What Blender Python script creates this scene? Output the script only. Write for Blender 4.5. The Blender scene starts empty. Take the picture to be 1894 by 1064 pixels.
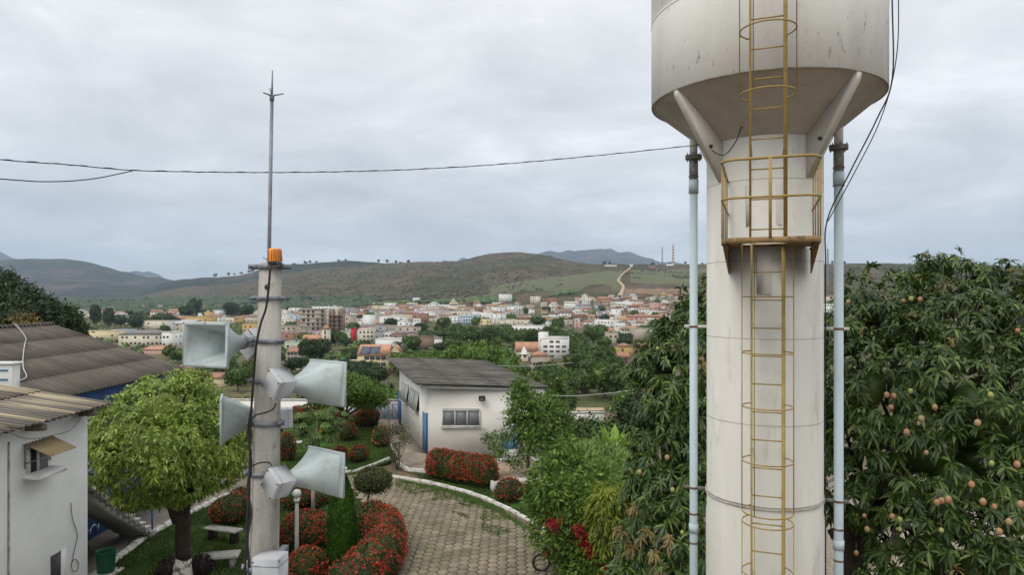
import bpy, math, random
import numpy as np
from mathutils import Vector, Matrix, noise as mnoise
R = math.radians
S = bpy.context.scene
C = S.collection
random.seed(7)
# ------------------------------------------------------------------ camera, sky, sun, exposure
H, F, CX, HY = 8.5, 1263.0, 947.0, 545.0        # camera height, focal length in photo pixels, principal column, horizon row
cam = bpy.data.cameras.new('camera'); camo = bpy.data.objects.new('camera', cam); C.objects.link(camo)
camo.location = (0, 0, H); camo.rotation_euler = (R(90), 0, 0)
cam.sensor_width = 36; cam.lens = 36 * F / 1894; cam.shift_y = (HY - 532) / 1894
cam.clip_start = 0.1; cam.clip_end = 60000
S.camera = camo
SUN_EL, SUN_AZ = 52, 222                         # degrees; azimuth clockwise from +Y (behind the camera, to its left)
W = bpy.data.worlds.new('World'); S.world = W; W.use_nodes = True
nt = W.node_tree; nt.nodes.clear()
def N(nt, t, **kw):
    n = nt.nodes.new(t)
    for k, v in kw.items():
        if k.startswith('i_'):
            n.inputs[int(k[2:]) if k[2:].isdigit() else k[2:].replace('_', ' ')].default_value = v
        else: setattr(n, k, v)
    return n
L = lambda nt, a, b: nt.links.new(a, b)
def ramp(nt, stops, src=None, interp='LINEAR'):
    r = nt.nodes.new('ShaderNodeValToRGB'); r.color_ramp.interpolation = interp
    e = r.color_ramp.elements
    while len(e) < len(stops): e.new(.5)
    for q, (p, c) in zip(e, stops): q.position = p; q.color = (c if len(c) == 4 else (*c, 1))
    if src is not None: L(nt, src, r.inputs[0])
    return r
sky = N(nt, 'ShaderNodeTexSky', sky_type='NISHITA', sun_disc=False, sun_elevation=R(SUN_EL), sun_rotation=R(SUN_AZ), altitude=300)
bg1 = N(nt, 'ShaderNodeBackground', i_1=0.10); L(nt, sky.outputs[0], bg1.inputs[0])
tc = N(nt, 'ShaderNodeTexCoord'); sp = N(nt, 'ShaderNodeSeparateXYZ'); L(nt, tc.outputs['Generated'], sp.inputs[0])
zz = N(nt, 'ShaderNodeMath', operation='MAXIMUM', i_1=0.0); L(nt, sp.outputs[2], zz.inputs[0])
za = N(nt, 'ShaderNodeMath', operation='ADD', i_1=0.24); L(nt, zz.outputs[0], za.inputs[0])
dx = N(nt, 'ShaderNodeMath', operation='DIVIDE'); L(nt, sp.outputs[0], dx.inputs[0]); L(nt, za.outputs[0], dx.inputs[1])
dy = N(nt, 'ShaderNodeMath', operation='DIVIDE'); L(nt, sp.outputs[1], dy.inputs[0]); L(nt, za.outputs[0], dy.inputs[1])
cb = N(nt, 'ShaderNodeCombineXYZ'); L(nt, dx.outputs[0], cb.inputs[0]); L(nt, dy.outputs[0], cb.inputs[1])
mp = N(nt, 'ShaderNodeMapping'); mp.inputs['Scale'].default_value = (1.5, 1.7, 1); mp.inputs['Rotation'].default_value = (0, 0, R(14)); mp.inputs['Location'].default_value = (3.1, 1.3, 0)
L(nt, cb.outputs[0], mp.inputs[0])
n1 = N(nt, 'ShaderNodeTexNoise', i_Scale=1.25, i_Detail=10, i_Roughness=.60, i_Distortion=.35); L(nt, mp.outputs[0], n1.inputs['Vector'])
n2 = N(nt, 'ShaderNodeTexNoise', i_Scale=.45, i_Detail=4, i_Roughness=.5); L(nt, mp.outputs[0], n2.inputs['Vector'])
mx = N(nt, 'ShaderNodeMix', data_type='FLOAT', i_0=.42); L(nt, n1.outputs[0], mx.inputs[2]); L(nt, n2.outputs[0], mx.inputs[3])
cr = ramp(nt, [(.34, (.53, .54, .56)), (.44, (.63, .638, .652)), (.53, (.735, .74, .75)), (.62, (.91, .91, .91))], mx.outputs[0])
# an overcast sky is dimmer and bluer towards the horizon and brightest overhead
hz = ramp(nt, [(0, (.80, .83, .87)), (.10, (.80, .83, .865)), (.24, (.94, .95, .965)), (.42, (1.10, 1.10, 1.09)), (1, (1.75, 1.75, 1.72))], zz.outputs[0])
mu = N(nt, 'ShaderNodeMix', data_type='RGBA', blend_type='MULTIPLY', i_0=1.0); L(nt, cr.outputs[0], mu.inputs[6]); L(nt, hz.outputs[0], mu.inputs[7])
bg2 = N(nt, 'ShaderNodeBackground', i_1=1.0); L(nt, mu.outputs[2], bg2.inputs[0])
ms = N(nt, 'ShaderNodeMixShader', i_0=.94); L(nt, bg1.outputs[0], ms.inputs[1]); L(nt, bg2.outputs[0], ms.inputs[2])
wo = N(nt, 'ShaderNodeOutputWorld'); L(nt, ms.outputs[0], wo.inputs[0])
sl = bpy.data.lights.new('sun', 'SUN'); sl.energy = 1.15; sl.angle = R(32); sl.color = (1, .95, .875)
so = bpy.data.objects.new('sun', sl); C.objects.link(so)
sd = Vector((math.sin(R(SUN_AZ)) * math.cos(R(SUN_EL)), math.cos(R(SUN_AZ)) * math.cos(R(SUN_EL)), math.sin(R(SUN_EL))))
so.rotation_euler = sd.to_track_quat('Z', 'Y').to_euler(); so.location = (0, 0, 60)
S.view_settings.view_transform = 'Standard'; S.view_settings.look = 'None'; S.view_settings.exposure = 0.33; S.view_settings.gamma = 1
S.render.engine = 'CYCLES'; S.cycles.volume_bounces = 1; S.cycles.max_bounces = 8
# ------------------------------------------------------------------ helpers
def P(px, py, Y): return ((px - CX) / F * Y, Y, H + (HY - py) / F * Y)
def G(px, py, z=0.0):
    Y = (H - z) * F / (py - HY); return ((px - CX) / F * Y, Y, z)
ORG = {}
def thing(name, label, cat, loc=(0, 0, 0), group=None, kind=None):
    o = bpy.data.objects.new(name, None); C.objects.link(o); o.location = loc; o.empty_display_size = .2
    ORG[o.name] = np.array(loc, float); tag(o, label, cat, group, kind); return o
def tag(o, label=None, cat=None, group=None, kind=None):
    if label: o['label'] = label
    if cat: o['category'] = cat
    if group: o['group'] = group
    if kind: o['kind'] = kind
    return o
class MB:
    def __init__(s): s.v = []; s.f = []; s.t = []; s.n = 0
    def np(s, v, idx, tot):
        v = np.asarray(v, float).reshape(-1, 3); s.v.append(v); s.f.append(np.asarray(idx, int).ravel() + s.n); s.t.append(np.asarray(tot, int).ravel()); s.n += len(v); return s
    def add(s, vs, fs): return s.np(vs, [i for f in fs for i in f], [len(f) for f in fs])
    def box(s, c, d, rz=0, M=None, bev=0.0):
        hx, hy, hz = [q / 2 for q in d]; b = min(bev, hx * .9, hy * .9, hz * .9)
        if b <= 0:
            vs = [(x, y, z) for z in (-hz, hz) for y in (-hy, hy) for x in (-hx, hx)]
            fs = [(0, 2, 3, 1), (4, 5, 7, 6), (0, 1, 5, 4), (2, 6, 7, 3), (0, 4, 6, 2), (1, 3, 7, 5)]
        else:
            vs = []; ix = {}
            for sx in (-1, 1):
                for sy in (-1, 1):
                    for sz in (-1, 1):
                        for k in range(3):
                            p = [sx * (hx - b), sy * (hy - b), sz * (hz - b)]; p[k] += (sx, sy, sz)[k] * b
                            ix[(sx, sy, sz, k)] = len(vs); vs.append(p)
            fs = []
            for k in range(3):
                a, c2 = [q for q in range(3) if q != k]
                for sg in (-1, 1):
                    q = []
                    for (u, w) in ((-1, -1), (1, -1), (1, 1), (-1, 1)):
                        t = [0, 0, 0]; t[k] = sg; t[a] = u; t[c2] = w; q.append(ix[(*t, k)])
                    fs.append(q)
                    for e in (a,):
                        pass
            for k in range(3):
                a, c2 = [q for q in range(3) if q != k]
                for u in (-1, 1):
                    for w in (-1, 1):
                        t0 = [0, 0, 0]; t0[a] = u; t0[c2] = w; t1 = list(t0); t0[k] = -1; t1[k] = 1
                        fs.append((ix[(*t0, a)], ix[(*t1, a)], ix[(*t1, c2)], ix[(*t0, c2)]))
            for sx in (-1, 1):
                for sy in (-1, 1):
                    for sz in (-1, 1): fs.append((ix[(sx, sy, sz, 0)], ix[(sx, sy, sz, 1)], ix[(sx, sy, sz, 2)]))
        v = np.array(vs, float)
        if M is not None: v = v @ np.array(M).T
        if rz: ca, sa = math.cos(rz), math.sin(rz); v = np.stack([v[:, 0] * ca - v[:, 1] * sa, v[:, 0] * sa + v[:, 1] * ca, v[:, 2]], 1)
        return s.add(v + np.array(c), fs)
    def tube(s, pts, r, n=8, cap=True, closed=False):
        pts = [Vector(p) for p in pts]; m = len(pts); rs = r if hasattr(r, '__len__') else [r] * m
        vs = []; up = None
        for i, p in enumerate(pts):
            if closed: t = (pts[(i + 1) % m] - pts[i - 1])
            else: t = (pts[min(i + 1, m - 1)] - pts[max(i - 1, 0)])
            t.normalize()
            if up is None: up = Vector((0, 0, 1)) if abs(t.z) < .9 else Vector((1, 0, 0))
            a = t.cross(up)
            if a.length < 1e-4: a = t.cross(Vector((0, 1, 0)))
            a.normalize(); b = a.cross(t); up = b
            for k in range(n):
                th = 2 * math.pi * k / n; vs.append(p + (a * math.cos(th) + b * math.sin(th)) * rs[i])
        fs = []
        for i in range(m if closed else m - 1):
            j = (i + 1) % m
            for k in range(n): fs.append((i * n + k, i * n + (k + 1) % n, j * n + (k + 1) % n, j * n + k))
        if cap and not closed: fs.append(tuple(range(n))[::-1]); fs.append(tuple((m - 1) * n + k for k in range(n)))
        return s.add([tuple(v) for v in vs], fs)
    def lathe(s, c, prof, n=32, M=None, cap=True, ph=0):
        vs = []; fs = []
        for (r, z) in prof:
            for k in range(n):
                th = 2 * math.pi * (k + ph) / n; vs.append((r * math.cos(th), r * math.sin(th), z))
        m = len(prof)
        for i in range(m - 1):
            for k in range(n): fs.append((i * n + k, i * n + (k + 1) % n, (i + 1) * n + (k + 1) % n, (i + 1) * n + k))
        if cap:
            fs.append(tuple(range(n))[::-1]); fs.append(tuple((m - 1) * n + k for k in range(n)))
        v = np.array(vs)
        if M is not None: v = v @ np.array(M).T
        return s.add(v + np.array(c), fs)
    def prism(s, poly, z0, z1):
        n = len(poly); vs = [(x, y, z0) for x, y in poly] + [(x, y, z1) for x, y in poly]
        return s.add(vs, [tuple(range(n))[::-1], tuple(range(n, 2 * n))] + [(i, (i + 1) % n, n + (i + 1) % n, n + i) for i in range(n)])
    def blob(s, c, r, seed=0, sub=2, amp=.15, fr=1.6):
        v, f = ICO[sub]; r = np.array(r if hasattr(r, '__len__') else (r, r, r), float)
        d = np.array([1 + amp * mnoise.noise(Vector(p) * fr + Vector((seed * 3.7, seed * 1.3, 0))) * 1.6 for p in v])
        return s.np(v * d[:, None] * r + np.array(c), f, [3] * (len(f) // 3))
    def build(s, name, mat, parent=None, smooth=False, label=None):
        if not s.n: return None
        v = np.concatenate(s.v); f = np.concatenate(s.f); t = np.concatenate(s.t)
        if parent is not None:
            org = ORG.get(parent.name, np.zeros(3)); v = v - org
        me = bpy.data.meshes.new(name); me.vertices.add(len(v)); me.vertices.foreach_set('co', v.astype(np.float32).ravel())
        me.loops.add(len(f)); me.loops.foreach_set('vertex_index', f.astype(np.int32))
        me.polygons.add(len(t)); st = np.concatenate([[0], np.cumsum(t)[:-1]]).astype(np.int32)
        me.polygons.foreach_set('loop_start', st)
        me.update(calc_edges=True); me.validate()
        if smooth: me.polygons.foreach_set('use_smooth', [True] * len(me.polygons))
        me.materials.append(mat); o = bpy.data.objects.new(name, me); C.objects.link(o)
        if parent is not None: o.parent = parent; ORG[o.name] = ORG.get(parent.name, np.zeros(3))
        if label: o['label'] = label
        return o
def _ico(sub):
    import bmesh
    b = bmesh.new(); bmesh.ops.create_icosphere(b, subdivisions=sub, radius=1)
    v = np.array([tuple(q.co) for q in b.verts]); f = np.array([[q.index for q in p.verts] for p in b.faces]).ravel(); b.free(); return v, f
ICO = {k: _ico(k) for k in (1, 2, 3, 4)}
def lerp(a, b, t): return a + (b - a) * t
def copy_tree(o, parent=None):
    c = o.copy(); C.objects.link(c)
    if parent: c.parent = parent
    for ch in [q for q in o.children]: copy_tree(ch, c)
    return c
# ------------------------------------------------------------------ materials
def mat(name, col, col2=None, rough=.75, scale=4.0, stripe=None, amt=.5, stretch=(1, 1, 1), metal=0.0, bump=0.0, bscale=60.0, stops=(.38, .62), world=False, spec=.35, stain=None, sscale=2.0, sstops=(.55, .7), sstretch=(1, 1, 1), detail=6, island=0.0):
    m = bpy.data.materials.new(name); m.use_nodes = True; t = m.node_tree; b = t.nodes['Principled BSDF']
    b.inputs['Roughness'].default_value = rough; b.inputs['Metallic'].default_value = metal; b.inputs['Specular IOR Level'].default_value = spec
    if world: src = N(t, 'ShaderNodeNewGeometry').outputs['Position']
    else: src = N(t, 'ShaderNodeTexCoord').outputs['Object']
    def nz(sc, st, det=detail, rg=.6):
        mp = N(t, 'ShaderNodeMapping'); mp.inputs['Scale'].default_value = st; L(t, src, mp.inputs[0])
        n = N(t, 'ShaderNodeTexNoise', i_Scale=sc, i_Detail=det, i_Roughness=rg); L(t, mp.outputs[0], n.inputs['Vector']); return n.outputs[0]
    if col2 is None: col2 = tuple(c * .82 for c in col)
    out = ramp(t, [(stops[0], col), (stops[1], col2)], nz(scale, stretch)).outputs[0]
    if stain:
        r = ramp(t, [(sstops[0], (0, 0, 0)), (sstops[1], (1, 1, 1))], nz(sscale, sstretch, 8, .7))
        mm = N(t, 'ShaderNodeMix', data_type='RGBA'); L(t, r.outputs[0], mm.inputs[0]); L(t, out, mm.inputs[6]); mm.inputs[7].default_value = (*stain, 1); out = mm.outputs[2]
    if island:
        g = N(t, 'ShaderNodeNewGeometry'); r = ramp(t, [(0, (1 - island,) * 3), (1, (1 + island,) * 3)], g.outputs['Random Per Island'])
        mm = N(t, 'ShaderNodeMix', data_type='RGBA', blend_type='MULTIPLY', i_0=1.0); L(t, out, mm.inputs[6]); L(t, r.outputs[0], mm.inputs[7]); out = mm.outputs[2]
    if stripe:  # shade of the corrugation troughs painted into the colour: axis, wavelength, phase origin (world), colour factor
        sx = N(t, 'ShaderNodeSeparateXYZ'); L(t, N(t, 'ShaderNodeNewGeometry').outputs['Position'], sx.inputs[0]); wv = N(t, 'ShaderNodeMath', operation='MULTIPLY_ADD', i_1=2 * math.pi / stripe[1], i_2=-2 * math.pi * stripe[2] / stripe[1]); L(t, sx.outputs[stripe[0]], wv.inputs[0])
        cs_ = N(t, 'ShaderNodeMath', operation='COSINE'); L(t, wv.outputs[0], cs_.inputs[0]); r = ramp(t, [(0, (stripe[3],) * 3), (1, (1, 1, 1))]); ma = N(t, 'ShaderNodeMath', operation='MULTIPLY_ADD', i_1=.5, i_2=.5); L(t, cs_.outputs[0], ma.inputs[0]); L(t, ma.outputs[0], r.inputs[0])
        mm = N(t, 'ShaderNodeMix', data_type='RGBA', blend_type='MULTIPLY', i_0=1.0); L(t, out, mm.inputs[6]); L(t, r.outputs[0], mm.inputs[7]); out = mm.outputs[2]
    L(t, out, b.inputs['Base Color'])
    if bump:
        bp = N(t, 'ShaderNodeBump', i_Strength=bump, i_Distance=.02); L(t, nz(bscale, (1, 1, 1), 4), bp.inputs['Height']); L(t, bp.outputs[0], b.inputs['Normal'])
    return m
def leafmat(name, c1, c2, c3=None, rough=.5, trans=.22, spec=.35, scale=1.2):
    m = bpy.data.materials.new(name); m.use_nodes = True; t = m.node_tree; b = t.nodes['Principled BSDF']; o = t.nodes['Material Output']
    g = N(t, 'ShaderNodeNewGeometry'); st = [(0, c1), (.75, c2)]
    st.append((1, c3 or c2))
    r = ramp(t, st, g.outputs['Random Per Island'])
    n = N(t, 'ShaderNodeTexNoise', i_Scale=scale, i_Detail=3); L(t, g.outputs['Position'], n.inputs['Vector'])
    r2 = ramp(t, [(.35, (.72, .74, .70)), (.65, (1.25, 1.22, 1.15))], n.outputs[0])
    mm = N(t, 'ShaderNodeMix', data_type='RGBA', blend_type='MULTIPLY', i_0=1.0); L(t, r.outputs[0], mm.inputs[6]); L(t, r2.outputs[0], mm.inputs[7])
    L(t, mm.outputs[2], b.inputs['Base Color']); b.inputs['Roughness'].default_value = rough; b.inputs['Specular IOR Level'].default_value = spec
    if trans:
        tr = N(t, 'ShaderNodeBsdfTranslucent'); L(t, mm.outputs[2], tr.inputs[0]); mx = N(t, 'ShaderNodeMixShader', i_0=trans)
        L(t, b.outputs[0], mx.inputs[1]); L(t, tr.outputs[0], mx.inputs[2]); L(t, mx.outputs[0], o.inputs[0])
    return m
M = {}
M['concrete'] = mat('pole_concrete', (.43, .41, .37), (.31, .295, .265), scale=3, stretch=(3, 3, .5), bump=.35, bscale=45, stain=(.16, .15, .13), sscale=9, sstops=(.6, .72), rough=.9)
M['galv'] = mat('galvanised_steel', (.235, .25, .275), (.165, .175, .195), metal=.35, rough=.5, scale=14, stain=(.10, .09, .08), sscale=18)
M['horn'] = mat('grey_green_plastic', (.44, .505, .50), (.36, .415, .41), rough=.5, scale=5, stain=(.25, .26, .23), sscale=8, sstops=(.54, .76), spec=.5)
M['box'] = mat('grey_box_plastic', (.44, .45, .465), (.38, .39, .40), rough=.5, scale=6, stain=(.26, .25, .24), sscale=11, sstops=(.6, .8))
M['black'] = mat('black_rubber', (.018, .018, .018), (.03, .03, .028), rough=.6)
M['amber_rib'] = mat('amber_lens_rib', (.34, .10, .004), (.28, .08, .004), rough=.3)
M['amber'] = mat('amber_lens', (.85, .30, .01), (.62, .18, .006), rough=.18, scale=30, stretch=(1, 1, .1), spec=.6)
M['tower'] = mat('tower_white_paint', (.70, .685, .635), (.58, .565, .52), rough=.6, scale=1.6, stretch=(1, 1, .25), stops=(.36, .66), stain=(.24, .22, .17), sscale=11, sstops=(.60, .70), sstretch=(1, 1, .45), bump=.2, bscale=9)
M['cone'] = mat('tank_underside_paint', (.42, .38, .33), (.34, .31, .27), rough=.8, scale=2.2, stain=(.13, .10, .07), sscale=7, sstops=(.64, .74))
M['column'] = mat('column_white_paint', (.63, .612, .558), (.53, .51, .455), rough=.65, scale=1.3, stretch=(1.5, 1.5, .22), stops=(.34, .68), stain=(.38, .36, .30), sscale=3.2, sstops=(.55, .76), sstretch=(1.4, 1.4, .3), bump=.12, bscale=7)
M['ringp'] = mat('painted_tie_ring', (.50, .48, .42), (.24, .22, .19), scale=6, rough=.8)
M['seam'] = mat('seam_line', (.40, .37, .31), (.20, .17, .13), scale=7, rough=.9)
M['ladder'] = mat('ochre_ladder_paint', (.36, .255, .085), (.28, .19, .055), rough=.55, scale=7, stain=(.13, .075, .035), sscale=22, sstops=(.6, .7))
M['deck'] = mat('rusty_deck_paint', (.30, .20, .085), (.20, .12, .05), rough=.7, scale=6, stain=(.09, .05, .03), sscale=9, sstops=(.5, .66))
M['pipe'] = mat('pale_blue_pvc', (.47, .56, .60), (.41, .50, .535), rough=.4, scale=3, stretch=(1, 1, .3), stain=(.33, .36, .34), sscale=8, sstops=(.62, .8))
M['flange'] = mat('weathered_flange', (.22, .25, .23), (.12, .13, .12), rough=.7, scale=12, stain=(.16, .08, .04), sscale=14, sstops=(.5, .62))
M['rust'] = mat('rusty_strap', (.12, .06, .035), (.20, .12, .07), rough=.9, scale=20)
M['wall_w'] = mat('white_render', (.66, .66, .63), (.58, .58, .55), rough=.85, scale=1.4, stops=(.35, .7), stain=(.38, .37, .32), sscale=2.2, sstops=(.62, .8), sstretch=(1, 1, .6), bump=.25, bscale=30)
M['wall_s'] = mat('white_render_stained', (.82, .795, .745), (.74, .71, .655), rough=.85, scale=.8, stops=(.35, .7), stain=(.50, .43, .33), sscale=1.2, sstops=(.60, .78), bump=.2, bscale=25)
M['blue'] = mat('blue_paint', (.03, .095, .27), (.025, .075, .20), rough=.6, scale=2)
M['lblue'] = mat('light_blue_paint', (.10, .23, .38), (.07, .17, .28), rough=.6, scale=3)
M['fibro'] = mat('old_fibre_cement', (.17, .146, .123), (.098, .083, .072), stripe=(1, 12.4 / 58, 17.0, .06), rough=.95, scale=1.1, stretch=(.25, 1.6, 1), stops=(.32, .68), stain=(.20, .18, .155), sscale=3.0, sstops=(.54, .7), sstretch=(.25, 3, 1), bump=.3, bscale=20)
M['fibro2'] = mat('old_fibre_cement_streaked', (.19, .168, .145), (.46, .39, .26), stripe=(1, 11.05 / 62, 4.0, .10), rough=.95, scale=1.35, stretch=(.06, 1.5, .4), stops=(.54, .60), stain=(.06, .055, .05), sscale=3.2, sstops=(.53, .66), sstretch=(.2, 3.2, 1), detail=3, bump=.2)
M['fibro3'] = mat('old_fibre_cement_grey', (.125, .113, .102), (.058, .051, .046), rough=.95, scale=1.5, stretch=(.10, 1.6, 1), stops=(.42, .56), stain=(.17, .155, .14), sscale=3.4, sstops=(.54, .64), sstretch=(.10, 2.2, 1))
M['awn'] = mat('tan_awning', (.36, .29, .17), (.29, .22, .12), rough=.9, scale=3, stain=(.10, .07, .05), sscale=5, sstops=(.6, .68))
M['wood'] = mat('weathered_wood', (.20, .16, .12), (.13, .10, .075), rough=.9, scale=5, stretch=(1, 8, 8))
M['frost'] = mat('frosted_louvre_glass', (.36, .40, .38), (.27, .30, .29), rough=.35, scale=3)
M['dark'] = mat('dark_void', (.02, .02, .022), (.035, .035, .038), rough=.5)
M['glass'] = mat('dull_window_glass', (.15, .16, .165), (.20, .21, .215), rough=.5, spec=.4, scale=1.5)
M['fglass'] = mat('far_window_glass', (.035, .037, .042), (.07, .07, .075), rough=.4, scale=.3, world=True)
M['frame'] = mat('white_frame', (.62, .62, .60), (.52, .52, .50), rough=.6)
M['kerb'] = mat('whitewashed_kerb', (.62, .61, .57), (.45, .43, .38), rough=.9, scale=3, stain=(.17, .15, .11), sscale=4, sstops=(.58, .68), bump=.4, bscale=18)
M['cpath'] = mat('concrete_path', (.30, .255, .20), (.22, .185, .145), rough=.95, scale=1.0, stain=(.15, .12, .09), sscale=1.6, sstops=(.55, .72), bump=.2)
M['sand'] = mat('sandy_soil', (.42, .33, .235), (.31, .235, .165), rough=.95, scale=1.6, stain=(.13, .09, .06), sscale=7, sstops=(.62, .68))
M['soil'] = mat('brown_soil', (.17, .115, .075), (.11, .08, .05), rough=1, scale=1.5, stain=(.06, .08, .025), sscale=1.2, sstops=(.52, .62), bump=.6, bscale=12)
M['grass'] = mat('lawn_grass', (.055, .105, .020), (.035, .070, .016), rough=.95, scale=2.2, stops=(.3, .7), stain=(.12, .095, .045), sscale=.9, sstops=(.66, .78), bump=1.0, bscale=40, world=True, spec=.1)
M['grassd'] = mat('dark_lawn_grass', (.045, .085, .018), (.03, .055, .014), rough=.95, scale=1.8, stops=(.3, .7), stain=(.10, .07, .035), sscale=.8, sstops=(.60, .72), bump=1.0, bscale=40, world=True, spec=.1)  # darker than the other lawn material, with wider brown patches
M['gravel'] = mat('pale_gravel', (.36, .31, .25), (.20, .165, .13), rough=.95, scale=9, stops=(.42, .58), bump=.8, bscale=14)
M['paver'] = mat('hex_paver_concrete', (.245, .205, .145), (.165, .138, .098), rough=.95, scale=.9, island=.16, stain=(.115, .105, .05), sscale=.55, sstops=(.50, .72), world=True, bump=.3, bscale=24)
M['joint'] = mat('mossy_joint_soil', (.05, .052, .022), (.06, .046, .03), rough=1, scale=1.2, stain=(.05, .085, .018), sscale=.6, sstops=(.45, .6), world=True, bump=.5, bscale=20)
M['bark'] = mat('dark_bark', (.055, .042, .032), (.03, .022, .018), rough=1, scale=4, stretch=(3, 3, 1), bump=.9, bscale=14)
M['bark2'] = mat('grey_bark', (.17, .14, .11), (.10, .082, .065), rough=1, scale=5, bump=.6, bscale=20)
M['lime'] = mat('limewash', (.62, .60, .55), (.16, .13, .11), rough=1, scale=5, stops=(.50, .60), bump=.6, bscale=20)
M['green_p'] = mat('green_plastic', (.02, .12, .065), (.015, .085, .05), rough=.5, scale=3)
M['lf_ficus'] = leafmat('ficus_leaf', (.125, .20, .028), (.23, .32, .05), (.44, .50, .16), trans=.25, rough=.4)
M['lf_mango'] = leafmat('mango_leaf', (.024, .054, .010), (.066, .116, .020), (.15, .205, .045), rough=.38, trans=.18, spec=.4)
M['lf_pink'] = leafmat('mango_new_leaf', (.20, .135, .06), (.26, .19, .08), (.19, .22, .055), trans=.3)
M['lf_bush'] = leafmat('bush_leaf', (.055, .115, .017), (.115, .205, .030), (.23, .33, .07), trans=.25)
M['lf_pale'] = leafmat('pale_bush_leaf', (.15, .24, .06), (.25, .36, .11), (.38, .48, .20), trans=.3)
M['lf_gold'] = leafmat('golden_leaf', (.13, .19, .025), (.20, .25, .035), (.27, .28, .045), trans=.3)
M['lf_banana'] = leafmat('broad_leaf', (.15, .27, .03), (.22, .36, .05), (.28, .40, .07), trans=.35)
M['lf_shrub'] = leafmat('clipped_shrub_leaf', (.035, .052, .014), (.065, .09, .02), (.11, .06, .025), trans=.15)
M['lf_hedge'] = leafmat('green_shrub_leaf', (.035, .075, .014), (.065, .115, .022), (.10, .155, .03), trans=.15)
M['lf_cyp'] = leafmat('cypress_leaf', (.042, .115, .018), (.075, .17, .026), (.11, .22, .04), trans=.15)
M['lf_purple'] = leafmat('purple_leaf', (.030, .015, .022), (.045, .022, .03), (.03, .04, .018), trans=.1)
M['fl_red'] = leafmat('red_flower', (.40, .026, .018), (.60, .055, .032), (.74, .20, .12), trans=.25)
M['fl_boug'] = leafmat('bougainvillea_flower', (.22, .012, .016), (.34, .02, .025), (.45, .05, .05), trans=.2)
M['fl_orange'] = leafmat('orange_flower', (.50, .13, .05), (.60, .22, .09), (.62, .30, .16), trans=.2)
M['lf_far1'] = leafmat('town_tree_leaf', (.040, .080, .015), (.072, .122, .022), (.12, .175, .035), trans=.1, scale=.25)
M['lf_far2'] = leafmat('town_tree_bright_leaf', (.065, .13, .016), (.105, .185, .026), (.15, .24, .04), trans=.1, scale=.25)
M['lf_far3'] = leafmat('town_tree_dark_leaf', (.020, .042, .014), (.034, .062, .018), (.05, .085, .024), trans=.1, scale=.25)
M['papaya'] = mat('papaya_fruit', (.55, .36, .03), (.30, .30, .04), scale=4, rough=.5)
M['mango'] = mat('mango_fruit', (.40, .17, .10), (.34, .28, .13), scale=9, rough=.45, stops=(.4, .6))
M['mango_g'] = mat('green_mango_fruit', (.36, .36, .12), (.28, .30, .08), scale=9, rough=.45)
M['globe'] = mat('lamp_globe', (.55, .56, .54), (.46, .47, .45), rough=.2, spec=.6)
# ------------------------------------------------------------------ foliage
def norm(a): return a / np.maximum(np.linalg.norm(a, axis=-1, keepdims=True), 1e-9)
def leaves(mb, base, d, up, Ln, Wd, droop=.4):
    n = len(base); d = norm(d); side = norm(np.cross(d, up)); nr = np.cross(side, d)
    Ln = np.broadcast_to(Ln, (n,))[:, None]; Wd = np.broadcast_to(Wd, (n,))[:, None]; z = np.array([0, 0, 1.0])
    c1 = base + d * Ln * .35 - z * droop * Ln * .06; c2 = base + d * Ln * .7 - z * droop * Ln * .27; tip = base + d * Ln * .97 - z * droop * Ln * .6
    v = np.stack([base, c1 - side * Wd * .5 + nr * Wd * .18, c1, c1 + side * Wd * .5 + nr * Wd * .18, c2 - side * Wd * .42 + nr * Wd * .15, c2, c2 + side * Wd * .42 + nr * Wd * .15, tip], 1)
    f = np.array([0, 1, 2, 0, 2, 3, 1, 4, 5, 2, 2, 5, 6, 3, 4, 7, 5, 5, 7, 6]); t = np.array([3, 3, 4, 4, 3, 3])
    mb.np(v.reshape(-1, 3), (f[None] + 8 * np.arange(n)[:, None]), np.tile(t, n))
def kites(mb, base, d, up, Ln, Wd, fold=.2):
    n = len(base); d = norm(d); side = norm(np.cross(d, up)); nr = np.cross(side, d)
    Ln = np.broadcast_to(Ln, (n,))[:, None]; Wd = np.broadcast_to(Wd, (n,))[:, None]
    m = base + d * Ln * .45 + nr * Wd * fold
    v = np.stack([base, m - side * Wd * .5, base + d * Ln, m + side * Wd * .5], 1)
    f = np.array([0, 1, 2, 0, 2, 3]); mb.np(v.reshape(-1, 3), f[None] + 4 * np.arange(n)[:, None], np.tile([3, 3], n))
def spts(lumps, n, rg, inset=.12, keep=.93, zmin=None, rough=.10):
    lumps = np.array(lumps, float); w = (lumps[:, 3] * lumps[:, 4] + lumps[:, 4] * lumps[:, 5]); k = rg.choice(len(lumps), n, p=w / w.sum())
    d = norm(rg.normal(size=(n, 3))); q = lumps[k]; rr = 1 - rg.random(n) ** 1.6 * inset
    ns = np.array([mnoise.noise(Vector(a * 2.3) + Vector((b, b * 2, 0))) for a, b in zip(d, k)]) * rough * 2
    p = q[:, :3] + d * q[:, 3:] * (rr + ns)[:, None]; nm = norm(d / q[:, 3:])
    ok = np.ones(n, bool)
    for j in range(len(lumps)):
        e = (((p - lumps[j, :3]) / lumps[j, 3:]) ** 2).sum(1) ** .5; ok &= (k == j) | (e > keep)
    if zmin is not None: ok &= p[:, 2] > zmin
    return p[ok], nm[ok]
def face_cam(p, nm, cut=-.25):
    v = norm(np.array([0, 0, H]) - p); return (nm * v).sum(1) > cut
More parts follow.
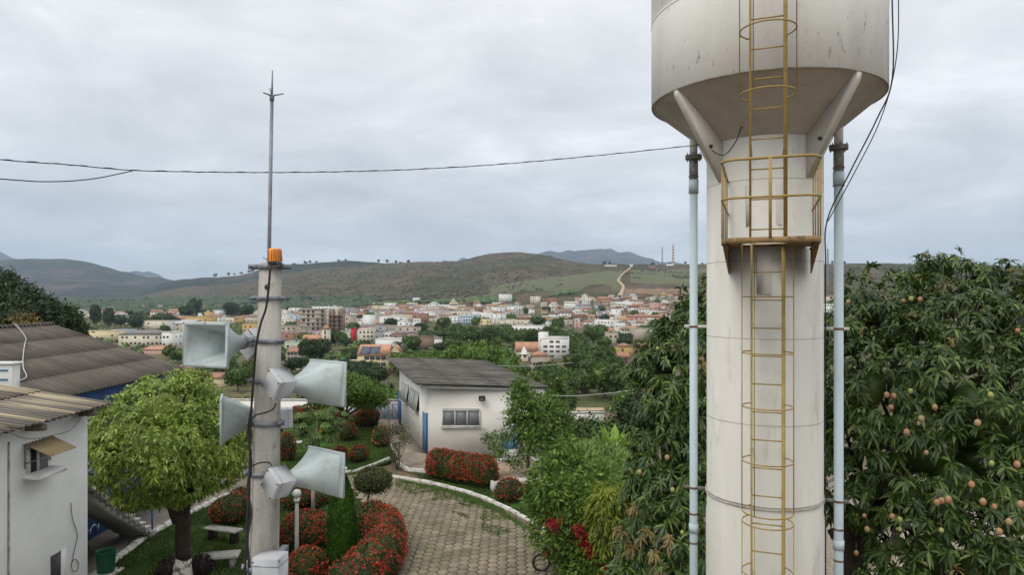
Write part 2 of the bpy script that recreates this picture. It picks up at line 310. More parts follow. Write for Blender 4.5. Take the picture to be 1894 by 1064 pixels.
def rosettes(mb, p, nm, rg, k=11, Ln=.2, Wd=.05, droop=.7, upb=.5, spread=(50, 105)):
    n = len(p); ax = norm(nm * .8 + np.array([0, 0, upb]) + rg.normal(size=(n, 3)) * .35)
    ax = np.repeat(ax, k, 0); b = np.repeat(p, k, 0); r = norm(np.cross(ax, norm(rg.normal(size=(n * k, 3)))))
    th = np.radians(rg.uniform(*spread, n * k))[:, None]; d = ax * np.cos(th) + r * np.sin(th)
    sc = rg.uniform(.7, 1.12, n * k) * np.repeat(rg.uniform(.62, 1.25, n), k); leaves(mb, b + ax * rg.uniform(-.02, .05, (n * k, 1)), d, ax, Ln * sc, Wd * rg.uniform(.8, 1.15, n * k), droop)
def sprays(mb, p, nm, rg, k=5, Ln=.1, Wd=.04, out=.6, down=.3, jit=.7, spread=.05):
    n = len(p) * k; b = np.repeat(p, k, 0) + rg.normal(size=(n, 3)) * spread; nn = np.repeat(nm, k, 0)
    d = nn * out + np.array([0, 0, -down]) + rg.normal(size=(n, 3)) * jit
    kites(mb, b, d, nn + rg.normal(size=(n, 3)) * .4, Ln * rg.uniform(.7, 1.25, n), Wd * rg.uniform(.7, 1.2, n))
def core(lumps, s=.78, sub=2):
    m = MB()
    for i, l in enumerate(lumps): m.blob(l[:3], [q * s for q in l[3:]], i, sub, .25)
    return m
def shrub(px, py, wpx, hpx, label, red=.35, name='flowering_shrub', cat='shrub', leaf='lf_shrub', flower='fl_red', group=None, lumps=None, dens=1.0, seed=None, square=0):
    # px, py: foot of the shrub in the photo
    x, y, z = G(px, py); s = y / F; rx = wpx * s / 2; h = hpx * s * 1.0; seed = seed or int(px * 7 + py)
    rg = np.random.default_rng(seed); y2 = y + rx * .8
    lm = lumps or [(x, y2, h * .48, rx, rx, h * .54)]
    rt = thing(name, label, cat, (x, y2, 0), group)
    A = sum(4 * math.pi * ((l[3] * l[4]) ** 1.6 / 3 + 2 * (l[3] * l[5]) ** 1.6 / 3) ** (1 / 1.6) for l in lm)
    Ln = max(.075, s * 3.2); n = int(A / (Ln * Ln * .28) * .8 * dens)
    n = min(n, 16000)
    p, nm = spts(lm, n, rg, .10, .93, .02, .05); ok = p[:, 2] > .03; p, nm = p[ok], nm[ok]
    mb = MB(); sprays(mb, p, nm, rg, 2, Ln, Ln * .5, .6, -.1, .7, Ln * .3)
    c = core(lm, .90); mb.np(np.concatenate(c.v), np.concatenate(c.f), np.concatenate(c.t))
    mb.build('foliage', M[leaf], rt)
    if red:
        q, nq = spts(lm, int(n * red * .34), rg, .02, .95, .05, .05)
        # flower heads come in loose patches
        w = np.array([mnoise.noise(Vector(a) * 1.8) for a in q]); kk = (w + rg.normal(size=len(q)) * .25 > -.12) & (nq[:, 2] > -.35)
        fb = MB(); sprays(fb, q[kk] + nq[kk] * .05, nq[kk], rg, 5, Ln * .62, Ln * .5, 1.0, -.2, .7, Ln * .25); fb.build('flowers', M[flower], rt)
    MB().tube([(x, y2, -.02), (x, y2, h * .4)], [max(.03, rx * .08)] * 2, 6).build('stem', M['bark2'], rt)
    return rt
def limb(mb, a, b, r0, r1, seed=0, n=6, wob=.06, sides=8):
    a, b = Vector(a), Vector(b); pts = []; rs = []
    for i in range(n + 1):
        t = i / n; p = a.lerp(b, t); k = (b - a).length * wob * math.sin(math.pi * t)
        pts.append(p + Vector((mnoise.noise(Vector((t * 2, seed, 0))), mnoise.noise(Vector((seed, t * 2, 5))), 0)) * k * 2); rs.append(lerp(r0, r1, t))
    mb.tube(pts, rs, sides); return pts[-1]
# ------------------------------------------------------------------ terrain
TY = [40, 52, 60, 100, 150, 200, 300, 400, 550, 800, 1000, 1200, 1500, 2000, 2600, 3400, 5000, 20000]
TPX = [-400, 150, 300, 420, 520, 620, 700, 800, 900, 1000, 1100, 1200, 1300, 1500, 1700, 1900, 2300]
near = [815, 755, 790, 822, 762, 722, 676, 650, 625, 601]
far = {-400: [590, 581, 573, 564, 559, 556, 553, 549], 150: [590, 581, 573, 564, 559, 556, 553, 549], 300: [590, 581, 573, 564, 558, 553, 551, 549],
       420: [590, 581, 572, 562, 553, 548, 550, 549], 520: [590, 580, 569, 552, 538, 535, 545, 549], 620: [589, 578, 566, 546, 528, 525, 545, 549],
       700: [588, 577, 563, 540, 520, 518, 540, 549], 800: [588, 575, 560, 533, 512, 515, 540, 549], 900: [588, 573, 554, 524, 506, 512, 540, 549],
       1000: [584, 568, 545, 515, 500, 510, 540, 549], 1100: [580, 562, 536, 508, 493, 508, 540, 549], 1200: [577, 558, 531, 506, 490, 506, 540, 549],
       1300: [576, 556, 529, 505, 489, 505, 540, 549], 1500: [577, 560, 535, 508, 488, 503, 540, 549], 1700: [580, 566, 545, 515, 490, 503, 540, 549],
       1900: [584, 572, 555, 522, 494, 503, 540, 549], 2300: [588, 578, 562, 535, 500, 505, 540, 549]}
TAB = np.array([near + far[p] for p in TPX], float)
ZT = (HY - TAB) / F * np.array(TY)[None, :]
RID = [(3500, 1500, [(380, 552), (440, 535), (520, 517), (560, 508), (620, 500), (700, 494), (780, 488), (850, 487), (880, 479), (920, 473), (960, 470), (1000, 473), (1040, 481), (1080, 489), (1130, 497), (1220, 530)]),
       (4600, 1500, [(250, 552), (300, 525), (340, 514), (400, 512), (440, 508), (480, 500), (530, 492), (580, 486), (640, 482), (680, 485), (730, 487), (820, 490), (860, 480), (900, 474), (940, 475), (1000, 480), (1060, 500), (1150, 530)]),
       (7000, 2800, [(-500, 500), (-100, 488), (0, 482), (60, 479), (110, 478), (150, 483), (180, 489), (210, 497), (240, 505), (280, 514), (320, 520), (360, 528), (430, 545)]),
       (13000, 4000, [(-400, 452), (-60, 456), (0, 465), (20, 474), (45, 481), (90, 500), (200, 515), (222, 509), (240, 503), (270, 501), (290, 507), (310, 515), (420, 535), (760, 520), (830, 486), (860, 477), (900, 473), (960, 474), (1000, 466), (1020, 463), (1042, 465), (1070, 461), (1110, 459), (1140, 463), (1180, 472), (1220, 480), (1250, 487), (1330, 497), (1600, 494), (1894, 489), (2300, 480)])]
def zrel(px, Y, nz=True):
    px = np.asarray(px, float); Y = np.asarray(Y, float); ly = np.log(Y); lt = np.log(TY)
    j = np.clip(np.searchsorted(lt, ly) - 1, 0, len(TY) - 2); u = np.clip((ly - lt[j]) / (lt[j + 1] - lt[j]), 0, 1)
    i = np.clip(np.searchsorted(TPX, px) - 1, 0, len(TPX) - 2); v = np.clip((px - np.array(TPX)[i]) / (np.array(TPX)[i + 1] - np.array(TPX)[i]), 0, 1)
    v = v * v * (3 - 2 * v)
    z = (ZT[i, j] * (1 - u) + ZT[i, j + 1] * u) * (1 - v) + (ZT[i + 1, j] * (1 - u) + ZT[i + 1, j + 1] * u) * v
    for Yc, w, prof in RID:
        pp = np.array(prof, float); cr = (HY - np.interp(px, pp[:, 0], pp[:, 1])) / F * Yc
        s = np.clip(1 - np.abs(Y - Yc) / w, 0, 1); s = s ** 1.25 * (1 - .25 * (1 - s)); z = np.maximum(z, z + (cr - z) * s)
    return z
def hit(px, py):
    ys = np.exp(np.linspace(math.log(62), math.log(6000), 900)); z = zrel(np.full(900, px), ys); q = HY - z / ys * F
    m = np.minimum.accumulate(q); k = np.argmax(m <= py)
    if k == 0: k = 0 if m[0] <= py else 899
    if k > 0 and m[k] < m[k-1]: t = (m[k-1] - py) / (m[k-1] - m[k]); Y = lerp(ys[k-1], ys[k], min(max(t, 0), 1))
    else: Y = ys[k]
    return float(Y)
def rough_z(x, yy, z, rough=1.0):
    fr = np.array([mnoise.fractal(Vector((a / 260, b / 420, 0)), 1.0, 2.1, 5) for a, b in zip(x, yy)])
    fr2 = np.array([1 - abs(mnoise.noise(Vector((a / 330 + 7, b / 700, 3)))) * 2 for a, b in zip(x, yy)])
    amp = np.clip((yy - 1000) / 1800, 0, 1) * rough; pp = np.clip((z / yy * F + 5) / 40, .1, 1)
    g2 = np.array([1 - abs(mnoise.noise(Vector((a / 520 + 3, b / 900, 9)))) * 2.2 + .35 * mnoise.noise(Vector((a / 170, b / 300, 2))) for a, b in zip(x, yy)])
    far_ = np.clip((yy - 3600) / 2500, 0, 1)
    return z + (fr * .6 + (fr2 - .6) * 1.15) * amp * pp * (.6 + yy / 4000) * 7 + (g2 - .55) * far_ * pp * 26
def gz(px, Y): # height of the land, gullies included
    px = np.atleast_1d(np.asarray(px, float)); Y = np.atleast_1d(np.asarray(Y, float)); return H + float(rough_z((px - CX) / F * Y, Y, zrel(px, Y))[0])
def ground_at(x, Y): return H + float(zrel(np.array([x / Y * F + CX]), np.array([Y]))[0])
def fan(name, y0, y1, rows, pxs, mtl, zoff=0, rough=0):
    ys = np.exp(np.linspace(math.log(y0), math.log(y1), rows)); PX, YY = np.meshgrid(pxs, ys); z = zrel(PX.ravel(), YY.ravel())
    x = (PX.ravel() - CX) / F * YY.ravel(); yy = YY.ravel()
    if rough:
        z = rough_z(x, yy, z, rough)
    v = np.stack([x, yy, z + H + zoff], 1); nx = len(pxs); i = np.arange(rows - 1)[:, None] * nx + np.arange(nx - 1)[None, :]
    f = np.stack([i, i + 1, i + nx + 1, i + nx], -1).reshape(-1)
    return MB().np(v, f, np.full(len(f) // 4, 4)).build(name, mtl, smooth=True)
def terrmat(name, cols, sc=(.004, .02, .09), extra=None):
    m = bpy.data.materials.new(name); m.use_nodes = True; t = m.node_tree; b = t.nodes['Principled BSDF']; b.inputs['Roughness'].default_value = 1; b.inputs['Specular IOR Level'].default_value = .05
    g = N(t, 'ShaderNodeNewGeometry').outputs['Position']
    def nz(s, det=6, rg=.6, st=(1, 1, 1)):
        mp = N(t, 'ShaderNodeMapping'); mp.inputs['Scale'].default_value = st; L(t, g, mp.inputs[0]); n = N(t, 'ShaderNodeTexNoise', i_Scale=s, i_Detail=det, i_Roughness=rg); L(t, mp.outputs[0], n.inputs['Vector']); return n.outputs[0]
    a = ramp(t, [(.36, cols[0]), (.50, cols[1]), (.62, cols[2])], nz(sc[0], 7, .62, (1, .5, 2.5)))
    q = ramp(t, [(.46, (1, 1, 1)), (.60, cols[3])], nz(sc[1], 8, .7, (1, .45, 1)))
    mm = N(t, 'ShaderNodeMix', data_type='RGBA', blend_type='MULTIPLY', i_0=1.0); L(t, a.outputs[0], mm.inputs[6]); L(t, q.outputs[0], mm.inputs[7])
    r3 = ramp(t, [(.50, (1, 1, 1)), (.60, (.50, .58, .48))], nz(sc[2], 5, .7, (1, .4, 1)))
    m2 = N(t, 'ShaderNodeMix', data_type='RGBA', blend_type='MULTIPLY', i_0=1.0); L(t, mm.outputs[2], m2.inputs[6]); L(t, r3.outputs[0], m2.inputs[7])
    L(t, m2.outputs[2], b.inputs['Base Color']); return m
M['valley'] = terrmat('valley_ground', [(.085, .095, .045), (.13, .12, .07), (.17, .13, .085), (.7, .75, .6)], (.012, .05, .3))
M['field'] = terrmat('hill_ground', [(.070, .070, .036), (.106, .088, .055), (.124, .084, .064), (.60, .64, .56)], (.0045, .018, .07))
M['mount'] = terrmat('mountain_ground', [(.022, .034, .020), (.040, .042, .028), (.105, .072, .058), (.5, .6, .55)], (.0026, .010, .035))
pxs = np.concatenate([np.arange(-1500, -60, 30), np.arange(-60, 1960, 6), np.arange(1960, 3400, 30)])
tag(fan('valley_ground', 40, 1250, 130, pxs, M['valley'], -.15), kind='structure')
tag(fan('hills', 1250, 4000, 190, pxs, M['field'], -.15, 1.0), kind='structure')
tag(fan('mountains', 4000, 17500, 190, pxs, M['mount'], -.15, 1.0), kind='structure')
# plateau under the garden (one sheet), reaching back behind the camera
pl = MB(); pl.add([(-70, -40, -.16), (70, -40, -.16), (70, 50, -.16), (-70, 50, -.16)], [(0, 1, 2, 3)]); tag(pl.build('garden_ground', M['soil']), kind='structure')
M['scrub'] = leafmat('dry_scrub_leaf', (.040, .048, .022), (.060, .062, .030), (.075, .07, .035), trans=0, scale=.02)
# ------------------------------------------------------------------ woods and scrub on the far ground (nobody could count them)
def scatter(name, label, cat, n, pxr, Yr, rr, m, seed, keepf=None, sub=1, flat=.75):
    rg = np.random.default_rng(seed); px = rg.uniform(*pxr, n * 3); Y = np.exp(rg.uniform(math.log(Yr[0]), math.log(Yr[1]), n * 3))
    x = (px - CX) / F * Y
    w = np.array([mnoise.noise(Vector((a / 300, b / 450, 1))) + .5 * mnoise.noise(Vector((a / 90, b / 160, 4))) for a, b in zip(x, Y)])
    ok = (w > -.05) if keepf is None else keepf(px, Y, w)
    px, Y, x = px[ok][:n], Y[ok][:n], x[ok][:n]; z = rough_z(x, Y, zrel(px, Y)) + H
    v0, f0 = ICO[sub]; k = len(px); r = rg.uniform(rr[0], rr[1], k)
    dv = v0[None] * (1 + rg.normal(size=(k, len(v0), 1)) * .2) * r[:, None, None] * np.array([1, 1, flat]); dv = dv + np.stack([x, Y, z + r * .35], 1)[:, None]
    mb = MB(); mb.np(dv.reshape(-1, 3), f0[None] + len(v0) * np.arange(k)[:, None], np.full(k * len(f0) // 3, 3))
    return tag(mb.build(name, m), label, cat, kind='stuff')
scatter('woodland', 'dark green woodland covering the flat valley floor beyond the town', 'woodland', 5200, (-250, 700), (1150, 3300), (6, 12), M['lf_far3'], 3, lambda p, Y, w: (w > -.22) & ((Y > 1250) | (p < 500)) & (HY - zrel(p, Y) / Y * F > 553))
scatter('hill_scrub', 'grey green scrub dotted over the dry hillsides behind the town', 'scrub', 9000, (380, 2000), (1500, 5200), (1.8, 4.2), M['scrub'], 5, lambda p, Y, w: (w + np.random.default_rng(2).normal(size=len(w)) * .30 > .10) & ~((p > 1040) & (w < .35)))
scatter('hill_foot_trees', 'belt of green trees along the foot of the hill behind the rooftops', 'trees', 1800, (480, 1060), (1050, 1500), (4, 8), M['lf_far1'], 9, lambda p, Y, w: (w > -.15) & (HY - zrel(p, Y) / Y * F < np.interp(p, [480, 700, 900, 1060], [578, 571, 562, 545])))
scatter('valley_bushes', 'low green bushes filling the gaps between the town houses', 'bushes', 4200, (-200, 2100), (330, 1100), (.8, 2.2), M['lf_far1'], 12, lambda p, Y, w: w > -.1)
# ------------------------------------------------------------------ town trees
RG = np.random.default_rng(11)
def far_tree_mesh(i, tall=1.0, n=700):
    rg = np.random.default_rng(100 + i); lm = [(0, 0, 1.0 * tall, .72, .72, .62 * tall)]
    for k in range(5 + i % 3):
        a = rg.uniform(0, 6.28); lm.append((math.cos(a) * .45, math.sin(a) * .45, tall * rg.uniform(.7, 1.35), *(rg.uniform(.34, .52, 1).repeat(3))))
    p, nm = spts(lm, n, rg, .16, .9, .15, .12); mb = MB(); sprays(mb, p, nm, rg, 3, .17, .13, .5, 0, .8, .05)
    c = core(lm, .86, 1); mb.np(np.concatenate(c.v), np.concatenate(c.f), np.concatenate(c.t))
    t = MB(); limb(t, (0, 0, -.6), (0, 0, tall), .07, .04, i, 4, .05, 6)
    for k in range(3):
        a = rg.uniform(0, 6.28); limb(t, (0, 0, .3), (math.cos(a) * .4, math.sin(a) * .4, tall), .04, .015, i + k, 3, .05, 5)
    return mb, t
PROTO = {}
def far_tree(px, py, wpx, hpx, label, kind='lf_far1', var=None, group='trees among the town houses', Y=None, name='leafy_tree'):
    # px, py is the foot; the wanted crown width and overall height are in photo pixels
    Y = Y or hit(px, py); x = (px - CX) / F * Y; z = H + (HY - py) / F * Y; s = Y / F; var = (int(px * 3 + py) % 5) if var is None else var
    key = (kind, var)
    if key not in PROTO:
        a, b = far_tree_mesh(var); rt = thing(name, label, 'tree', (0, 0, 0), group); a.build('crown', M[kind], rt); b.build('trunk', M['bark2'], rt); PROTO[key] = rt; r = rt
    else:
        r = copy_tree(PROTO[key]); r.name = name
    r['label'] = label; r['group'] = group; r.location = (x, Y, z); r.scale = (wpx * s / 2, wpx * s / 2, hpx * s / 1.75); r.rotation_euler = (0, 0, (px * 1.7 + py) % 6.28)
    return r
TREES = []
def T_(px, py, w, h, kind='lf_far1', desc=None): TREES.append((px, py, w, h, kind, desc))
# park belt across the middle (px, foot py, crown width, height)
for q in [(790,636,44,26),(822,640,46,32),(850,634,40,26),(876,640,52,36),(905,634,46,34),(932,628,40,28),(946,642,50,30),(975,640,46,30),(1006,636,44,26),(1040,640,40,24),(1068,645,46,30),(1098,636,40,28),(1118,645,30,22),(760,650,40,26),(840,655,42,26),(962,656,34,26)]: T_(*q)
for q in [(1072,668,44,42),(1092,686,52,44),(1118,676,44,36),(1060,690,40,34),(1086,700,50,36),(1112,700,44,34),(1140,690,38,30)]: T_(*q, 'lf_far1')
for q in [(742,694,48,38),(778,700,54,42),(812,692,50,44),(850,700,62,58),(886,704,70,74),(918,700,62,64),(940,706,52,54),(948,716,44,40)]: T_(*q, 'lf_far2')
for q in [(1016,712,56,40),(1046,722,50,38),(1086,728,62,46),(1052,741,40,44),(1118,736,74,60),(1152,738,78,62),(1184,740,74,60),(1020,740,40,30),(1215,735,60,60)]: T_(*q, 'lf_far1')
for q in [(574,671,46,44),(596,663,38,36),(622,636,34,24),(640,641,26,16),(676,644,24,14),(727,614,34,24),(543,620,26,20),(648,703,40,34),(672,705,46,38),(700,712,40,34),(540,690,38,26),(640,664,20,20)]: T_(*q, 'lf_far3')
for q in [(410,700,56,44),(440,724,50,52),(468,712,40,50),(385,706,44,40),(314,664,26,26),(330,672,30,26),(232,640,24,16)]: T_(*q, 'lf_far1')
for q in [(178,606,24,40),(200,610,22,38),(250,612,30,30),(300,604,44,26),(360,586,30,34),(222,606,30,24),(345,590,30,22),(430,585,34,24),(455,590,30,24)]: T_(*q, 'lf_far3')
rs = random.Random(5)
for i in range(46):
    px = rs.uniform(150, 1260); py = rs.uniform(574, 640)
    if px > 950 and rs.random() < .5: py = rs.uniform(552, 600)
    T_(px, py, rs.uniform(13, 24) * (py - 520) / 70, rs.uniform(10, 17) * (py - 520) / 70, rs.choice(['lf_far1', 'lf_far3', 'lf_far1', 'lf_far2']))
for i in range(64):
    px, py = (rs.uniform(505, 770), rs.uniform(660, 712)) if i % 3 == 0 else (rs.uniform(760, 1250), rs.uniform(602, 700)); T_(px, py, rs.uniform(18, 34), rs.uniform(15, 28), rs.choice(['lf_far1', 'lf_far3', 'lf_far1', 'lf_far2']))
for i in range(44):   # trees on the slope just below the garden
    px = rs.uniform(350, 1260); Y_ = rs.uniform(62, 140); TREES.append((px, Y_, rs.uniform(3.0, 5.5), rs.uniform(3.2, 6.5), rs.choice(['lf_far1', 'lf_far2', 'lf_far3', 'lf_far1']), 'slope'))
for i in range(38): # tiny trees standing on the crest lines
    px = rs.choice([rs.uniform(395, 470), rs.uniform(540, 770), rs.uniform(540, 770), rs.uniform(1110, 1300), rs.uniform(1530, 1700)])
    TREES.append((px, None, rs.uniform(4, 7), rs.uniform(3, 7), 'lf_far3', 'crest'))
# ------------------------------------------------------------------ houses
WC = {'white': (.72, .71, .68), 'cream': (.64, .58, .47), 'yellow': (.64, .54, .34), 'pink': (.52, .33, .28), 'beige': (.42, .36, .29), 'grey': (.33, .32, .31), 'brick': (.30, .165, .115), 'pale blue': (.42, .50, .58), 'ochre': (.52, .36, .13), 'lilac': (.44, .36, .38), 'brown': (.24, .17, .13), 'green': (.42, .48, .36), 'red': (.45, .03, .04)}
RC = {'terracotta': (.36, .195, .135), 'brown tile': (.22, .10, .07), 'grey sheet': (.22, .21, .20), 'pale slab': (.54, .52, .48), 'bright orange': (.48, .26, .165), 'dark sheet': (.09, .08, .075)}
for k, v in WC.items(): M['w_' + k] = mat(k.replace(' ', '_') + '_house_wall', v, tuple(c * .86 for c in v), rough=.9, scale=.25, stain=tuple(c * .6 for c in v), sscale=.35, sstops=(.58, .75), world=True)
for k, v in RC.items(): M['r_' + k] = mat(k.replace(' ', '_') + '_roof', v, tuple(c * .75 for c in v), rough=.95, scale=.5, stain=tuple(c * .5 for c in v), sscale=.9, sstops=(.55, .75), world=True)
M['solar'] = mat('solar_panel', (.07, .085, .12), (.05, .06, .09), rough=.25)
LAND = []; FILL = []; SINK = None
def emit(mb, name, m, par):
    if SINK is None: return mb.build(name, m, par)
    q = SINK.setdefault(m.name, (m, MB()))[1]; q.np(np.concatenate(mb.v), np.concatenate(mb.f), np.concatenate(mb.t)); return None
def house(px, py, wpx, hpx, wc, rc, roof, label, rot=0.0, st=1, cols=3, depth=None, Y=None, cat='house', name='house', group=None, wins=True, roofh=None, land=True, side=True, win=(1.0, 1.1)):
    Y = Y or hit(px, py); s = Y / F; w = wpx * s; h = hpx * s; d = depth or max(6.0, min(w * .8, 14)); x = (px - CX) / F * Y; z = H + (HY - py) / F * Y
    y = Y + d / 2; rt = thing(name, label, cat, (x, y, z), group) if SINK is None else None; ca, sa = math.cos(rot), math.sin(rot)
    def Lc(a, b, c): return (x + a * ca - b * sa, y + a * sa + b * ca, z + c)
    wall = MB(); wall.box(Lc(0, 0, h / 2 - 1.5), (w, d, h + 3), rot)
    rb = MB(); o = .35
    def quadroof(vs, fs): rb.add([Lc(*v) for v in vs], fs)
    rh = roofh if roofh is not None else min(w, d) * .22
    if roof == 'flat':
        for sx in (-1, 1): wall.box(Lc(sx * (w / 2 - .1), 0, h + .35), (.2, d, .7), rot)
        for sy in (-1, 1): wall.box(Lc(0, sy * (d / 2 - .1), h + .35), (w - .42, .2, .7), rot)
        rb.box(Lc(0, 0, h + .06), (w - .42, d - .42, .12), rot)
    elif roof == 'gable':
        W2, D2 = w / 2 + o, d / 2 + o
        quadroof([(-W2, -D2, h - .1), (W2, -D2, h - .1), (W2, D2, h - .1), (-W2, D2, h - .1), (-W2, 0, h + rh), (W2, 0, h + rh)], [(0, 1, 5, 4), (2, 3, 4, 5), (0, 3, 2, 1)])
        wall.add([Lc(*v) for v in [(-w/2, -d/2, h), (-w/2, d/2, h), (-w/2, 0, h + rh * .93), (w/2, -d/2, h), (w/2, d/2, h), (w/2, 0, h + rh * .93)]], [(0, 1, 2), (3, 5, 4)])
    elif roof == 'gabley':
        W2, D2 = w / 2 + o, d / 2 + o
        quadroof([(-W2, -D2, h - .1), (-W2, D2, h - .1), (W2, D2, h - .1), (W2, -D2, h - .1), (0, -D2, h + rh), (0, D2, h + rh)], [(0, 4, 5, 1), (2, 5, 4, 3), (0, 1, 2, 3)])
        wall.add([Lc(*v) for v in [(-w/2, -d/2 - .4, h), (w/2, -d/2 - .4, h), (0, -d/2 - .4, h + rh * .93), (-w/2, d/2, h), (w/2, d/2, h), (0, d/2, h + rh * .93)]], [(0, 1, 2), (3, 5, 4)])
    elif roof == 'hip':
        W2, D2 = w / 2 + o, d / 2 + o; e = max(W2 - D2, 0) if W2 > D2 else 0
        quadroof([(-W2, -D2, h - .1), (W2, -D2, h - .1), (W2, D2, h - .1), (-W2, D2, h - .1), (-e, 0, h + rh), (e + .01, 0, h + rh)], [(0, 1, 5, 4), (1, 2, 5), (2, 3, 4, 5), (3, 0, 4), (0, 3, 2, 1)])
    elif roof == 'shed':
        W2, D2 = w / 2 + o, d / 2 + o
        quadroof([(-W2, -D2, h + .02), (W2, -D2, h + .02), (W2, D2, h + rh), (-W2, D2, h + rh), (-W2, -D2, h - .12), (W2, -D2, h - .12), (W2, D2, h + rh - .14), (-W2, D2, h + rh - .14)], [(0, 1, 2, 3), (7, 6, 5, 4), (0, 4, 5, 1), (1, 5, 6, 2), (2, 6, 7, 3), (3, 7, 4, 0)])
        wall.add([Lc(*v) for v in [(-w/2, -d/2, h), (-w/2, d/2, h), (-w/2, d/2, h + rh * .95), (w/2, -d/2, h), (w/2, d/2, h), (w/2, d/2, h + rh * .95)]], [(0, 1, 2), (3, 5, 4)]); wall.add([Lc(-w/2, d/2, h), Lc(w/2, d/2, h), Lc(w/2, d/2, h + rh * .95), Lc(-w/2, d/2, h + rh * .95)], [(0, 1, 2, 3)])
    wo = emit(wall, 'wall', M['w_' + wc], rt); ro = emit(rb, 'roof', M['r_' + rc], rt)
    if roof == 'flat' and SINK is None and rs.random() < .35:
        tx = rs.uniform(-w * .25, w * .25); MB().lathe(Lc(tx, d * .15, h + .12), [(.75, 0), (.7, 1.1), (.8, 1.15), (.3, 1.4)], 12).build('water_tank', M['lblue'] if rs.random() < .6 else M['w_grey'], rt)
    if wins:
        sh = h / st; ww, wh = win[0], min(win[1], sh * .5); kf = 1 + .7 * min(1, s / .7)
        for f in range(st):
            zc = sh * (f + .52)
            for c in range(cols):
                if rs.random() < .12: continue
                t = (c + .5) / cols - .5; dd = (f == 0 and c == cols // 2 and st < 4)
                b = MB(); b.box(Lc(t * w * .92, -d / 2 - .01, (1.05 if dd else zc)), (ww * kf, .14, (2.1 if dd else wh * min(kf, 1.25))), rot); p = emit(b, 'door' if dd else 'window', M['fglass'], rt)
                if s < .35: MB().box(Lc(t * w * .92, -d / 2 - .05, zc - wh / 2 - .06), (ww + .2, .2, .09), rot).build('sill', M['frame'], p)
            if side and d > 5:
                sx = 1 if px < 947 else -1
                for c in range(2):
                    MB().box(Lc(sx * (w / 2 + .01), (c - .5) * d * .45, zc), (.14, ww, wh), rot).build('window', M['fglass'], rt)
    if land: LAND.append((px, py - hpx / 2, label, rt))
    return rt
# ---- landmark buildings, each from its place in the photo
def HL(*a, **k): return house(*a, **k)
# unfinished apartment tower
t = HL(577, 628, 46, 55, 'beige', 'terracotta', 'flat', 'tall unfinished beige apartment tower with rows of empty window holes, behind the loudspeaker pole', .12, 7, 5, 14, 520, 'building', 'apartment_tower', wins=True, win=(1.3, 1.5))
s = 520 / F; x0 = (577 - CX) * s; zb = H + (HY - 628) * s
for k in range(8): MB().box((x0, 520 - .25, zb + k * 55 * s / 7), (46 * s + .3, .5, .3), .12).build('floor_slab', M['w_grey'], t)
for k in range(4):
    x = (606 + k * 7.5 - CX) * s; MB().box((x, 524 + k * 1.2, zb + 27 * s), (2.0, 9, 57 * s)).build('fin_wall', M['w_brown' if k % 2 else 'w_beige'], t)
for k in range(6): MB().box(((617 - CX) * s, 522, zb + (k + .6) * 55 * s / 7), (11, 5, .35)).build('balcony', M['w_brown'], t)
# yellow church on the rise
def church():
    Y = hit(855, 579); s = Y / F; Zb = H + (HY - 579) * s; t = thing('church', 'pale yellow church with stepped bell gable and long nave below the hill', 'church', ((845 - CX) * s, Y, Zb)); X = lambda p: (p - CX) * s; Z = lambda p: H + (HY - p) * s
    f = MB()
    for (a, b, c, d) in [(829, 848, 579, 566), (831, 847, 566, 560), (833.5, 844, 560, 556.5), (836, 841, 556.5, 553.5)]: f.box(((X(a) + X(b)) / 2, Y + 2, (Z(c) + Z(d)) / 2), (X(b) - X(a), 4, Z(d) - Z(c)))
    f.build('facade', M['w_cream'], t, label='stepped bell gable front')
    n = MB(); n.box(((X(848) + X(879)) / 2, Y + 7, (Z(579) + Z(569)) / 2), (X(879) - X(848), 12, Z(569) - Z(579))); n.build('nave', M['w_yellow'], t)
    r = MB(); r.box(((X(848) + X(880)) / 2, Y + 7, Z(568.6)), (X(880) - X(848), 13, .8)); r.build('roof', M['r_terracotta'], t)
    for (p, q) in [(834, 574), (838.5, 574), (843, 574), (838.5, 563), (835, 563), (842, 563)]: MB().box((X(p), Y - .02, Z(q)), (1.3, .2, 2.4)).build('window', M['fglass'], t)
    for p in (852, 859, 866, 873): MB().box((X(p), Y + .95, Z(573)), (1.4, .2, 2.4)).build('window', M['fglass'], t)
    c = MB(); c.box((X(838.5), Y + 2, Z(552.6)), (.3, .3, 2.2)); c.box((X(838.5), Y + 2, Z(552.4)), (1.2, .3, .3)); c.build('cross', M['w_white'], t); LAND.append((845, 566, '', t))
church()
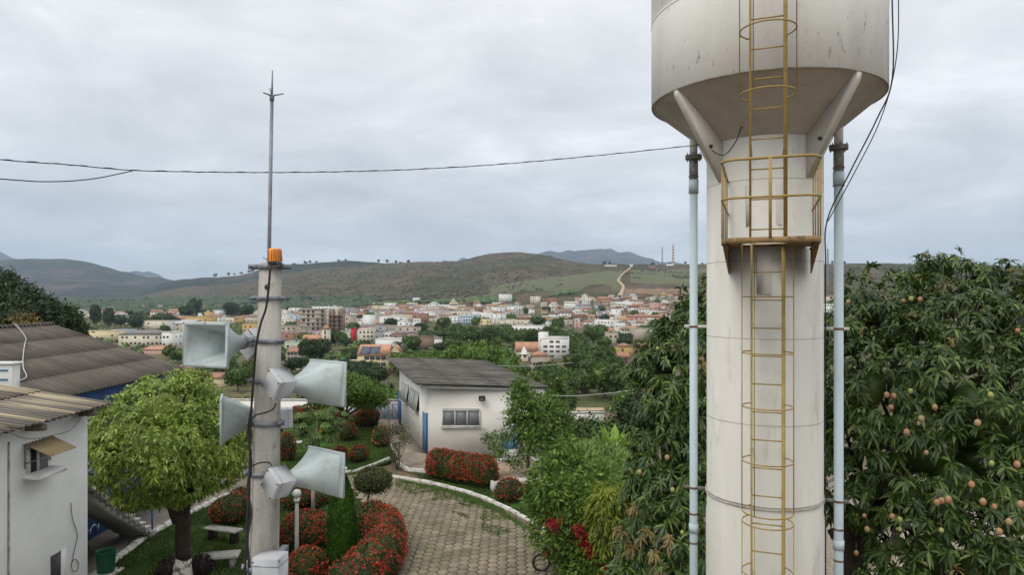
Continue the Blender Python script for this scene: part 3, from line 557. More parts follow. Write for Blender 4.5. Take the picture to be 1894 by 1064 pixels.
def chapel():
    Y = hit(600, 652); s = Y / F; X = lambda p: (p - CX) * s; Z = lambda p: H + (HY - p) * s
    t = thing('chapel', 'cream chapel with a slim square tower and pointed orange cap', 'chapel', (X(600), Y, Z(652)))
    MB().box((X(601.5), Y + 2, (Z(652) + Z(609)) / 2), (X(608) - X(595), 4.5, Z(609) - Z(652))).build('tower', M['w_cream'], t)
    a = MB(); w = (X(609) - X(594)) / 2; a.add([(X(601.5) - w, Y - .6, Z(609)), (X(601.5) + w, Y - .6, Z(609)), (X(601.5) + w, Y + 4.6, Z(609)), (X(601.5) - w, Y + 4.6, Z(609)), (X(601.5), Y + 2, Z(602))], [(0, 1, 4), (1, 2, 4), (2, 3, 4), (3, 0, 4), (0, 3, 2, 1)]); a.build('tower_cap', M['r_bright orange'], t)
    MB().box((X(575), Y + 9, (Z(645) + Z(632)) / 2), (X(596) - X(554), 11, Z(632) - Z(645))).build('nave', M['w_yellow'], t)
    r = MB(); r.add([(X(553), Y + 3, Z(632.5)), (X(596), Y + 3, Z(632.5)), (X(596), Y + 15, Z(632.5)), (X(553), Y + 15, Z(632.5)), (X(553), Y + 9, Z(621)), (X(596), Y + 9, Z(621))], [(0, 1, 5, 4), (2, 3, 4, 5), (1, 2, 5), (3, 0, 4), (0, 3, 2, 1)]); r.build('roof', M['r_bright orange'], t)
    for q in (615, 624, 634): MB().box((X(601.5), Y - .3, Z(q)), (.8, .2, 2)).build('window', M['fglass'], t)
    for p in (562, 572, 582): MB().box((X(p), Y + 3.45, Z(638)), (1, .2, 2)).build('window', M['fglass'], t)
    LAND.append((600, 630, '', t))
chapel()
# px, base, width, height, wall, roof, kind, label, rot, storeys, cols, depth
for a in [
 (601, 577, 60, 9, 'white', 'pale slab', 'flat', 'long white flat-roofed block on the skyline of the town behind the apartment tower', 0, 2, 8, 12),
 (642, 588, 30, 18, 'grey', 'pale slab', 'flat', 'tall pale grey block with dark window strips right beside the apartment tower', .1, 4, 4, 10),
 (641, 612, 26, 26, 'beige', 'pale slab', 'flat', 'beige block with one dark shop window right of the apartment tower fins', 0, 3, 3, 10),
 (681, 612, 20, 28, 'white', 'pale slab', 'flat', 'narrow bright white tower block with blank front in mid town', 0, 1, 1, 9),
 (696, 609, 12, 24, 'grey', 'pale slab', 'flat', 'narrow grey rendered block wedged between two white blocks', 0, 1, 1, 9),
 (726, 610, 50, 23, 'white', 'pale slab', 'flat', 'wide bright white block with blank wall and small windows at its right end', .04, 3, 3, 16),
 (684, 634, 50, 19, 'grey', 'dark sheet', 'flat', 'dark grey modern building with tall dark windows beside the red wall', -.1, 1, 3, 14),
 (653, 634, 8, 24, 'red', 'dark sheet', 'flat', 'bright red upright wall of the modern grey building', 0, 1, 0, 8),
 (724, 645, 60, 16, 'white', 'pale slab', 'flat', 'long low white windowless hall in front of the brown blocks', .02, 1, 1, 12),
 (745, 628, 60, 12, 'beige', 'grey sheet', 'shed', 'beige hall with pale sheet roof behind the long white windowless hall', 0, 1, 4, 14),
 (776, 647, 48, 22, 'brown', 'brown tile', 'flat', 'brown bare block-built hall with unrendered wall', .05, 1, 2, 12),
 (808, 642, 18, 16, 'white', 'grey sheet', 'shed', 'small white gabled end wall attached right of the brown bare hall', .05, 1, 0, 9),
 (777, 598, 30, 17, 'brick', 'terracotta', 'flat', 'square red brick block without render in the middle of town', .05, 2, 3, 11),
 (800, 590, 60, 16, 'lilac', 'pale slab', 'flat', 'wide lilac building with one dark tall window left of the yellow church', 0, 2, 3, 12),
 (868, 601, 36, 17, 'pale blue', 'pale slab', 'flat', 'pale blue and white building with blue window bands below the yellow church', 0, 3, 7, 12),
 (894, 606, 34, 14, 'yellow', 'pale slab', 'flat', 'yellow building with white upper floor right of the pale blue building', 0, 2, 6, 12),
 (894, 592, 36, 13, 'white', 'pale slab', 'flat', 'white parapet building standing behind the yellow one right of the church', 0, 1, 4, 10),
 (935, 559, 24, 14, 'white', 'pale slab', 'flat', 'lone white box building with a dark window grid on the bare hillside', -.12, 3, 5, 10),
 (717, 577, 24, 9, 'cream', 'pale slab', 'flat', 'cream block under the hill left of the red roofed houses', 0, 2, 4, 10),
 (688, 569, 24, 8, 'brick', 'terracotta', 'flat', 'long unrendered brick block on the far edge of town below the hill', 0, 2, 6, 10),
 (770, 556.5, 13, 5, 'white', 'pale slab', 'flat', 'small white house alone at the hill foot left of the church', 0, 1, 2, 8),
 (985, 563, 8, 14, 'cream', 'terracotta', 'flat', 'left one of two narrow cream apartment blocks on the rise', 0, 3, 2, 9),
 (994, 563, 12, 14, 'cream', 'terracotta', 'flat', 'wider right one of two narrow cream apartment blocks on the rise', 0, 3, 3, 9),
 (1005, 562, 12, 9, 'brick', 'terracotta', 'flat', 'bare brick block right beside the cream apartment blocks', 0, 2, 2, 9),
 (1021, 562, 16, 10, 'brick', 'brown tile', 'flat', 'larger bare brick block second right of the cream apartment blocks', 0, 2, 3, 9),
 (1082, 555, 11, 9, 'cream', 'pale slab', 'hip', 'small cream house standing alone above the white chapel hall', 0, 2, 2, 9),
 (1057, 573, 26, 12, 'white', 'pale slab', 'gable', 'white hall with pale roof and a small red tower behind it', 0, 1, 4, 12),
 (1068, 562, 8, 11, 'pink', 'terracotta', 'flat', 'small reddish tower rising behind the white hall', 0, 2, 1, 5),
 (1080, 574, 28, 8, 'pale blue', 'grey sheet', 'shed', 'low pale blue shed right of the white hall', 0, 1, 3, 10),
 (1118, 562, 30, 10, 'brick', 'bright orange', 'hip', 'wide house under a large orange tiled roof on the upper slope', 0, 1, 4, 12),
 (1140, 592, 17, 19, 'white', 'pale slab', 'flat', 'tall narrow white windowless house on the right slope', .05, 3, 1, 9),
 (1157, 567, 36, 8, 'white', 'pale slab', 'flat', 'long low white house on the upper right slope', 0, 1, 6, 9),
 (1213, 577, 20, 16, 'pink', 'terracotta', 'flat', 'pink three-storey house with white front on the right slope', 0, 3, 3, 9),
 (1172, 555, 14, 9, 'cream', 'pale slab', 'hip', 'cream house with open veranda just under the red earth cutting', 0, 2, 3, 9),
 (1195, 599, 66, 12, 'pink', 'terracotta', 'gable', 'long pink house with red tiled roof and lilac balconies', 0, 2, 7, 12),
 (1160, 600, 22, 8, 'brick', 'bright orange', 'shed', 'low bright orange roof at the left end of the long pink house', 0, 1, 1, 10),
 (1122, 609, 40, 16, 'white', 'pale slab', 'flat', 'large white building with small windows along its parapet on the right', .04, 2, 6, 12),
 (1110, 612, 24, 8, 'white', 'pale slab', 'flat', 'low white annex in front of the large white parapet building', 0, 1, 3, 5),
 (1147, 609, 20, 10, 'white', 'pale slab', 'flat', 'low white wing at the right end of the large white parapet building', 0, 1, 3, 8),
 (984, 613, 108, 9, 'white', 'pale slab', 'flat', 'very long low white wall building with a blue patch above the park trees', 0, 1, 12, 9),
 (972, 603, 34, 12, 'cream', 'brown tile', 'hip', 'cream house under a dark brown tiled roof above the long white building', 0, 1, 5, 12),
 (1046, 588, 34, 9, 'white', 'brown tile', 'hip', 'white villa with brown hipped roof left of the brown houses', .1, 2, 5, 11),
 (1072, 598, 28, 13, 'brown', 'brown tile', 'shed', 'dark brown unrendered house with sheet roof right of the white villa', .1, 2, 2, 11),
 (1071, 609, 16, 11, 'pink', 'terracotta', 'flat', 'small salmon pink house below the dark brown house', .0, 2, 2, 9),
 (977, 582, 24, 8, 'white', 'pale slab', 'flat', 'low white box house with clean blank parapet above the brown roofed house', 0, 1, 2, 9),
 (978, 574, 16, 8, 'beige', 'pale slab', 'flat', 'beige two-storey concrete frame house behind the low white box house', 0, 2, 3, 9),
 (1185, 627, 30, 18, 'beige', 'pale slab', 'flat', 'plain beige block with bare wall half hidden by the mango tree', .05, 2, 0, 10),
 (1157, 620, 16, 11, 'cream', 'terracotta', 'hip', 'cream house with small tiled roof left of the plain beige block', 0, 2, 3, 9),
 (1133, 641, 20, 24, 'beige', 'brown tile', 'flat', 'unfinished concrete frame house with dark open upper storey', .1, 2, 2, 9),
 (1156, 655, 26, 14, 'ochre', 'terracotta', 'hip', 'small ochre house with tiled roof behind the fruit tree', .2, 1, 3, 9),
 (1130, 668, 26, 12, 'white', 'brown tile', 'gabley', 'small white gabled house with brown roof among the dark trees', .1, 1, 2, 9),
 (1147, 672, 34, 10, 'brick', 'terracotta', 'gable', 'low house with wide weathered orange roof right of the small gabled house', .15, 1, 2, 10),
 (1078, 727, 18, 14, 'pink', 'bright orange', 'gable', 'little pink house with bright orange roof among the round trees above the street', .1, 1, 1, 7),
 (1025, 724, 22, 20, 'yellow', 'pale slab', 'flat', 'small yellow wall house with blue tank just right of the grey roof', 0, 1, 0, 7),
 (1000, 684, 34, 12, 'cream', 'bright orange', 'shed', 'low cream annex with orange roof right behind the three-storey house', 0, 1, 1, 8),
 (546, 667, 34, 16, 'beige', 'terracotta', 'shed', 'two-storey beige house with long terracotta roof strip right of the pole', .04, 2, 5, 10),
 (543, 684, 36, 10, 'white', 'pale slab', 'flat', 'low white house in front of the beige house with terracotta strip', .0, 1, 3, 9),
 (548, 648, 44, 14, 'green', 'pale slab', 'flat', 'pale green low building at the left of the chapel', .05, 1, 5, 10),
 (553, 612, 22, 15, 'yellow', 'brown tile', 'shed', 'yellow walled house left of the apartment tower', 0, 2, 1, 9),
 (530, 606, 22, 14, 'cream', 'pale slab', 'flat', 'cream two-storey house just right of the pole below the hill', 0, 2, 3, 9),
 (545, 590, 28, 5, 'ochre', 'pale slab', 'flat', 'ochre topped building with yellow awnings left of the apartment tower', 0, 1, 4, 9),
 (640, 685, 52, 12, 'cream', 'grey sheet', 'flat', 'low cream blank wall building left of the yellow apartment house', .0, 1, 2, 10),
 (676, 658, 60, 7, 'beige', 'brown tile', 'shed', 'row of low shops with brown sheet roof and white canopies behind the solar panels', 0, 1, 8, 9),
 (855, 668, 34, 10, 'pink', 'terracotta', 'hip', 'pink house with orange roof glimpsed between the bright green trees', 0, 1, 3, 9),
 (735, 596, 26, 8, 'white', 'pale slab', 'flat', 'white row house with grey window strip above the wide white block', 0, 2, 5, 9),
 (735, 583, 30, 9, 'yellow', 'terracotta', 'hip', 'pale yellow house with tiled roof left of the lilac building', 0, 1, 3, 10),
 (262, 641, 86, 22, 'cream', 'grey sheet', 'hip', 'long two-storey cream building with row of small windows beyond the big dark roof', 0, 2, 10, 12),
 (310, 645, 22, 28, 'white', 'grey sheet', 'flat', 'white end wing with paired windows joined to the long cream building', 0, 2, 3, 12),
 (222, 622, 34, 10, 'pale blue', 'pale slab', 'flat', 'low grey-blue hall with white roof edge left of the long cream building', 0, 1, 0, 12),
 (180, 628, 90, 14, 'yellow', 'pale slab', 'flat', 'long low pale yellow wall building behind the big dark roof', 0, 1, 3, 8),
 (288, 610, 60, 15, 'cream', 'pale slab', 'flat', 'large cream blank-sided block beyond the long cream building', .03, 2, 2, 14),
 (326, 612, 20, 17, 'pale blue', 'pale slab', 'flat', 'teal framed open-fronted block right of the large cream block', 0, 3, 2, 8),
 (368, 606, 50, 18, 'ochre', 'pale slab', 'flat', 'ochre yellow building with square tank tower above the left loudspeaker', 0, 2, 2, 12),
 (385, 590, 14, 12, 'ochre', 'pale slab', 'flat', 'square ochre tank tower with round pink tank on top', 0, 1, 1, 6),
 (440, 598, 62, 9, 'cream', 'pale slab', 'flat', 'long low cream building with open upper gallery left of the pole', 0, 1, 9, 10),
 (463, 615, 30, 14, 'ochre', 'pale slab', 'flat', 'ochre two-storey house with white trim directly left of the pole', 0, 2, 3, 9),
 (195, 584, 24, 11, 'pink', 'terracotta', 'flat', 'pink block at the far left of the town beside the wood', 0, 2, 3, 9),
 (145, 586, 26, 10, 'cream', 'pale slab', 'hip', 'cream house with pale hipped roof nearest the left garden trees', 0, 2, 4, 9),
 (226, 600, 20, 14, 'white', 'terracotta', 'flat', 'white two-storey house with two dark windows among left trees', 0, 2, 2, 9),
 (235, 576, 26, 6, 'white', 'pale slab', 'flat', 'low white long roofed hall at the left town edge', 0, 1, 5, 9),
 (333, 572, 34, 5, 'pink', 'brown tile', 'shed', 'low pinkish brown row at the town edge beneath the far fields', 0, 1, 6, 9),
 (392, 715, 40, 16, 'yellow', 'terracotta', 'shed', 'yellow garden wall building behind the round leafy tree', -.1, 1, 0, 5),
 (340, 698, 30, 16, 'pink', 'terracotta', 'shed', 'terracotta roofed low house at the tip of the big dark roof', 0, 1, 1, 8),
 (290, 655, 50, 8, 'pink', 'bright orange', 'shed', 'pinkish low house with bright orange roof below the long cream building', 0, 1, 2, 8),
 (1240, 595, 22, 9, 'white', 'pale slab', 'flat', 'white house just left of the left water pipe', 0, 1, 3, 9),
 (1300, 586, 20, 9, 'white', 'terracotta', 'flat', 'white house seen in the gap between pipe and tower column', 0, 2, 3, 9),
 (1533, 583, 22, 20, 'white', 'pale slab', 'flat', 'white multi-storey house in the narrow gap right of the tower column', 0, 3, 4, 9),
 (1540, 558, 22, 9, 'cream', 'terracotta', 'hip', 'cream house with tiled roof in the gap right of the tower column', 0, 1, 3, 9),
 (1130, 493.5, 22, 3.2, 'white', 'terracotta', 'gable', 'white farmhouse row on the crest left of the dirt road', 0, 1, 4, 9),
 (1168, 493.0, 6, 3.6, 'white', 'pale slab', 'gable', 'tiny white house on the crest at the top of the dirt road', 0, 1, 1, 8),
 (1207, 497, 12, 3.2, 'brick', 'terracotta', 'gable', 'small brick farmhouse on the crest right of the dirt road', 0, 1, 2, 8),
 (1240, 493, 14, 4, 'white', 'pale slab', 'flat', 'low white equipment house at the foot of the radio masts', 0, 1, 2, 8)]:
    r = HL(*a[:12] if False else a[0:7], a[7], a[8], a[9], a[10], a[11], None, 'building' if a[3] > 17 or 'block' in a[7] or 'building' in a[7] or 'hall' in a[7] else 'house', 'building' if ('block' in a[7] or 'building' in a[7] or 'hall' in a[7]) else 'house')
# three-storey yellow apartment house with solar panels
t = HL(690, 692, 56, 35, 'yellow', 'bright orange', 'gable', 'yellow three-storey apartment house with orange roof carrying two dark solar panels', -.05, 3, 5, 12, hit(690, 692), 'house', 'apartment_house', roofh=3.6, win=(1.5, 1.3))
Yh = hit(690, 692); s = Yh / F; cY = Yh + 6; hh = 35 * s
for q in (-.28, .02):
    cx_ = (690 - CX) * s + q * 56 * s; y0, y1 = -5.6, -1.6; zr = lambda yy: H + (HY - 692) * s + hh - .1 + (yy + 6.35) / 6.35 * 3.7
    b = MB(); b.add([(cx_ - 1.9, cY + y0, zr(y0) + .16), (cx_ + 1.9, cY + y0, zr(y0) + .16), (cx_ + 1.9, cY + y1, zr(y1) + .16), (cx_ - 1.9, cY + y1, zr(y1) + .16), (cx_ - 1.9, cY + y0, zr(y0) + .06), (cx_ + 1.9, cY + y0, zr(y0) + .06), (cx_ + 1.9, cY + y1, zr(y1) + .06), (cx_ - 1.9, cY + y1, zr(y1) + .06)], [(0, 1, 2, 3), (7, 6, 5, 4), (0, 4, 5, 1), (1, 5, 6, 2), (2, 6, 7, 3), (3, 7, 4, 0)]); b.build('solar_panel', M['solar'], t)
for k in (1, 2): MB().box(((680 - CX) * s, Yh - .5, H + (HY - 692) * s + k * hh / 3), (3.4, 1.1, .9)).build('balcony', M['w_yellow'], t)
HL(727, 690, 22, 38, 'yellow', 'bright orange', 'gabley', 'yellow gabled end house touching the right side of the solar roof house', .1, 3, 1, 12, hit(727, 690), 'house', 'apartment_house', roofh=2.4)
# white modern block
Yw = hit(1028, 664); s = Yw / F
t = HL(1029, 664, 50, 36, 'white', 'pale slab', 'flat', 'large white modern building with stair tower and scattered small windows beyond the trees', -.12, 4, 4, 14, Yw, 'building', 'office_block', win=(1.6, .8)); t2 = t
MB().box(((1006 - CX) * s, Yw + 5, H + (HY - 640) * s), (17 * s, 8, 48 * s), -.12).build('stair_tower', M['w_white'], t)
MB().box(((1005 - CX) * s, Yw + .92, H + (HY - 630) * s), (12 * s, .12, .8), -.12).build('wall_band', M['w_red'], t, label='small faded red band')
# orange roofed house pair
Yo = hit(975, 668); s = Yo / F
t = HL(974, 668, 40, 18, 'cream', 'bright orange', 'gable', 'house with big steep orange roof and white dormer gable left of the white office block', .06, 1, 4, 10, Yo, 'house', 'house', roofh=16 * s)
d = MB(); X = lambda p: (p - CX) * s; Zq = lambda p: H + (HY - p) * s
d.add([(X(962), Yo - .5, Zq(656)), (X(978), Yo - .5, Zq(656)), (X(969), Yo - .5, Zq(641)), (X(962), Yo + 4, Zq(656)), (X(978), Yo + 4, Zq(656)), (X(969), Yo + 4, Zq(641))], [(0, 1, 2), (0, 2, 5, 3), (1, 4, 5, 2), (3, 5, 4)]); d.build('dormer', M['w_white'], t)
HL(998, 690, 30, 32, 'beige', 'bright orange', 'hip', 'tall beige three-storey house with orange hipped roof below the steep orange roof', .04, 3, 2, 9, hit(998, 690), 'house', 'house', win=(2.2, 1.4))
# tank on the ochre tower
Yt = hit(385, 590); s = Yt / F; tk = thing('water_tank', 'round pink water tank on top of the square ochre tower', 'tank', P(385, 578, Yt + 4)); MB().lathe(P(385, 578.0, Yt + 4), [(2.2, 0), (2.4, 1.4), (2.0, 2.6), (.6, 3.2)], 16).build('shell', M['w_pink'], tk); MB().lathe(P(385, 578.6, Yt + 4), [(1.2, -.2), (1.2, .3)], 12).build('base', M['w_grey'], tk)
# ---- generic houses filling the town, each described by its neighbour
fill_zone = []; SPEC = []
rs = random.Random(21)
def ok_spot(px, py, w, h):
    for (a, b, c, d) in fill_zone:
        if abs(px - a) < (w + c) * .32 and abs(py - b) < max(1.8, (h + d) * .19): return False
    return True
zones = [(505, 960, 569, 606, 240), (950, 1290, 549, 604, 170), (140, 500, 571, 600, 42), (515, 770, 604, 636, 34), (140, 345, 602, 620, 12), (1525, 1700, 549, 600, 12), (1110, 1230, 604, 640, 8)]
for (xa, xb, ya, yb, n) in zones:
    k = 0; tr = 0
    while k < n and tr < n * 14:
        tr += 1; px = rs.uniform(xa, xb); py = rs.uniform(ya, yb)
        if xa == 505: py = ya + (yb - ya) * rs.random() ** 1.3; 
        if xa == 505 and py > 600 and px > 760: continue
        if px > 930 and px < 1060 and py < 566: continue
        if xa == 140 and px < 330 and py > 592: continue
        if xa == 950 and py < 545 + max(0, (1150 - px)) * .09 + 4: continue
        sc = 1.0 * (1 if py > 565 else .9); Y = hit(px, py); s = Y / F; w = rs.uniform(8, 21 if px < 960 else 16) / s; st = rs.choice([1, 2, 2, 2, 3, 3]) if px < 960 else rs.choice([1, 1, 1, 2, 2])
        h = (st * 2.9 + rs.uniform(0, .8)) / s
        if not ok_spot(px, py, w, h): continue
        fill_zone.append((px, py, w, h)); k += 1
        wc = rs.choices(['white', 'cream', 'yellow', 'pink', 'beige', 'grey', 'brick', 'pale blue', 'ochre', 'lilac', 'brown', 'green'], [42, 20, 6, 6, 12, 6, 6, 3, 3, 2, 3, 2])[0]
        if px > 960 or px < 480: rf = rs.choices(['gable', 'hip', 'shed', 'flat'], [30, 25, 20, 22])[0]
        else: rf = rs.choices(['gable', 'hip', 'shed', 'flat'], [12, 12, 10, 66])[0]
        rc = rs.choices(['terracotta', 'brown tile', 'bright orange', 'grey sheet', 'pale slab'], [40, 16, 16, 10, 18])[0] if rf != 'flat' else rs.choice(['pale slab', 'pale slab', 'pale slab', 'terracotta', 'grey sheet'])
        SPEC.append((w * h, px, py, w, h, wc, rc, rf, rs.uniform(-.35, .35), st, rs.choice([2, 3, 3, 4]), Y, s))
SPEC.sort(key=lambda a: -a[0]); NMAX = 296 - sum(1 for o in bpy.data.objects if o.parent is None and (o.name.startswith('house') or o.name.startswith('building')))
for i_, (_, px, py, w, h, wc, rc, rf, ro_, st, nc, Y, s) in enumerate(SPEC):
    if i_ == NMAX: SINK = {}
    r = house(px, py, w, h, wc, rc, rf, None, ro_, st, nc, None, Y, 'house', 'house', 'houses filling the town', land=False, side=False)
    if SINK is not None: continue
    stn = {1: 'one-storey', 2: 'two-storey', 3: 'three-storey'}[st]; size = 'narrow ' if w * s < 10.5 else ('wide ' if w * s > 14.5 else '')
    FILL.append((px, py - h / 2, f'{size}{wc} {stn} house, ' + (f'{rc} {"hipped" if rf == "hip" else "gable" if rf == "gable" else "sloped"} roof' if rf != 'flat' else 'flat roof'), r))
if SINK:
    bs = [(m, q) for m, q in SINK.values()]; V = np.concatenate([np.concatenate(q.v) for m, q in bs]); off = np.cumsum([0] + [q.n for m, q in bs]); A_ = MB(); A_.np(V, np.concatenate([np.concatenate(q.f) + off[k] for k, (m, q) in enumerate(bs)]), np.concatenate([np.concatenate(q.t) for m, q in bs]))
    mi = np.concatenate([np.full(sum(len(t_) for t_ in q.t), k) for k, (m, q) in enumerate(bs)]); SINK = None; o = A_.build('far_houses', bs[0][0])
    for m, q in bs[1:]: o.data.materials.append(m)
    if len(mi) == len(o.data.polygons): o.data.polygons.foreach_set('material_index', mi.astype(np.int32))
    tag(o, 'tiniest farthest houses of the town filling gaps between the larger ones', 'houses', kind='stuff')
SINK = None
SHORT = [('church', 845, 566, 'the yellow church'), ('', 600, 630, 'the chapel tower'), ('', 590, 600, 'the apartment tower'), ('', 935, 552, 'the lone hillside box'), ('', 1118, 557, 'the wide orange roof'), ('', 1195, 593, 'the long pink house'), ('', 1122, 600, 'the white parapet building'), ('', 777, 590, 'the red brick block'), ('', 726, 598, 'the wide white block'), ('', 1057, 568, 'the white hall'), ('', 868, 593, 'the pale blue building'), ('', 368, 598, 'the ochre tank tower'), ('', 288, 603, 'the cream blank block'), ('', 195, 578, 'the leftmost pink block'), ('', 1284, 580, 'the left water pipe'), ('', 1028, 645, 'the white modern building'), ('', 972, 597, 'the brown roofed house'), ('', 1550, 575, 'the right water pipe'), ('', 684, 625, 'the grey modern building'), ('', 440, 594, 'the cream gallery building'), ('', 990, 556, 'the cream apartment blocks'), ('', 1160, 545, 'the foot of the dirt road'), ('', 690, 680, 'the solar roof house'), ('', 1133, 630, 'the concrete frame house')]
ORD = ['nearest', 'second nearest', 'third nearest', 'fourth nearest', 'fifth nearest', 'sixth nearest', 'seventh nearest', 'eighth nearest', 'ninth nearest', 'tenth nearest', 'eleventh nearest', 'twelfth nearest', 'thirteenth nearest', 'fourteenth nearest']
def place_labels(items, fmt='{d}, {o} {dir} {lm}'):
    bk = {}
    for (px, py, desc, o) in items:
        k = min(SHORT, key=lambda l: ((l[1] - px) ** 2 + (2.2 * (l[2] - py)) ** 2)); dx, dy = px - k[1], py - k[2]; dist = math.hypot(dx, 2 * dy)
        dr = ('right of' if dx > 0 else 'left of') if abs(dx) > 1.6 * abs(dy) else ('below' if dy > 0 else 'above')
        bk.setdefault((desc, dr, k[3]), []).append((dist, o))
    for (desc, dr, lm), q in bk.items():
        q.sort(key=lambda a: a[0])
        for i, (d, o) in enumerate(q):
            o['label'] = f'{desc} {dr} {lm}' if len(q) == 1 else f'{desc}, {ORD[min(i, 13)]} {dr} {lm}'
place_labels(FILL)
# town trees built from the list, each described by its neighbour
TR = []
KN = {'lf_far1': 'rounded mid green tree', 'lf_far2': 'bright green leafy tree', 'lf_far3': 'dark green tree'}
CREST = []
for i, (px, py, w, h, kd, ds) in enumerate(TREES):
    if ds == 'crest':
        yy = np.exp(np.linspace(math.log(1500), math.log(5200), 240)); q = HY - zrel(np.full(240, px), yy) / yy * F; k = int(np.argmin(q)); Y = float(yy[k]); r = far_tree(px, float(q[k]) + .4, w, h, None, kd, None, 'small trees standing on the hill crest', Y)
        CREST.append((px, 485 - h, 'small dark crest tree', r))
    elif ds == 'slope':
        Y = py; g_ = HY - float(zrel(np.array([px]), np.array([Y]))[0]) / Y * F; w, h = w / Y * F, h / Y * F; r = far_tree(px, g_, w, h, None, kd, None, 'trees on the slope below the garden', Y); TR.append((px, g_ - h * .7, 'leafy slope tree' if kd != 'lf_far3' else 'dark slope tree', r))
    else:
        r = far_tree(px, py, w, h, None, kd, None, 'trees among the town houses'); TR.append((px, py - h / 2, ('tall ' if h > 45 else 'small ' if h < 22 else '') + KN[kd], r))
SHORT2 = [('', 690, 700, 'the solar roof house'), ('', 1078, 715, 'the little pink house'), ('', 845, 690, 'the grey sloping roof'), ('', 998, 700, 'the three-storey beige house'), ('', 1028, 645, 'the white modern building'), ('', 855, 660, 'the hidden pink house'), ('', 984, 608, 'the long white building'), ('', 575, 665, 'the terracotta strip house'), ('', 310, 640, 'the long cream building'), ('', 440, 700, 'the concrete pole')]
SHORT = SHORT + SHORT2
place_labels(TR)
_s = SHORT; SHORT = [('', 470, 480, 'the orange beacon'), ('', 400, 480, 'the lightning rod'), ('', 620, 480, 'the wooded saddle ridge'), ('', 740, 480, 'the low middle of the ridge'), ('', 1160, 480, 'the top of the dirt road'), ('', 1245, 480, 'the red and white mast'), ('', 1540, 480, 'the right water pipe'), ('', 1650, 480, 'the mango tree top')]
place_labels(CREST); SHORT = _s
# coconut palm in town
def palm(px, py, hpx, rpx, label, Y=None):
    Y = Y or hit(px, py); s = Y / F; x, y, z = (px - CX) * s, Y, H + (HY - py) * s; h = hpx * s; r = rpx * s; t = thing('palm_tree', label, 'palm tree', (x, y, z)); m = MB(); limb(m, (x, y, z - 1), (x, y, z + h), r * .09, r * .05, 3, 6, .03, 8); m.build('trunk', M['bark2'], t)
    rg = np.random.default_rng(int(px)); c = MB()
    for k in range(18):
        a = k * 2.4; el = rg.uniform(-.2, 1.1); pts = [np.array([x, y, z + h])]
        d = np.array([math.cos(a) * math.cos(el), math.sin(a) * math.cos(el), math.sin(el)])
        for q in range(1, 8): pts.append(pts[-1] + d * r / 7); d = norm(d + np.array([0, 0, -.22]))
        pts = np.array(pts); n = 40; tt = np.linspace(.1, 6.9, n); i = tt.astype(int); b = pts[i] + (pts[np.minimum(i + 1, 7)] - pts[i]) * (tt - i)[:, None]; ax = norm(pts[np.minimum(i + 1, 7)] - pts[i]); sd = norm(np.cross(ax, [0, 0, 1.0])) * np.where(np.arange(n) % 2, 1, -1)[:, None]
        kites(c, b, sd + ax * .5 + np.array([0, 0, -.45]), np.tile([0, 0, 1.0], (n, 1)), r * .33, r * .07)
    c.build('fronds', M['lf_far1'], t); return t
palm(738, 684, 46, 14, 'coconut palm standing at the right end of the long white windowless hall')
palm(646, 627, 22, 8, 'small palm between the beige block and the apartment tower')
palm(1015, 625, 18, 15, 'spreading flat-crowned palm in front of the long white building')
# dirt road climbing the hill, earth cutting, street in the valley
def drape(name, pts, m, label=None, up=.6):
    vs = []
    for (px, py, w) in pts:
        Y = hit(px, py) ; vs.append((px, Y, w))
    mb = MB(); v = []
    fine = []
    for i in range(len(vs) - 1):
        for k in range(8): t = k / 8; fine.append(tuple(lerp(vs[i][q], vs[i + 1][q], t) for q in range(3)))
    fine.append(vs[-1])
    for (px, Y, w) in fine:
        for sx in (-1, -.33, .33, 1): xx = (px + sx * w / 2 - CX) / F * Y; v.append((xx, Y, gz(px + sx * w / 2, Y) + up * (1 if abs(sx) < 1 else -.4)))
    f = [(4 * i + k, 4 * i + k + 1, 4 * i + k + 5, 4 * i + k + 4) for i in range(len(fine) - 1) for k in range(3)]
    return tag(mb.add(v, f).build(name, m, smooth=True), kind='structure')
M['dirt'] = mat('pale_dirt_road', (.46, .35, .23), (.36, .26, .17), rough=1, scale=.05, world=True)
M['red_earth'] = mat('red_earth_bank', (.25, .15, .09), (.16, .10, .06), rough=1, scale=.03, world=True, stain=(.10, .10, .05), sscale=.05, sstops=(.5, .6))
M['asphalt'] = mat('worn_asphalt', (.11, .105, .10), (.085, .08, .075), rough=1, scale=.2, world=True)
drape('dirt_road', [(1146, 549, 14), (1150, 540, 9), (1153, 533, 7), (1152, 528, 6), (1146, 523, 7), (1143, 519, 7), (1147, 512, 5), (1152, 507, 4.5), (1159, 501, 4), (1164, 497, 4), (1168, 493.4, 4)], M['dirt'], up=2.5)
for i, q in enumerate([[(1160, 546, 10), (1180, 543, 16)]]): pass
def band(name, x0, x1, fn0, fn1, m, up=.5, n=24):
    v = []; 
    for i in range(n + 1):
        px = lerp(x0, x1, i / n)
        Ya, Yb = hit(px, fn0(px)), hit(px, fn1(px))
        for k in range(5): Y = lerp(Ya, Yb, k / 4); v.append(((px - CX) / F * Y, Y, gz(px, Y) + (up if 0 < k < 4 else -.8)))
    f = [(5 * i + k, 5 * (i + 1) + k, 5 * (i + 1) + k + 1, 5 * i + k + 1) for i in range(n) for k in range(4)]
    return tag(MB().add(v, f).build(name, m, smooth=True), kind='structure')
band('earth_cutting', 1155, 1400, lambda p: 545 - (p - 1155) * .01 + 1.5 * math.sin(p * .11), lambda p: 534 + math.sin(p * .2) * 1.2, M['red_earth'], 1.5)
band('street', 950, 1240, lambda p: 779, lambda p: 762, M['asphalt'], .25)
band('rail_bed', 950, 1240, lambda p: 771, lambda p: 767, M['red_earth'], .45)
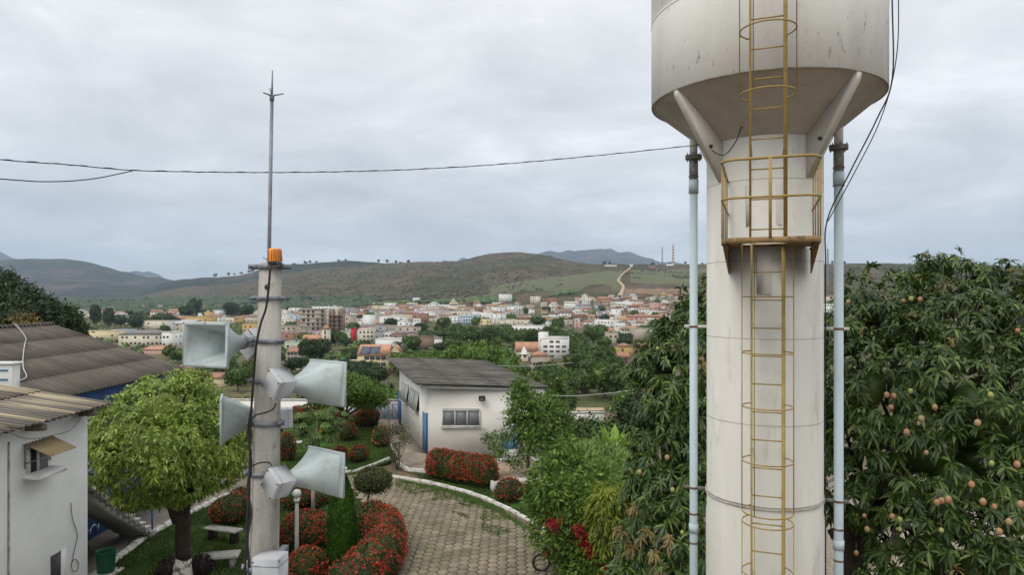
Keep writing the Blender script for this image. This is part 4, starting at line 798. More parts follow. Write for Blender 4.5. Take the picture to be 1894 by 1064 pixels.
M['field_crop'] = mat('green_field_crop', (.085, .098, .038), (.115, .105, .048), rough=1, scale=.035, stretch=(.25, 1.6, 1), stops=(.42, .58), stain=(.055, .068, .028), sscale=.012, sstops=(.5, .62), sstretch=(.5, 2.5, 1), world=True)
band('crop_field', 905, 1150, lambda p: 547 - (p - 905) * .045 + 3 * math.sin(p * .05), lambda p: np.interp(p, [905, 1000, 1060, 1150], [528, 513, 505, 497]), M['field_crop'], 1.0, 40)
band('crop_field', 1166, 1420, lambda p: 531 + math.sin(p * .1), lambda p: 496.5, M['field_crop'], 1.0, 30)
band('pale_verge', 950, 1240, lambda p: 761.5, lambda p: 755, M['dirt'], .25)
# radio masts
def mast(px, py, hpx, label, wpx=2.2, striped=False, lean=0, depth=None):
    Y = depth or hit(px, py); s = Y / F; x, z = (px - CX) * s, H + (HY - py) * s; h = hpx * s; w = wpx * s; t = thing('radio_mast', label, 'radio mast', (x, Y, z)); n = 14
    mats = [M['w_red'], M['w_white']] if striped else [M['w_grey'], M['w_grey']]
    for k in range(n if striped else 1):
        b = MB(); nn = 1 if striped else n
        for j in range(nn):
            q = k if striped else j; z0, z1 = z + h * q / n, z + h * (q + 1) / n; r = w / 2 * (1 - .6 * q / n); r1 = w / 2 * (1 - .6 * (q + 1) / n)
            c0 = [(x + a * r, Y + c * r, z0) for a, c in ((-1, -1), (1, -1), (1, 1), (-1, 1))]; c1 = [(x + a * r1, Y + c * r1, z1) for a, c in ((-1, -1), (1, -1), (1, 1), (-1, 1))]
            for i in range(4): b.tube([c0[i], c1[i]], w * .09, 4); b.tube([c0[i], c1[(i + 1) % 4]], w * .06, 4); b.tube([c0[i], c0[(i + 1) % 4]], w * .06, 4)
        b.build('lattice_section', mats[k % 2], t)
    MB().tube([(x, Y, z + h), (x, Y, z + h * 1.12)], w * .08, 4).build('antenna', M['w_grey'], t)
    d = MB(); d.lathe((x - w * .5, Y - w * .4, z + h * .7), [(w * .1, 0), (w * .45, w * .3)], 12); d.build('dish', M['w_white'], t); return t
mast(1245, 491, 39, 'red and white lattice radio mast on the crest left of the water pipe', 3.2, True)
mast(1225, 490, 33, 'thin grey lattice radio mast left of the red and white one', 2.2)
mast(1277, 488, 18, 'short thin mast just left of the water pipe on the crest', 1.2)
mast(1531, 530, 70, 'grey lattice radio mast in the gap right of the tower column', 3.6)
# ================================================================== GARDEN GROUND
def poly_px(pts, z=0.0): return [G(px, py, 0)[:2] for px, py in pts]
def sheet(name, pts, m, z, world_pts=False, th=.12):
    q = pts if world_pts else poly_px(pts)
    a = sum(q[i][0] * q[(i + 1) % len(q)][1] - q[(i + 1) % len(q)][0] * q[i][1] for i in range(len(q)))
    if a < 0: q = q[::-1]
    return tag(MB().prism(q, z - th, z).build(name, m), kind='structure')
def inside(x, y, poly):
    c = False; n = len(poly)
    for i in range(n):
        x1, y1 = poly[i]; x2, y2 = poly[(i + 1) % n]
        if (y1 > y) != (y2 > y) and x < (x2 - x1) * (y - y1) / (y2 - y1) + x1: c = not c
    return c
drive_px = [(560, 1240), (640, 1100), (735, 1064), (733, 1010), (715, 985), (690, 955), (672, 930), (655, 905), (560, 905), (470, 905), (380, 905), (380, 893), (520, 880), (600, 873), (640, 874), (712, 876), (725, 884), (800, 897), (860, 911), (915, 932), (975, 963), (1040, 1010), (1130, 1100), (1250, 1300)]
drive = poly_px(drive_px)
sheet('drive_bed', drive, M['joint'], -.01, True)
# hexagonal pavers (one mesh: the surface pattern of the drive)
hx = MB(); a = .198; rg = np.random.default_rng(4); cs = []
for j in range(-4, 110):
    for i in range(-70, 46):
        x = i * a * 1.53; y = 12 + (j + .5 * (i % 2)) * a * 1.765
        if -12 < x < 9 and y < 36.5 and inside(x, y, drive): cs.append((x, y))
cs = np.array(cs); n = len(cs); an = np.radians(60 * np.arange(6)); hd = np.stack([np.cos(an), np.sin(an)], 1)
sc = rg.uniform(.87, .945, n); zz_ = rg.uniform(.004, .016, n)
top = np.zeros((n, 12, 3)); top[:, :6, :2] = cs[:, None] + hd * (a * sc)[:, None, None] * .90; top[:, 6:, :2] = cs[:, None] + hd * (a * sc)[:, None, None]
tl = rg.normal(size=(n, 2)) * .02; top[:, :6, 2] = zz_[:, None] + (hd[None] * tl[:, None]).sum(-1) * a; top[:, 6:, 2] = -.008
f = [0, 1, 2, 3, 4, 5]; tt_ = [6]
for k in range(6): f += [6 + k, 6 + (k + 1) % 6, (k + 1) % 6, k]; tt_.append(4)
hx.np(top.reshape(-1, 3), np.array(f)[None] + 12 * np.arange(n)[:, None], np.tile(tt_, n)); tag(hx.build('paved_drive', M['paver']), kind='structure')
def strip(name, pts, m, z, seed):
    pts = poly_px(pts); rr = np.random.default_rng(seed); v = []; n = 60; P1 = np.array(pts[:len(pts) // 2]); P2 = np.array(pts[len(pts) // 2:][::-1])
    def samp(Pq, t): k = t * (len(Pq) - 1); i = min(int(k), len(Pq) - 2); return Pq[i] + (Pq[i + 1] - Pq[i]) * (k - i)
    for i in range(n + 1):
        a_, b_ = samp(P1, i / n), samp(P2, i / n); w_ = 1 + .55 * mnoise.noise(Vector((i * .33, seed, 0))) + .25 * rr.normal() * .5; b_ = a_ + (b_ - a_) * w_; v += [(*a_, z), (*(a_ + (b_ - a_) * .5), z + .004), (*b_, z - .012)]
    return tag(MB().add(v, [(3 * i + k, 3 * i + 3 + k, 3 * i + 4 + k, 3 * i + 1 + k) for i in range(n) for k in range(2)]).build(name, m), kind='structure')
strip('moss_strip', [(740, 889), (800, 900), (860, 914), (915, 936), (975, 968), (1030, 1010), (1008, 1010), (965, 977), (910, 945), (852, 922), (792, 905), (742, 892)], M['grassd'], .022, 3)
strip('soil_strip', [(935, 946), (975, 966), (1010, 988), (1005, 998), (970, 975), (935, 952)], M['soil'], .028, 5)
# lawns, paths, beds
sheet('lawn', [(500, 885), (500, 768), (700, 772), (706, 800), (722, 830), (735, 848), (700, 862), (652, 880), (560, 880)], M['grass'], .03)
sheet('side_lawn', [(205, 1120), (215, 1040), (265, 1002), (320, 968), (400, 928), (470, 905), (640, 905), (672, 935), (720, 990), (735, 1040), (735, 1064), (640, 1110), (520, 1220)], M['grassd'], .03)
sheet('walkway', [(696, 768), (745, 768), (800, 845), (990, 853), (1100, 845), (1100, 868), (985, 866), (880, 866), (786, 872), (752, 868), (742, 856), (722, 826), (703, 795)], M['cpath'], .05)
sheet('verge', [(735, 860), (745, 872), (790, 876), (890, 868), (1120, 868), (1120, 960), (1060, 985), (975, 958), (915, 929), (860, 907), (800, 893), (728, 880)], M['grass'], .025)
sheet('soil_bed', [(700, 866), (738, 860), (748, 874), (790, 880), (800, 893), (728, 881)], M['soil'], .035)
sheet('back_path', [(120, 1160), (160, 1064), (165, 1030), (166, 965), (250, 930), (330, 905), (400, 890), (470, 885), (470, 903), (400, 925), (320, 964), (262, 999), (212, 1038), (200, 1120)], M['cpath'], .02)
sheet('gravel_yard', [(1480, 1350), (1480, 900), (1560, 870), (1900, 870), (2100, 1000), (2100, 1350)], M['gravel'], .0)
# kerbs
def kerb(pts, label, w=.125, h=.11, broken=0.0, seed=1, zoff=0):
    q = poly_px(pts); m = MB(); rr = random.Random(seed)
    for i in range(len(q) - 1):
        (x0, y0), (x1, y1) = q[i], q[i + 1]; Ls = math.hypot(x1 - x0, y1 - y0); n = max(1, int(Ls / .5)); an = math.atan2(y1 - y0, x1 - x0)
        for k in range(n):
            if rr.random() < broken: continue
            t = (k + .5) / n; m.box((lerp(x0, x1, t) + rr.uniform(-.012, .012), lerp(y0, y1, t) + rr.uniform(-.012, .012), h / 2 - .03 + zoff + rr.uniform(-.012, .012)), (Ls / n * .985, w, h + .06), an + rr.uniform(-.03, .03), bev=.02)
    return tag(m.build('kerb', M['kerb']), label, 'kerb')
kerb([(722, 883), (760, 888), (800, 896), (830, 903), (860, 911), (890, 921), (915, 932), (945, 946), (975, 963), (1010, 985)], 'curving whitewashed kerb along the right edge of the hexagon paved drive')
kerb([(652, 876), (675, 868), (700, 859), (720, 851)], 'straight whitewashed kerb at the near right edge of the upper lawn', h=.14)
kerb([(735, 858), (742, 866), (755, 873), (788, 876)], 'zigzag whitewashed kerb around the end of the walkway beside the red hedge', h=.2, w=.15)
kerb([(700, 790), (706, 802), (722, 826), (736, 848)], 'whitewashed kerb between the upper lawn and the walkway', h=.18)
kerb([(500, 880), (560, 880), (620, 879), (650, 876)], 'whitewashed kerb along the near side of the upper lawn behind the lower loudspeaker', h=.15)
kerb([(200, 1050), (262, 1002), (320, 968), (400, 928), (440, 912)], 'long pale kerb between the brown path and the lawn with the bench', h=.15, w=.22)
def tufts(name, label, poly, n, m, z=.02, h=(.03, .08), seed=1, fade=None):
    rg = np.random.default_rng(seed); q_ = np.array(poly); lo, hi = q_.min(0), q_.max(0); p = rg.uniform(lo, hi, (n * 4, 2)); p = p[[inside(a, b, poly) for a, b in p]]
    w = np.array([mnoise.noise(Vector((a * .9, b * .9, seed))) for a, b in p]); p = p[w > (-.25 if fade is None else fade)][:n]; k = len(p)
    b = np.concatenate([p, np.full((k, 1), z)], 1); mb = MB(); d = rg.normal(size=(k, 3)) * .5 + np.array([0, 0, 1.0]); kites(mb, b, d, rg.normal(size=(k, 3)), rg.uniform(*h, k) * 1.4, rg.uniform(.02, .05, k)); return tag(mb.build(name, m), label, 'grass', kind='stuff')
M['lf_grass'] = leafmat('grass_blade', (.050, .095, .018), (.085, .14, .028), (.14, .16, .05), trans=.2)
tufts('grass', 'short green grass of the upper lawn', poly_px([(500, 885), (500, 768), (700, 772), (706, 800), (722, 830), (735, 848), (700, 862), (652, 880), (560, 880)]), 26000, M['lf_grass'], .03, seed=1)
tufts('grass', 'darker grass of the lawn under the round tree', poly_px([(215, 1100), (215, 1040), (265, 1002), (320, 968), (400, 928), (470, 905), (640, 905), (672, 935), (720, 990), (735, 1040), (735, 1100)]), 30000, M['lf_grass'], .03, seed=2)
tufts('grass', 'weeds creeping over the pavers along the curving kerb', poly_px([(735, 887), (800, 900), (860, 914), (915, 936), (975, 968), (1030, 1010), (985, 1015), (900, 985), (850, 955), (780, 925), (730, 900)]), 9000, M['lf_grass'], .0, (.02, .05), seed=3, fade=.0)
tufts('grass', 'grass of the verge behind the curving kerb', poly_px([(745, 880), (890, 880), (1010, 900), (1040, 985), (975, 956), (915, 927), (860, 905)]), 9000, M['lf_grass'], .025, seed=4)
M['litter'] = leafmat('fallen_leaf', (.10, .06, .03), (.20, .13, .06), (.05, .04, .025), trans=0)
def litter(name, label, poly, n, z, seed):
    rg = np.random.default_rng(seed); q_ = np.array(poly); lo, hi = q_.min(0), q_.max(0); p = rg.uniform(lo, hi, (n * 3, 2)); p = p[[inside(a, b, poly) for a, b in p]][:n]; k = len(p); d = rg.normal(size=(k, 3)) * np.array([1, 1, .12]); mb = MB(); kites(mb, np.concatenate([p, np.full((k, 1), z)], 1), d, np.tile([0, 0, 1.0], (k, 1)), rg.uniform(.07, .16, k), rg.uniform(.03, .06, k), .15); return tag(mb.build(name, M['litter']), label, 'leaf litter', kind='stuff')
litter('fallen_leaves', 'dry fallen leaves scattered over the paved drive and paths', drive, 520, .028, 6)
litter('fallen_leaves', 'brown fallen leaves lying in the sandy planter', poly_px([(895, 871), (980, 864), (1005, 877), (995, 894), (915, 906)]), 170, .35, 7)
# sand pit with low white walls
rt = thing('planter', 'low white walled planter of sandy soil right of the long red hedge', 'planter', G(960, 885))
q = poly_px([(890, 868), (982, 861), (1012, 876), (1000, 898), (912, 911), (888, 880)]); m = MB()
for i in range(len(q)):
    (x0, y0), (x1, y1) = q[i], q[(i + 1) % len(q)]; m.box(((x0 + x1) / 2, (y0 + y1) / 2, .2), (math.hypot(x1 - x0, y1 - y0) + .1, .13, .46 + .002 * i), math.atan2(y1 - y0, x1 - x0))
m.build('border_wall', M['kerb'], rt); a_ = sum(q[i][0] * q[(i + 1) % 6][1] - q[(i + 1) % 6][0] * q[i][1] for i in range(6)); m = MB().prism(q if a_ > 0 else q[::-1], .0, .34); m.build('sand_fill', M['sand'], rt)
for i, (px, py, l) in enumerate([(546, 822, 'white pointed slab lying on the upper lawn beside the pole'), (627, 872, 'white slab at the near corner of the upper lawn'), (405, 1052, 'pale concrete slab seat at the bottom beside the pole foot')]):
    x, y, z = G(px, py); MBx = MB().box((x, y, .09 if i < 2 else .40), (.75, .5, .1) if i < 2 else (1.2, .55, .09), .2, bev=.02); t = thing('stone_slab' if i < 2 else 'stone_bench', l, 'slab' if i < 2 else 'bench', (x, y, 0)); MBx.build('slab', M['kerb'] if i < 2 else M['concrete'], t)
    if i == 2:
        for sx in (-.4, .4): MB().box((x + sx, y + sx * .2, .18), (.12, .4, .36), .2).build('leg', M['concrete'], t)
x, y, z = G(413, 1003); t = thing('bench', 'long pale concrete bench on the lawn left of the pole', 'bench', (x, y, 0))
MB().box((x, y, .44), (1.35, .42, .07), -.35, bev=.015).build('seat', M['concrete'], t)
for sx in (-.48, .48): MB().box((x + sx * math.cos(-.35), y + sx * math.sin(-.35), .205), (.1, .34, .41), -.35).build('leg', M['bark'], t)
# ================================================================== WHITE STORE BUILDING
A = np.array([-4.18, 35.3]); B = np.array([-7.35, 44.6]); u = (B - A) / np.linalg.norm(B - A); Cc = np.array([1.72, 35.3]); Dd = Cc + (B - A)
bld = thing('store_building', 'white single-storey building with grey sloping corrugated roof and blue doors beside the drive', 'building', (A[0], A[1], 0))
zA, zB = 3.82, 4.12
def wallq(mb, p0, p1, z0, za, zb, th, inward):
    n = np.array(inward) * th; v = [(p0[0], p0[1], z0), (p1[0], p1[1], z0), (p1[0], p1[1], zb), (p0[0], p0[1], za)]; v2 = [(a + n[0], b + n[1], c) for a, b, c in v]
    mb.add(v + v2, [(0, 1, 2, 3), (7, 6, 5, 4), (0, 4, 5, 1), (1, 5, 6, 2), (2, 6, 7, 3), (3, 7, 4, 0)])
m = MB(); fl = [tuple(A), tuple(Cc), tuple(Dd), tuple(B)]
m.add([(A[0], A[1], -.2), (Cc[0], Cc[1], -.2), (Dd[0], Dd[1], -.2), (B[0], B[1], -.2), (A[0], A[1], zA - .04), (Cc[0], Cc[1], zA - .28), (Dd[0], Dd[1], 3.65), (B[0], B[1], 3.98)], [(0, 1, 5, 4), (1, 2, 6, 5), (2, 3, 7, 6), (3, 0, 4, 7), (4, 5, 6, 7), (0, 3, 2, 1)])
m.build('wall', M['wall_s'], bld)
# roof: corrugated sheets
def corr(mb, O, E, Sv, nw, amp, laps, lift=.03, seg=6, th=.012):
    O, E, Sv = [np.array(q, float) for q in (O, E, Sv)]; nr = norm(np.cross(E, Sv)[None])[0]
    if nr[2] < 0: nr = -nr
    nu = nw * seg + 1; us = np.linspace(0, 1, nu); w = amp * np.cos(2 * math.pi * nw * us); dpt = norm(-Sv[None])[0]
    for l in range(laps):
        s0, s1 = l / laps - (.012 if l else 0), (l + 1) / laps; vs = []
        for (s, up) in ((s0, lift * .7 if l else 0), (s1, 0)): vs.append(O[None] + E[None] * us[:, None] + Sv[None] * s + nr[None] * (w + up)[:, None] if False else O[None] + E[None] * us[:, None] + Sv[None] * s + nr[None] * (w + up)[:, None])
        top = np.concatenate(vs); bot = top - nr * th; v = np.concatenate([top, bot]); i = np.arange(nu - 1)
        f1 = np.stack([i, i + 1, i + 1 + nu, i + nu], 1); f2 = np.stack([i + 2 * nu, i + 3 * nu, i + 1 + 3 * nu, i + 1 + 2 * nu], 1); f3 = np.stack([i, i + 2 * nu, i + 1 + 2 * nu, i + 1], 1); f4 = np.stack([i + nu, i + 1 + nu, i + 1 + 3 * nu, i + 3 * nu], 1)
        f = np.concatenate([f1, f2, f3, f4]); mb.np(v, f.ravel(), np.full(len(f), 4))
# corrugations run left-right on this roof, falling gently to the right
O = np.array(P(770, 711, 34.6)); Bk = np.array(P(713, 662, 46.3)); Fr = np.array(P(1019, 718, 35.2)); 
m = MB(); corr(m, O, Bk - O, Fr - O, 66, .034, 3, .008, 6); m.build('roof', M['fibro3'], bld)
m = MB(); e = (Fr - O)
m.box(tuple(O + e / 2 + np.array([0, .25, -.16])), (np.linalg.norm(e) - .5, .07, .16), math.atan2(e[1], e[0]), M=Matrix.Rotation(math.atan2(-e[2], math.hypot(e[0], e[1])) , 3, 'Y')); m.build('fascia', M['frame'], bld)
# rafters under the left rake
for k in range(2): p = A + u * (.25 + k * 4.5); MB().box((p[0] - .22, p[1], zA - .15 + k * .12), (.5, .09, .12)).build('rafter_end', M['wood'], bld)
# front window with three panes
def px_on_plane(px, py, p0, d):   # pixel onto the vertical plane through p0 along d
    t = (px - CX) / F; # x = t*y ; p0 + s d
    s = (t * p0[1] - p0[0]) / (d[0] - t * d[1]); x, y = p0[0] + s * d[0], p0[1] + s * d[1]; return np.array([x, y, H + (HY - py) / F * y])
fd = np.array([1.0, 0.0]); w0 = px_on_plane(819, 787, A, fd); w1 = px_on_plane(887, 758, A, fd)
fr = MB(); cxw, czw = (w0[0] + w1[0]) / 2, (w0[2] + w1[2]) / 2; ww, wh = w1[0] - w0[0], w1[2] - w0[2]; y0 = A[1]
MB().box((cxw, y0 - .004, czw + .03), (ww - .04, .02, wh)).build('window_recess', M['dark'], bld)
wn = MB()
for sz in (-1, 1): wn.box((cxw, y0 - .06 - (.05 if sz < 0 else 0), czw - .03 + sz * wh / 2), (ww + .08, .06, .07))
for k in range(4): wn.box((w0[0] + ww * k / 3, y0 - .085, czw - .03), (.065 if k in (1, 2) else .05, .055, wh - .07), M=Matrix.Rotation(-.06, 3, 'X'))
wno = wn.build('window', M['frame'], bld)
for k in range(3): MB().box((w0[0] + ww * (k + .5) / 3, y0 - .07, czw - .03), (ww / 3 - .07, .02, wh - .09), M=Matrix.Rotation(-.06, 3, 'X')).build('pane', M['glass'], wno)
MB().box((cxw, y0 - .07, w0[2] - .10), (ww + .2, .18, .05)).build('sill', M['kerb'], wno)
# wall lamp above
l0 = px_on_plane(892, 738, A, fd); lp = MB(); lp.box((l0[0], y0 - .08, l0[2]), (.08, .16, .08)); lp.build('lamp_bracket', M['black'], bld); q = MB().box((l0[0], y0 - .26, l0[2] + .05), (.34, .22, .22), M=Matrix.Rotation(.5, 3, 'X'), bev=.03); q.build('floodlight', M['black'], bld); MB().box((l0[0], y0 - .36, l0[2] - .01), (.24, .02, .13), M=Matrix.Rotation(.5, 3, 'X')).build('lamp_glass', M['glass'], bld)
# doors and louvre windows of the left wall (plane through A along u)
nL = np.array([u[1], -u[0]]) * -1.0; 
if nL[0] > 0: nL = -nL
angL = math.atan2(u[1], u[0])
def on_left(px, t0): return px_on_plane(px, t0, A, u)
def left_box(pxa, pxb, pya, pyb, off, th, name, m, parent, zz=None):
    a, b = on_left(pxa, pya), on_left(pxb, pyb); c = (a + b) / 2; wl = math.hypot(a[0] - b[0], a[1] - b[1]); z0, z1 = zz or (min(a[2], b[2]), max(a[2], b[2]))
    return MB().box((c[0] + nL[0] * off, c[1] + nL[1] * off, (z0 + z1) / 2), (wl, th, z1 - z0), angL).build(name, m, parent)
dr = left_box(782.6, 789.5, 840, 768, .01, .05, 'door', M['lblue'], bld, (0.06, 2.12)); 
p = on_left(784, 805); MB().box((p[0] + nL[0] * .06, p[1] + nL[1] * .06, 1.05), (.03, .04, .12)).build('handle', M['galv'], dr)
left_box(789.9, 791.4, 840, 768, .02, .07, 'door_frame', M['blue'], bld, (.05, 2.2))
left_box(737.2, 742.0, 785, 728, .01, .05, 'door', M['blue'], bld, (0.06, 2.2))
for (pa, pb, pt, pbt) in [(745, 756.3, 722, 748), (760, 775.5, 733, 762)]:
    a, b = on_left(pa, pt), on_left(pb, pt); wl = math.hypot(a[0] - b[0], a[1] - b[1]); c = (a + b) / 2; z1 = 2.95; z0 = 1.85
    w_ = MB(); MBs = []
    left_box(pa, pb, pt, pbt, .01, .03, 'window_recess', M['dark'], bld, (z0 + .1, z1 - .1))
    # top-hung sash standing open
    Mx = Matrix.Rotation(angL, 3, 'Z') @ Matrix.Rotation(.17 if nL[0] < 0 else -.17, 3, 'X')
    cc = (c[0] + nL[0] * .13, c[1] + nL[1] * .13, (z0 + z1) / 2 + .02); hh_ = (z1 - z0) * 1.05
    for sx in (-.5, .5): w_.box(np.array(cc) + np.array(Mx @ Vector((sx * wl / 2, 0, 0))), (.03, .035, hh_), M=Mx)
    for sx in (-1, 0, 1): w_.box(np.array(cc) + np.array(Mx @ Vector((sx * wl / 2 * .97, 0, 0))), (.05, .04, hh_), M=Mx)
    for sz in (-1, 1): w_.box(np.array(cc) + np.array(Mx @ Vector((0, 0, sz * hh_ / 2))), (wl, .045, .05), M=Mx)
    wi = w_.build('window', M['frame'], bld); 
    for sx in (-1, 1): MB().box(np.array(cc) + np.array(Mx @ Vector((sx * wl / 4, 0, 0))), (wl / 2 - .08, .015, hh_ - .06), M=Mx).build('pane', M['frost'], wi)
# blue pump on a white plinth
x, y, z = G(943, 851); t = thing('water_pump', 'blue water pump with round motor on a white plinth before the building', 'pump', (x, y, 0))
MB().box((x, y, .28), (.75, .5, .56), bev=.02).build('plinth', M['kerb'], t)
pm = MB(); Mr = Matrix.Rotation(math.pi / 2, 3, 'Y'); pm.lathe((x - .3, y, .82), [(.10, -.02), (.22, 0), (.23, .42), (.15, .5), (.06, .52), (.06, .62)], 16, M=Mr); pm.lathe((x + .02, y, .8), [(.12, .26), (.26, .28), (.26, .38), (.1, .4)], 16, M=Mr); pm.box((x - .1, y, .6), (.5, .3, .08)); pm.build('motor', M['lblue'], t)
MB().tube([(x + .2, y, .95), (x + .2, y, 1.15), (x + .5, y, 1.2), (x + .6, y + .2, 1.2)], .05, 8).build('outlet_pipe', M['blue'], t)
# ================================================================== BOUNDARY WALL AND BLUE RAILINGS
x0, y0, _ = G(505, 777); x1, y1, _ = G(742, 778); t = thing('boundary_wall', 'long weathered white boundary wall behind the upper lawn', 'wall', (x0, y0, 0))
an = math.atan2(y1 - y0, x1 - x0); Lw = math.hypot(x1 - x0, y1 - y0)
MB().box(((x0 + x1) / 2 - 2, (y0 + y1) / 2 + .6, .55), (Lw + 4, .16, 1.4), an).build('wall_panel', M['wall_s'], t); MB().box(((x0 + x1) / 2 - 2, (y0 + y1) / 2 + .6, 1.29), (Lw + 4, .24, .07), an).build('coping', M['kerb'], t)
for i, (pa, pb, lb) in enumerate([(655, 684, 'blue metal railing panel left of the tall round red shrub'), (688, 712, 'blue metal railing panel behind the tall round red shrub'), (716, 736, 'blue metal railing panel beside the building corner')]):
    xa, ya, _ = G(pa, 777); xb, yb, _ = G(pb, 777); t = thing('railing', lb, 'railing', ((xa + xb) / 2, ya, 0)); f = MB()
    for zz in (.15, 1.05): f.tube([(xa, ya, zz), (xb, yb, zz)], .03, 6)
    for k in range(3): xx = lerp(xa, xb, k / 2); f.tube([(xx, ya, 0), (xx, ya, 1.1)], .03, 6)
    f.build('frame', M['lblue'], t); d = MB()
    for k in range(2): xx, xn = lerp(xa, xb, k / 2), lerp(xa, xb, (k + 1) / 2); d.tube([(xx, ya, 1.05), (xn, ya, .15)], .022, 6); d.tube([(xx, ya, .15 + .45), (xn, ya, .15 + .45)], .018, 6)
    d.build('brace', M['lblue'], t)
# bamboo stake and leaning plant by the lawn corner
x, y, z = G(722, 845); t = thing('stake', 'tall thin pale wooden stake standing by the walkway corner', 'stake', (x, y, 0)); MB().tube([(x, y, 0), (x - .18, y + .1, 4.0)], [.035, .028], 6).build('stick', M['bark2'], t)
# ================================================================== GARDEN SHRUBS
SG = 'clipped shrubs with red flowers'
shrub(640, 819, 30, 34, 'small round flowering shrub on a soil patch in the middle of the upper lawn', .3, group=SG)
shrub(661, 859, 32, 30, 'small round red flowering ball on the near right of the upper lawn', .7, group=SG)
shrub(626, 852, 24, 22, 'smallest red flowering ball half hidden by the lower right loudspeaker', .9, group=SG)
shrub(675, 792, 42, 38, 'tall round red flowering shrub in front of the blue railings', .7, group=SG)
shrub(655, 790, 30, 20, 'low dark shrub at the foot of the umbrella shaped tree', .12, group=SG)
shrub(528, 856, 28, 50, 'egg shaped red flowering shrub just right of the pole', .75, group=SG)
shrub(703, 829, 30, 36, 'loose shrub with pale orange flowers by the walkway kerb', .8, flower='fl_orange')
for i, (px, py, w, h, lb) in enumerate([(548, 784, 40, 28, 'left end of the red flowering hedge behind the papaya'), (585, 786, 40, 34, 'middle of the red flowering hedge behind the papaya'), (618, 788, 36, 30, 'right end of the red flowering hedge behind the papaya')]): shrub(px, py, w, h, lb, .9, group='red hedge bushes behind the papaya')
# long red hedge: clipped slab shape
xa, ya, _ = G(792, 890); xb, yb, _ = G(884, 908); hl = []
for k in range(9):
    t_ = k / 8; hl.append((lerp(xa, xb, t_) + .35, lerp(ya, yb, t_) + .5, .62, .50, .60, .70))
shrub(838, 900, 100, 56, 'long clipped hedge covered in red flowers in front of the white building', 1.0, name='flowering_hedge', cat='hedge', lumps=hl, dens=1.3)
shrub(942, 934, 52, 40, 'round dark flowering bush beside the white walled planter', .45, group=SG)
shrub(415, 978, 70, 50, 'wide red flowering shrub behind the concrete bench', .45, group=SG)
shrub(438, 946, 44, 36, 'taller red flowering shrub beside the left side of the pole', .45, group=SG)
shrub(452, 962, 26, 32, 'orange flowering bush squeezed against the left side of the pole', .8, flower='fl_orange')
shrub(545, 948, 70, 46, 'dark red flowering shrub below the lower right box loudspeaker', .3, group=SG)
shrub(596, 946, 60, 44, 'red flowering shrub behind the post between pole and cypress', .45, group=SG)
shrub(597, 990, 46, 42, 'plain green clipped bush just left of the cypress', 0, leaf='lf_hedge', group=None)
shrub(553, 1030, 92, 68, 'big domed red flowering shrub in front of the garden lamp', .75, group=SG)
shrub(560, 1085, 66, 58, 'red flowering shrub at the bottom edge right of the pole', .75, group=SG)
shrub(686, 1000, 62, 62, 'dark red flowering shrub under the lollipop shaped tree', .35, group=SG)
# snake of red hedge at bottom right of the cypress
hl = []
for (px, py, r, h) in [(704, 1012, .62, 1.15), (712, 1035, .60, 1.2), (706, 1062, .62, 1.2), (688, 1090, .66, 1.2), (668, 1112, .70, 1.2), (645, 1130, .7, 1.15)]: x, y, _ = G(px, py); hl.append((x, y + .4, h * .5, r, r * .95, h * .56))
for k in range(5): hl.append(tuple((a_ + b_) / 2 for a_, b_ in zip(hl[k], hl[k + 1])))
shrub(690, 1060, 80, 90, 'curving hedge of bright red flowers along the drive right of the cypress', 1.0, name='flowering_hedge', cat='hedge', lumps=hl, dens=1.2)
shrub(310, 1078, 60, 34, 'dark purple low shrub left of the whitewashed tree foot', 0, leaf='lf_purple')
shrub(365, 1070, 40, 34, 'dark purple low shrub right of the whitewashed tree foot', 0, leaf='lf_purple')
# cypress
x, y, z = G(626, 1066); t = thing('cypress', 'dense dark green column shaped cypress beside the drive', 'cypress', (x, y + .4, 0)); rg = np.random.default_rng(8)
n = 15000; hh = 2.85; uz = rg.random(n); th = rg.uniform(0, 2 * math.pi, n); rad = .45 * np.clip(1.08 - uz ** 3.2, .12, 1) ** .8 * (.90 + .10 * np.array([mnoise.noise(Vector((math.cos(b) * 2, math.sin(b) * 2, a * 7))) for a, b in zip(uz, th)])) * (1 - rg.random(n) ** 2 * .15)
p = np.stack([x + rad * np.cos(th), y + .4 + rad * np.sin(th), uz * hh + .05], 1); nm = np.stack([np.cos(th), np.sin(th), np.full(n, .4)], 1)
m = MB(); kites(m, p, nm * .5 + np.array([0, 0, 1.0]) + rg.normal(size=(n, 3)) * .35, nm, .13, .05); m.lathe((x, y + .4, .02), [(.36, 0), (.40, 1.0), (.38, 1.9), (.25, 2.5), (.02, 2.8)], 16); m.build('foliage', M['lf_cyp'], t); MB().tube([(x, y + .4, -.05), (x, y + .4, .5)], .07, 8).build('trunk', M['bark'], t)
# lollipop tree
x, y, z = G(675, 972); t = thing('topiary_tree', 'small lollipop shaped tree with round dark crown on a thin bent trunk', 'tree', (x, y, 0)); m = MB(); c0 = P(690, 889, y)
m.tube([(x, y, -.05), (x + .04, y, .5), (x + .12, y, 1.0), (c0[0], y, c0[2])], [.045, .04, .035, .03], 8); m.build('trunk', M['bark2'], t); rg = np.random.default_rng(3)
lm = [(*c0, .60, .6, .40), (c0[0] - .2, y, c0[2] - .05, .42, .5, .34), (c0[0] + .2, y, c0[2] - .02, .42, .5, .34)]; p, nm = spts(lm, 2600, rg, .12, .9); m = MB(); sprays(m, p, nm, rg, 3, .09, .045, .6, .1, .8, .05); c = core(lm, .85); m.np(np.concatenate(c.v), np.concatenate(c.f), np.concatenate(c.t)); m.build('crown', M['lf_shrub'], t)
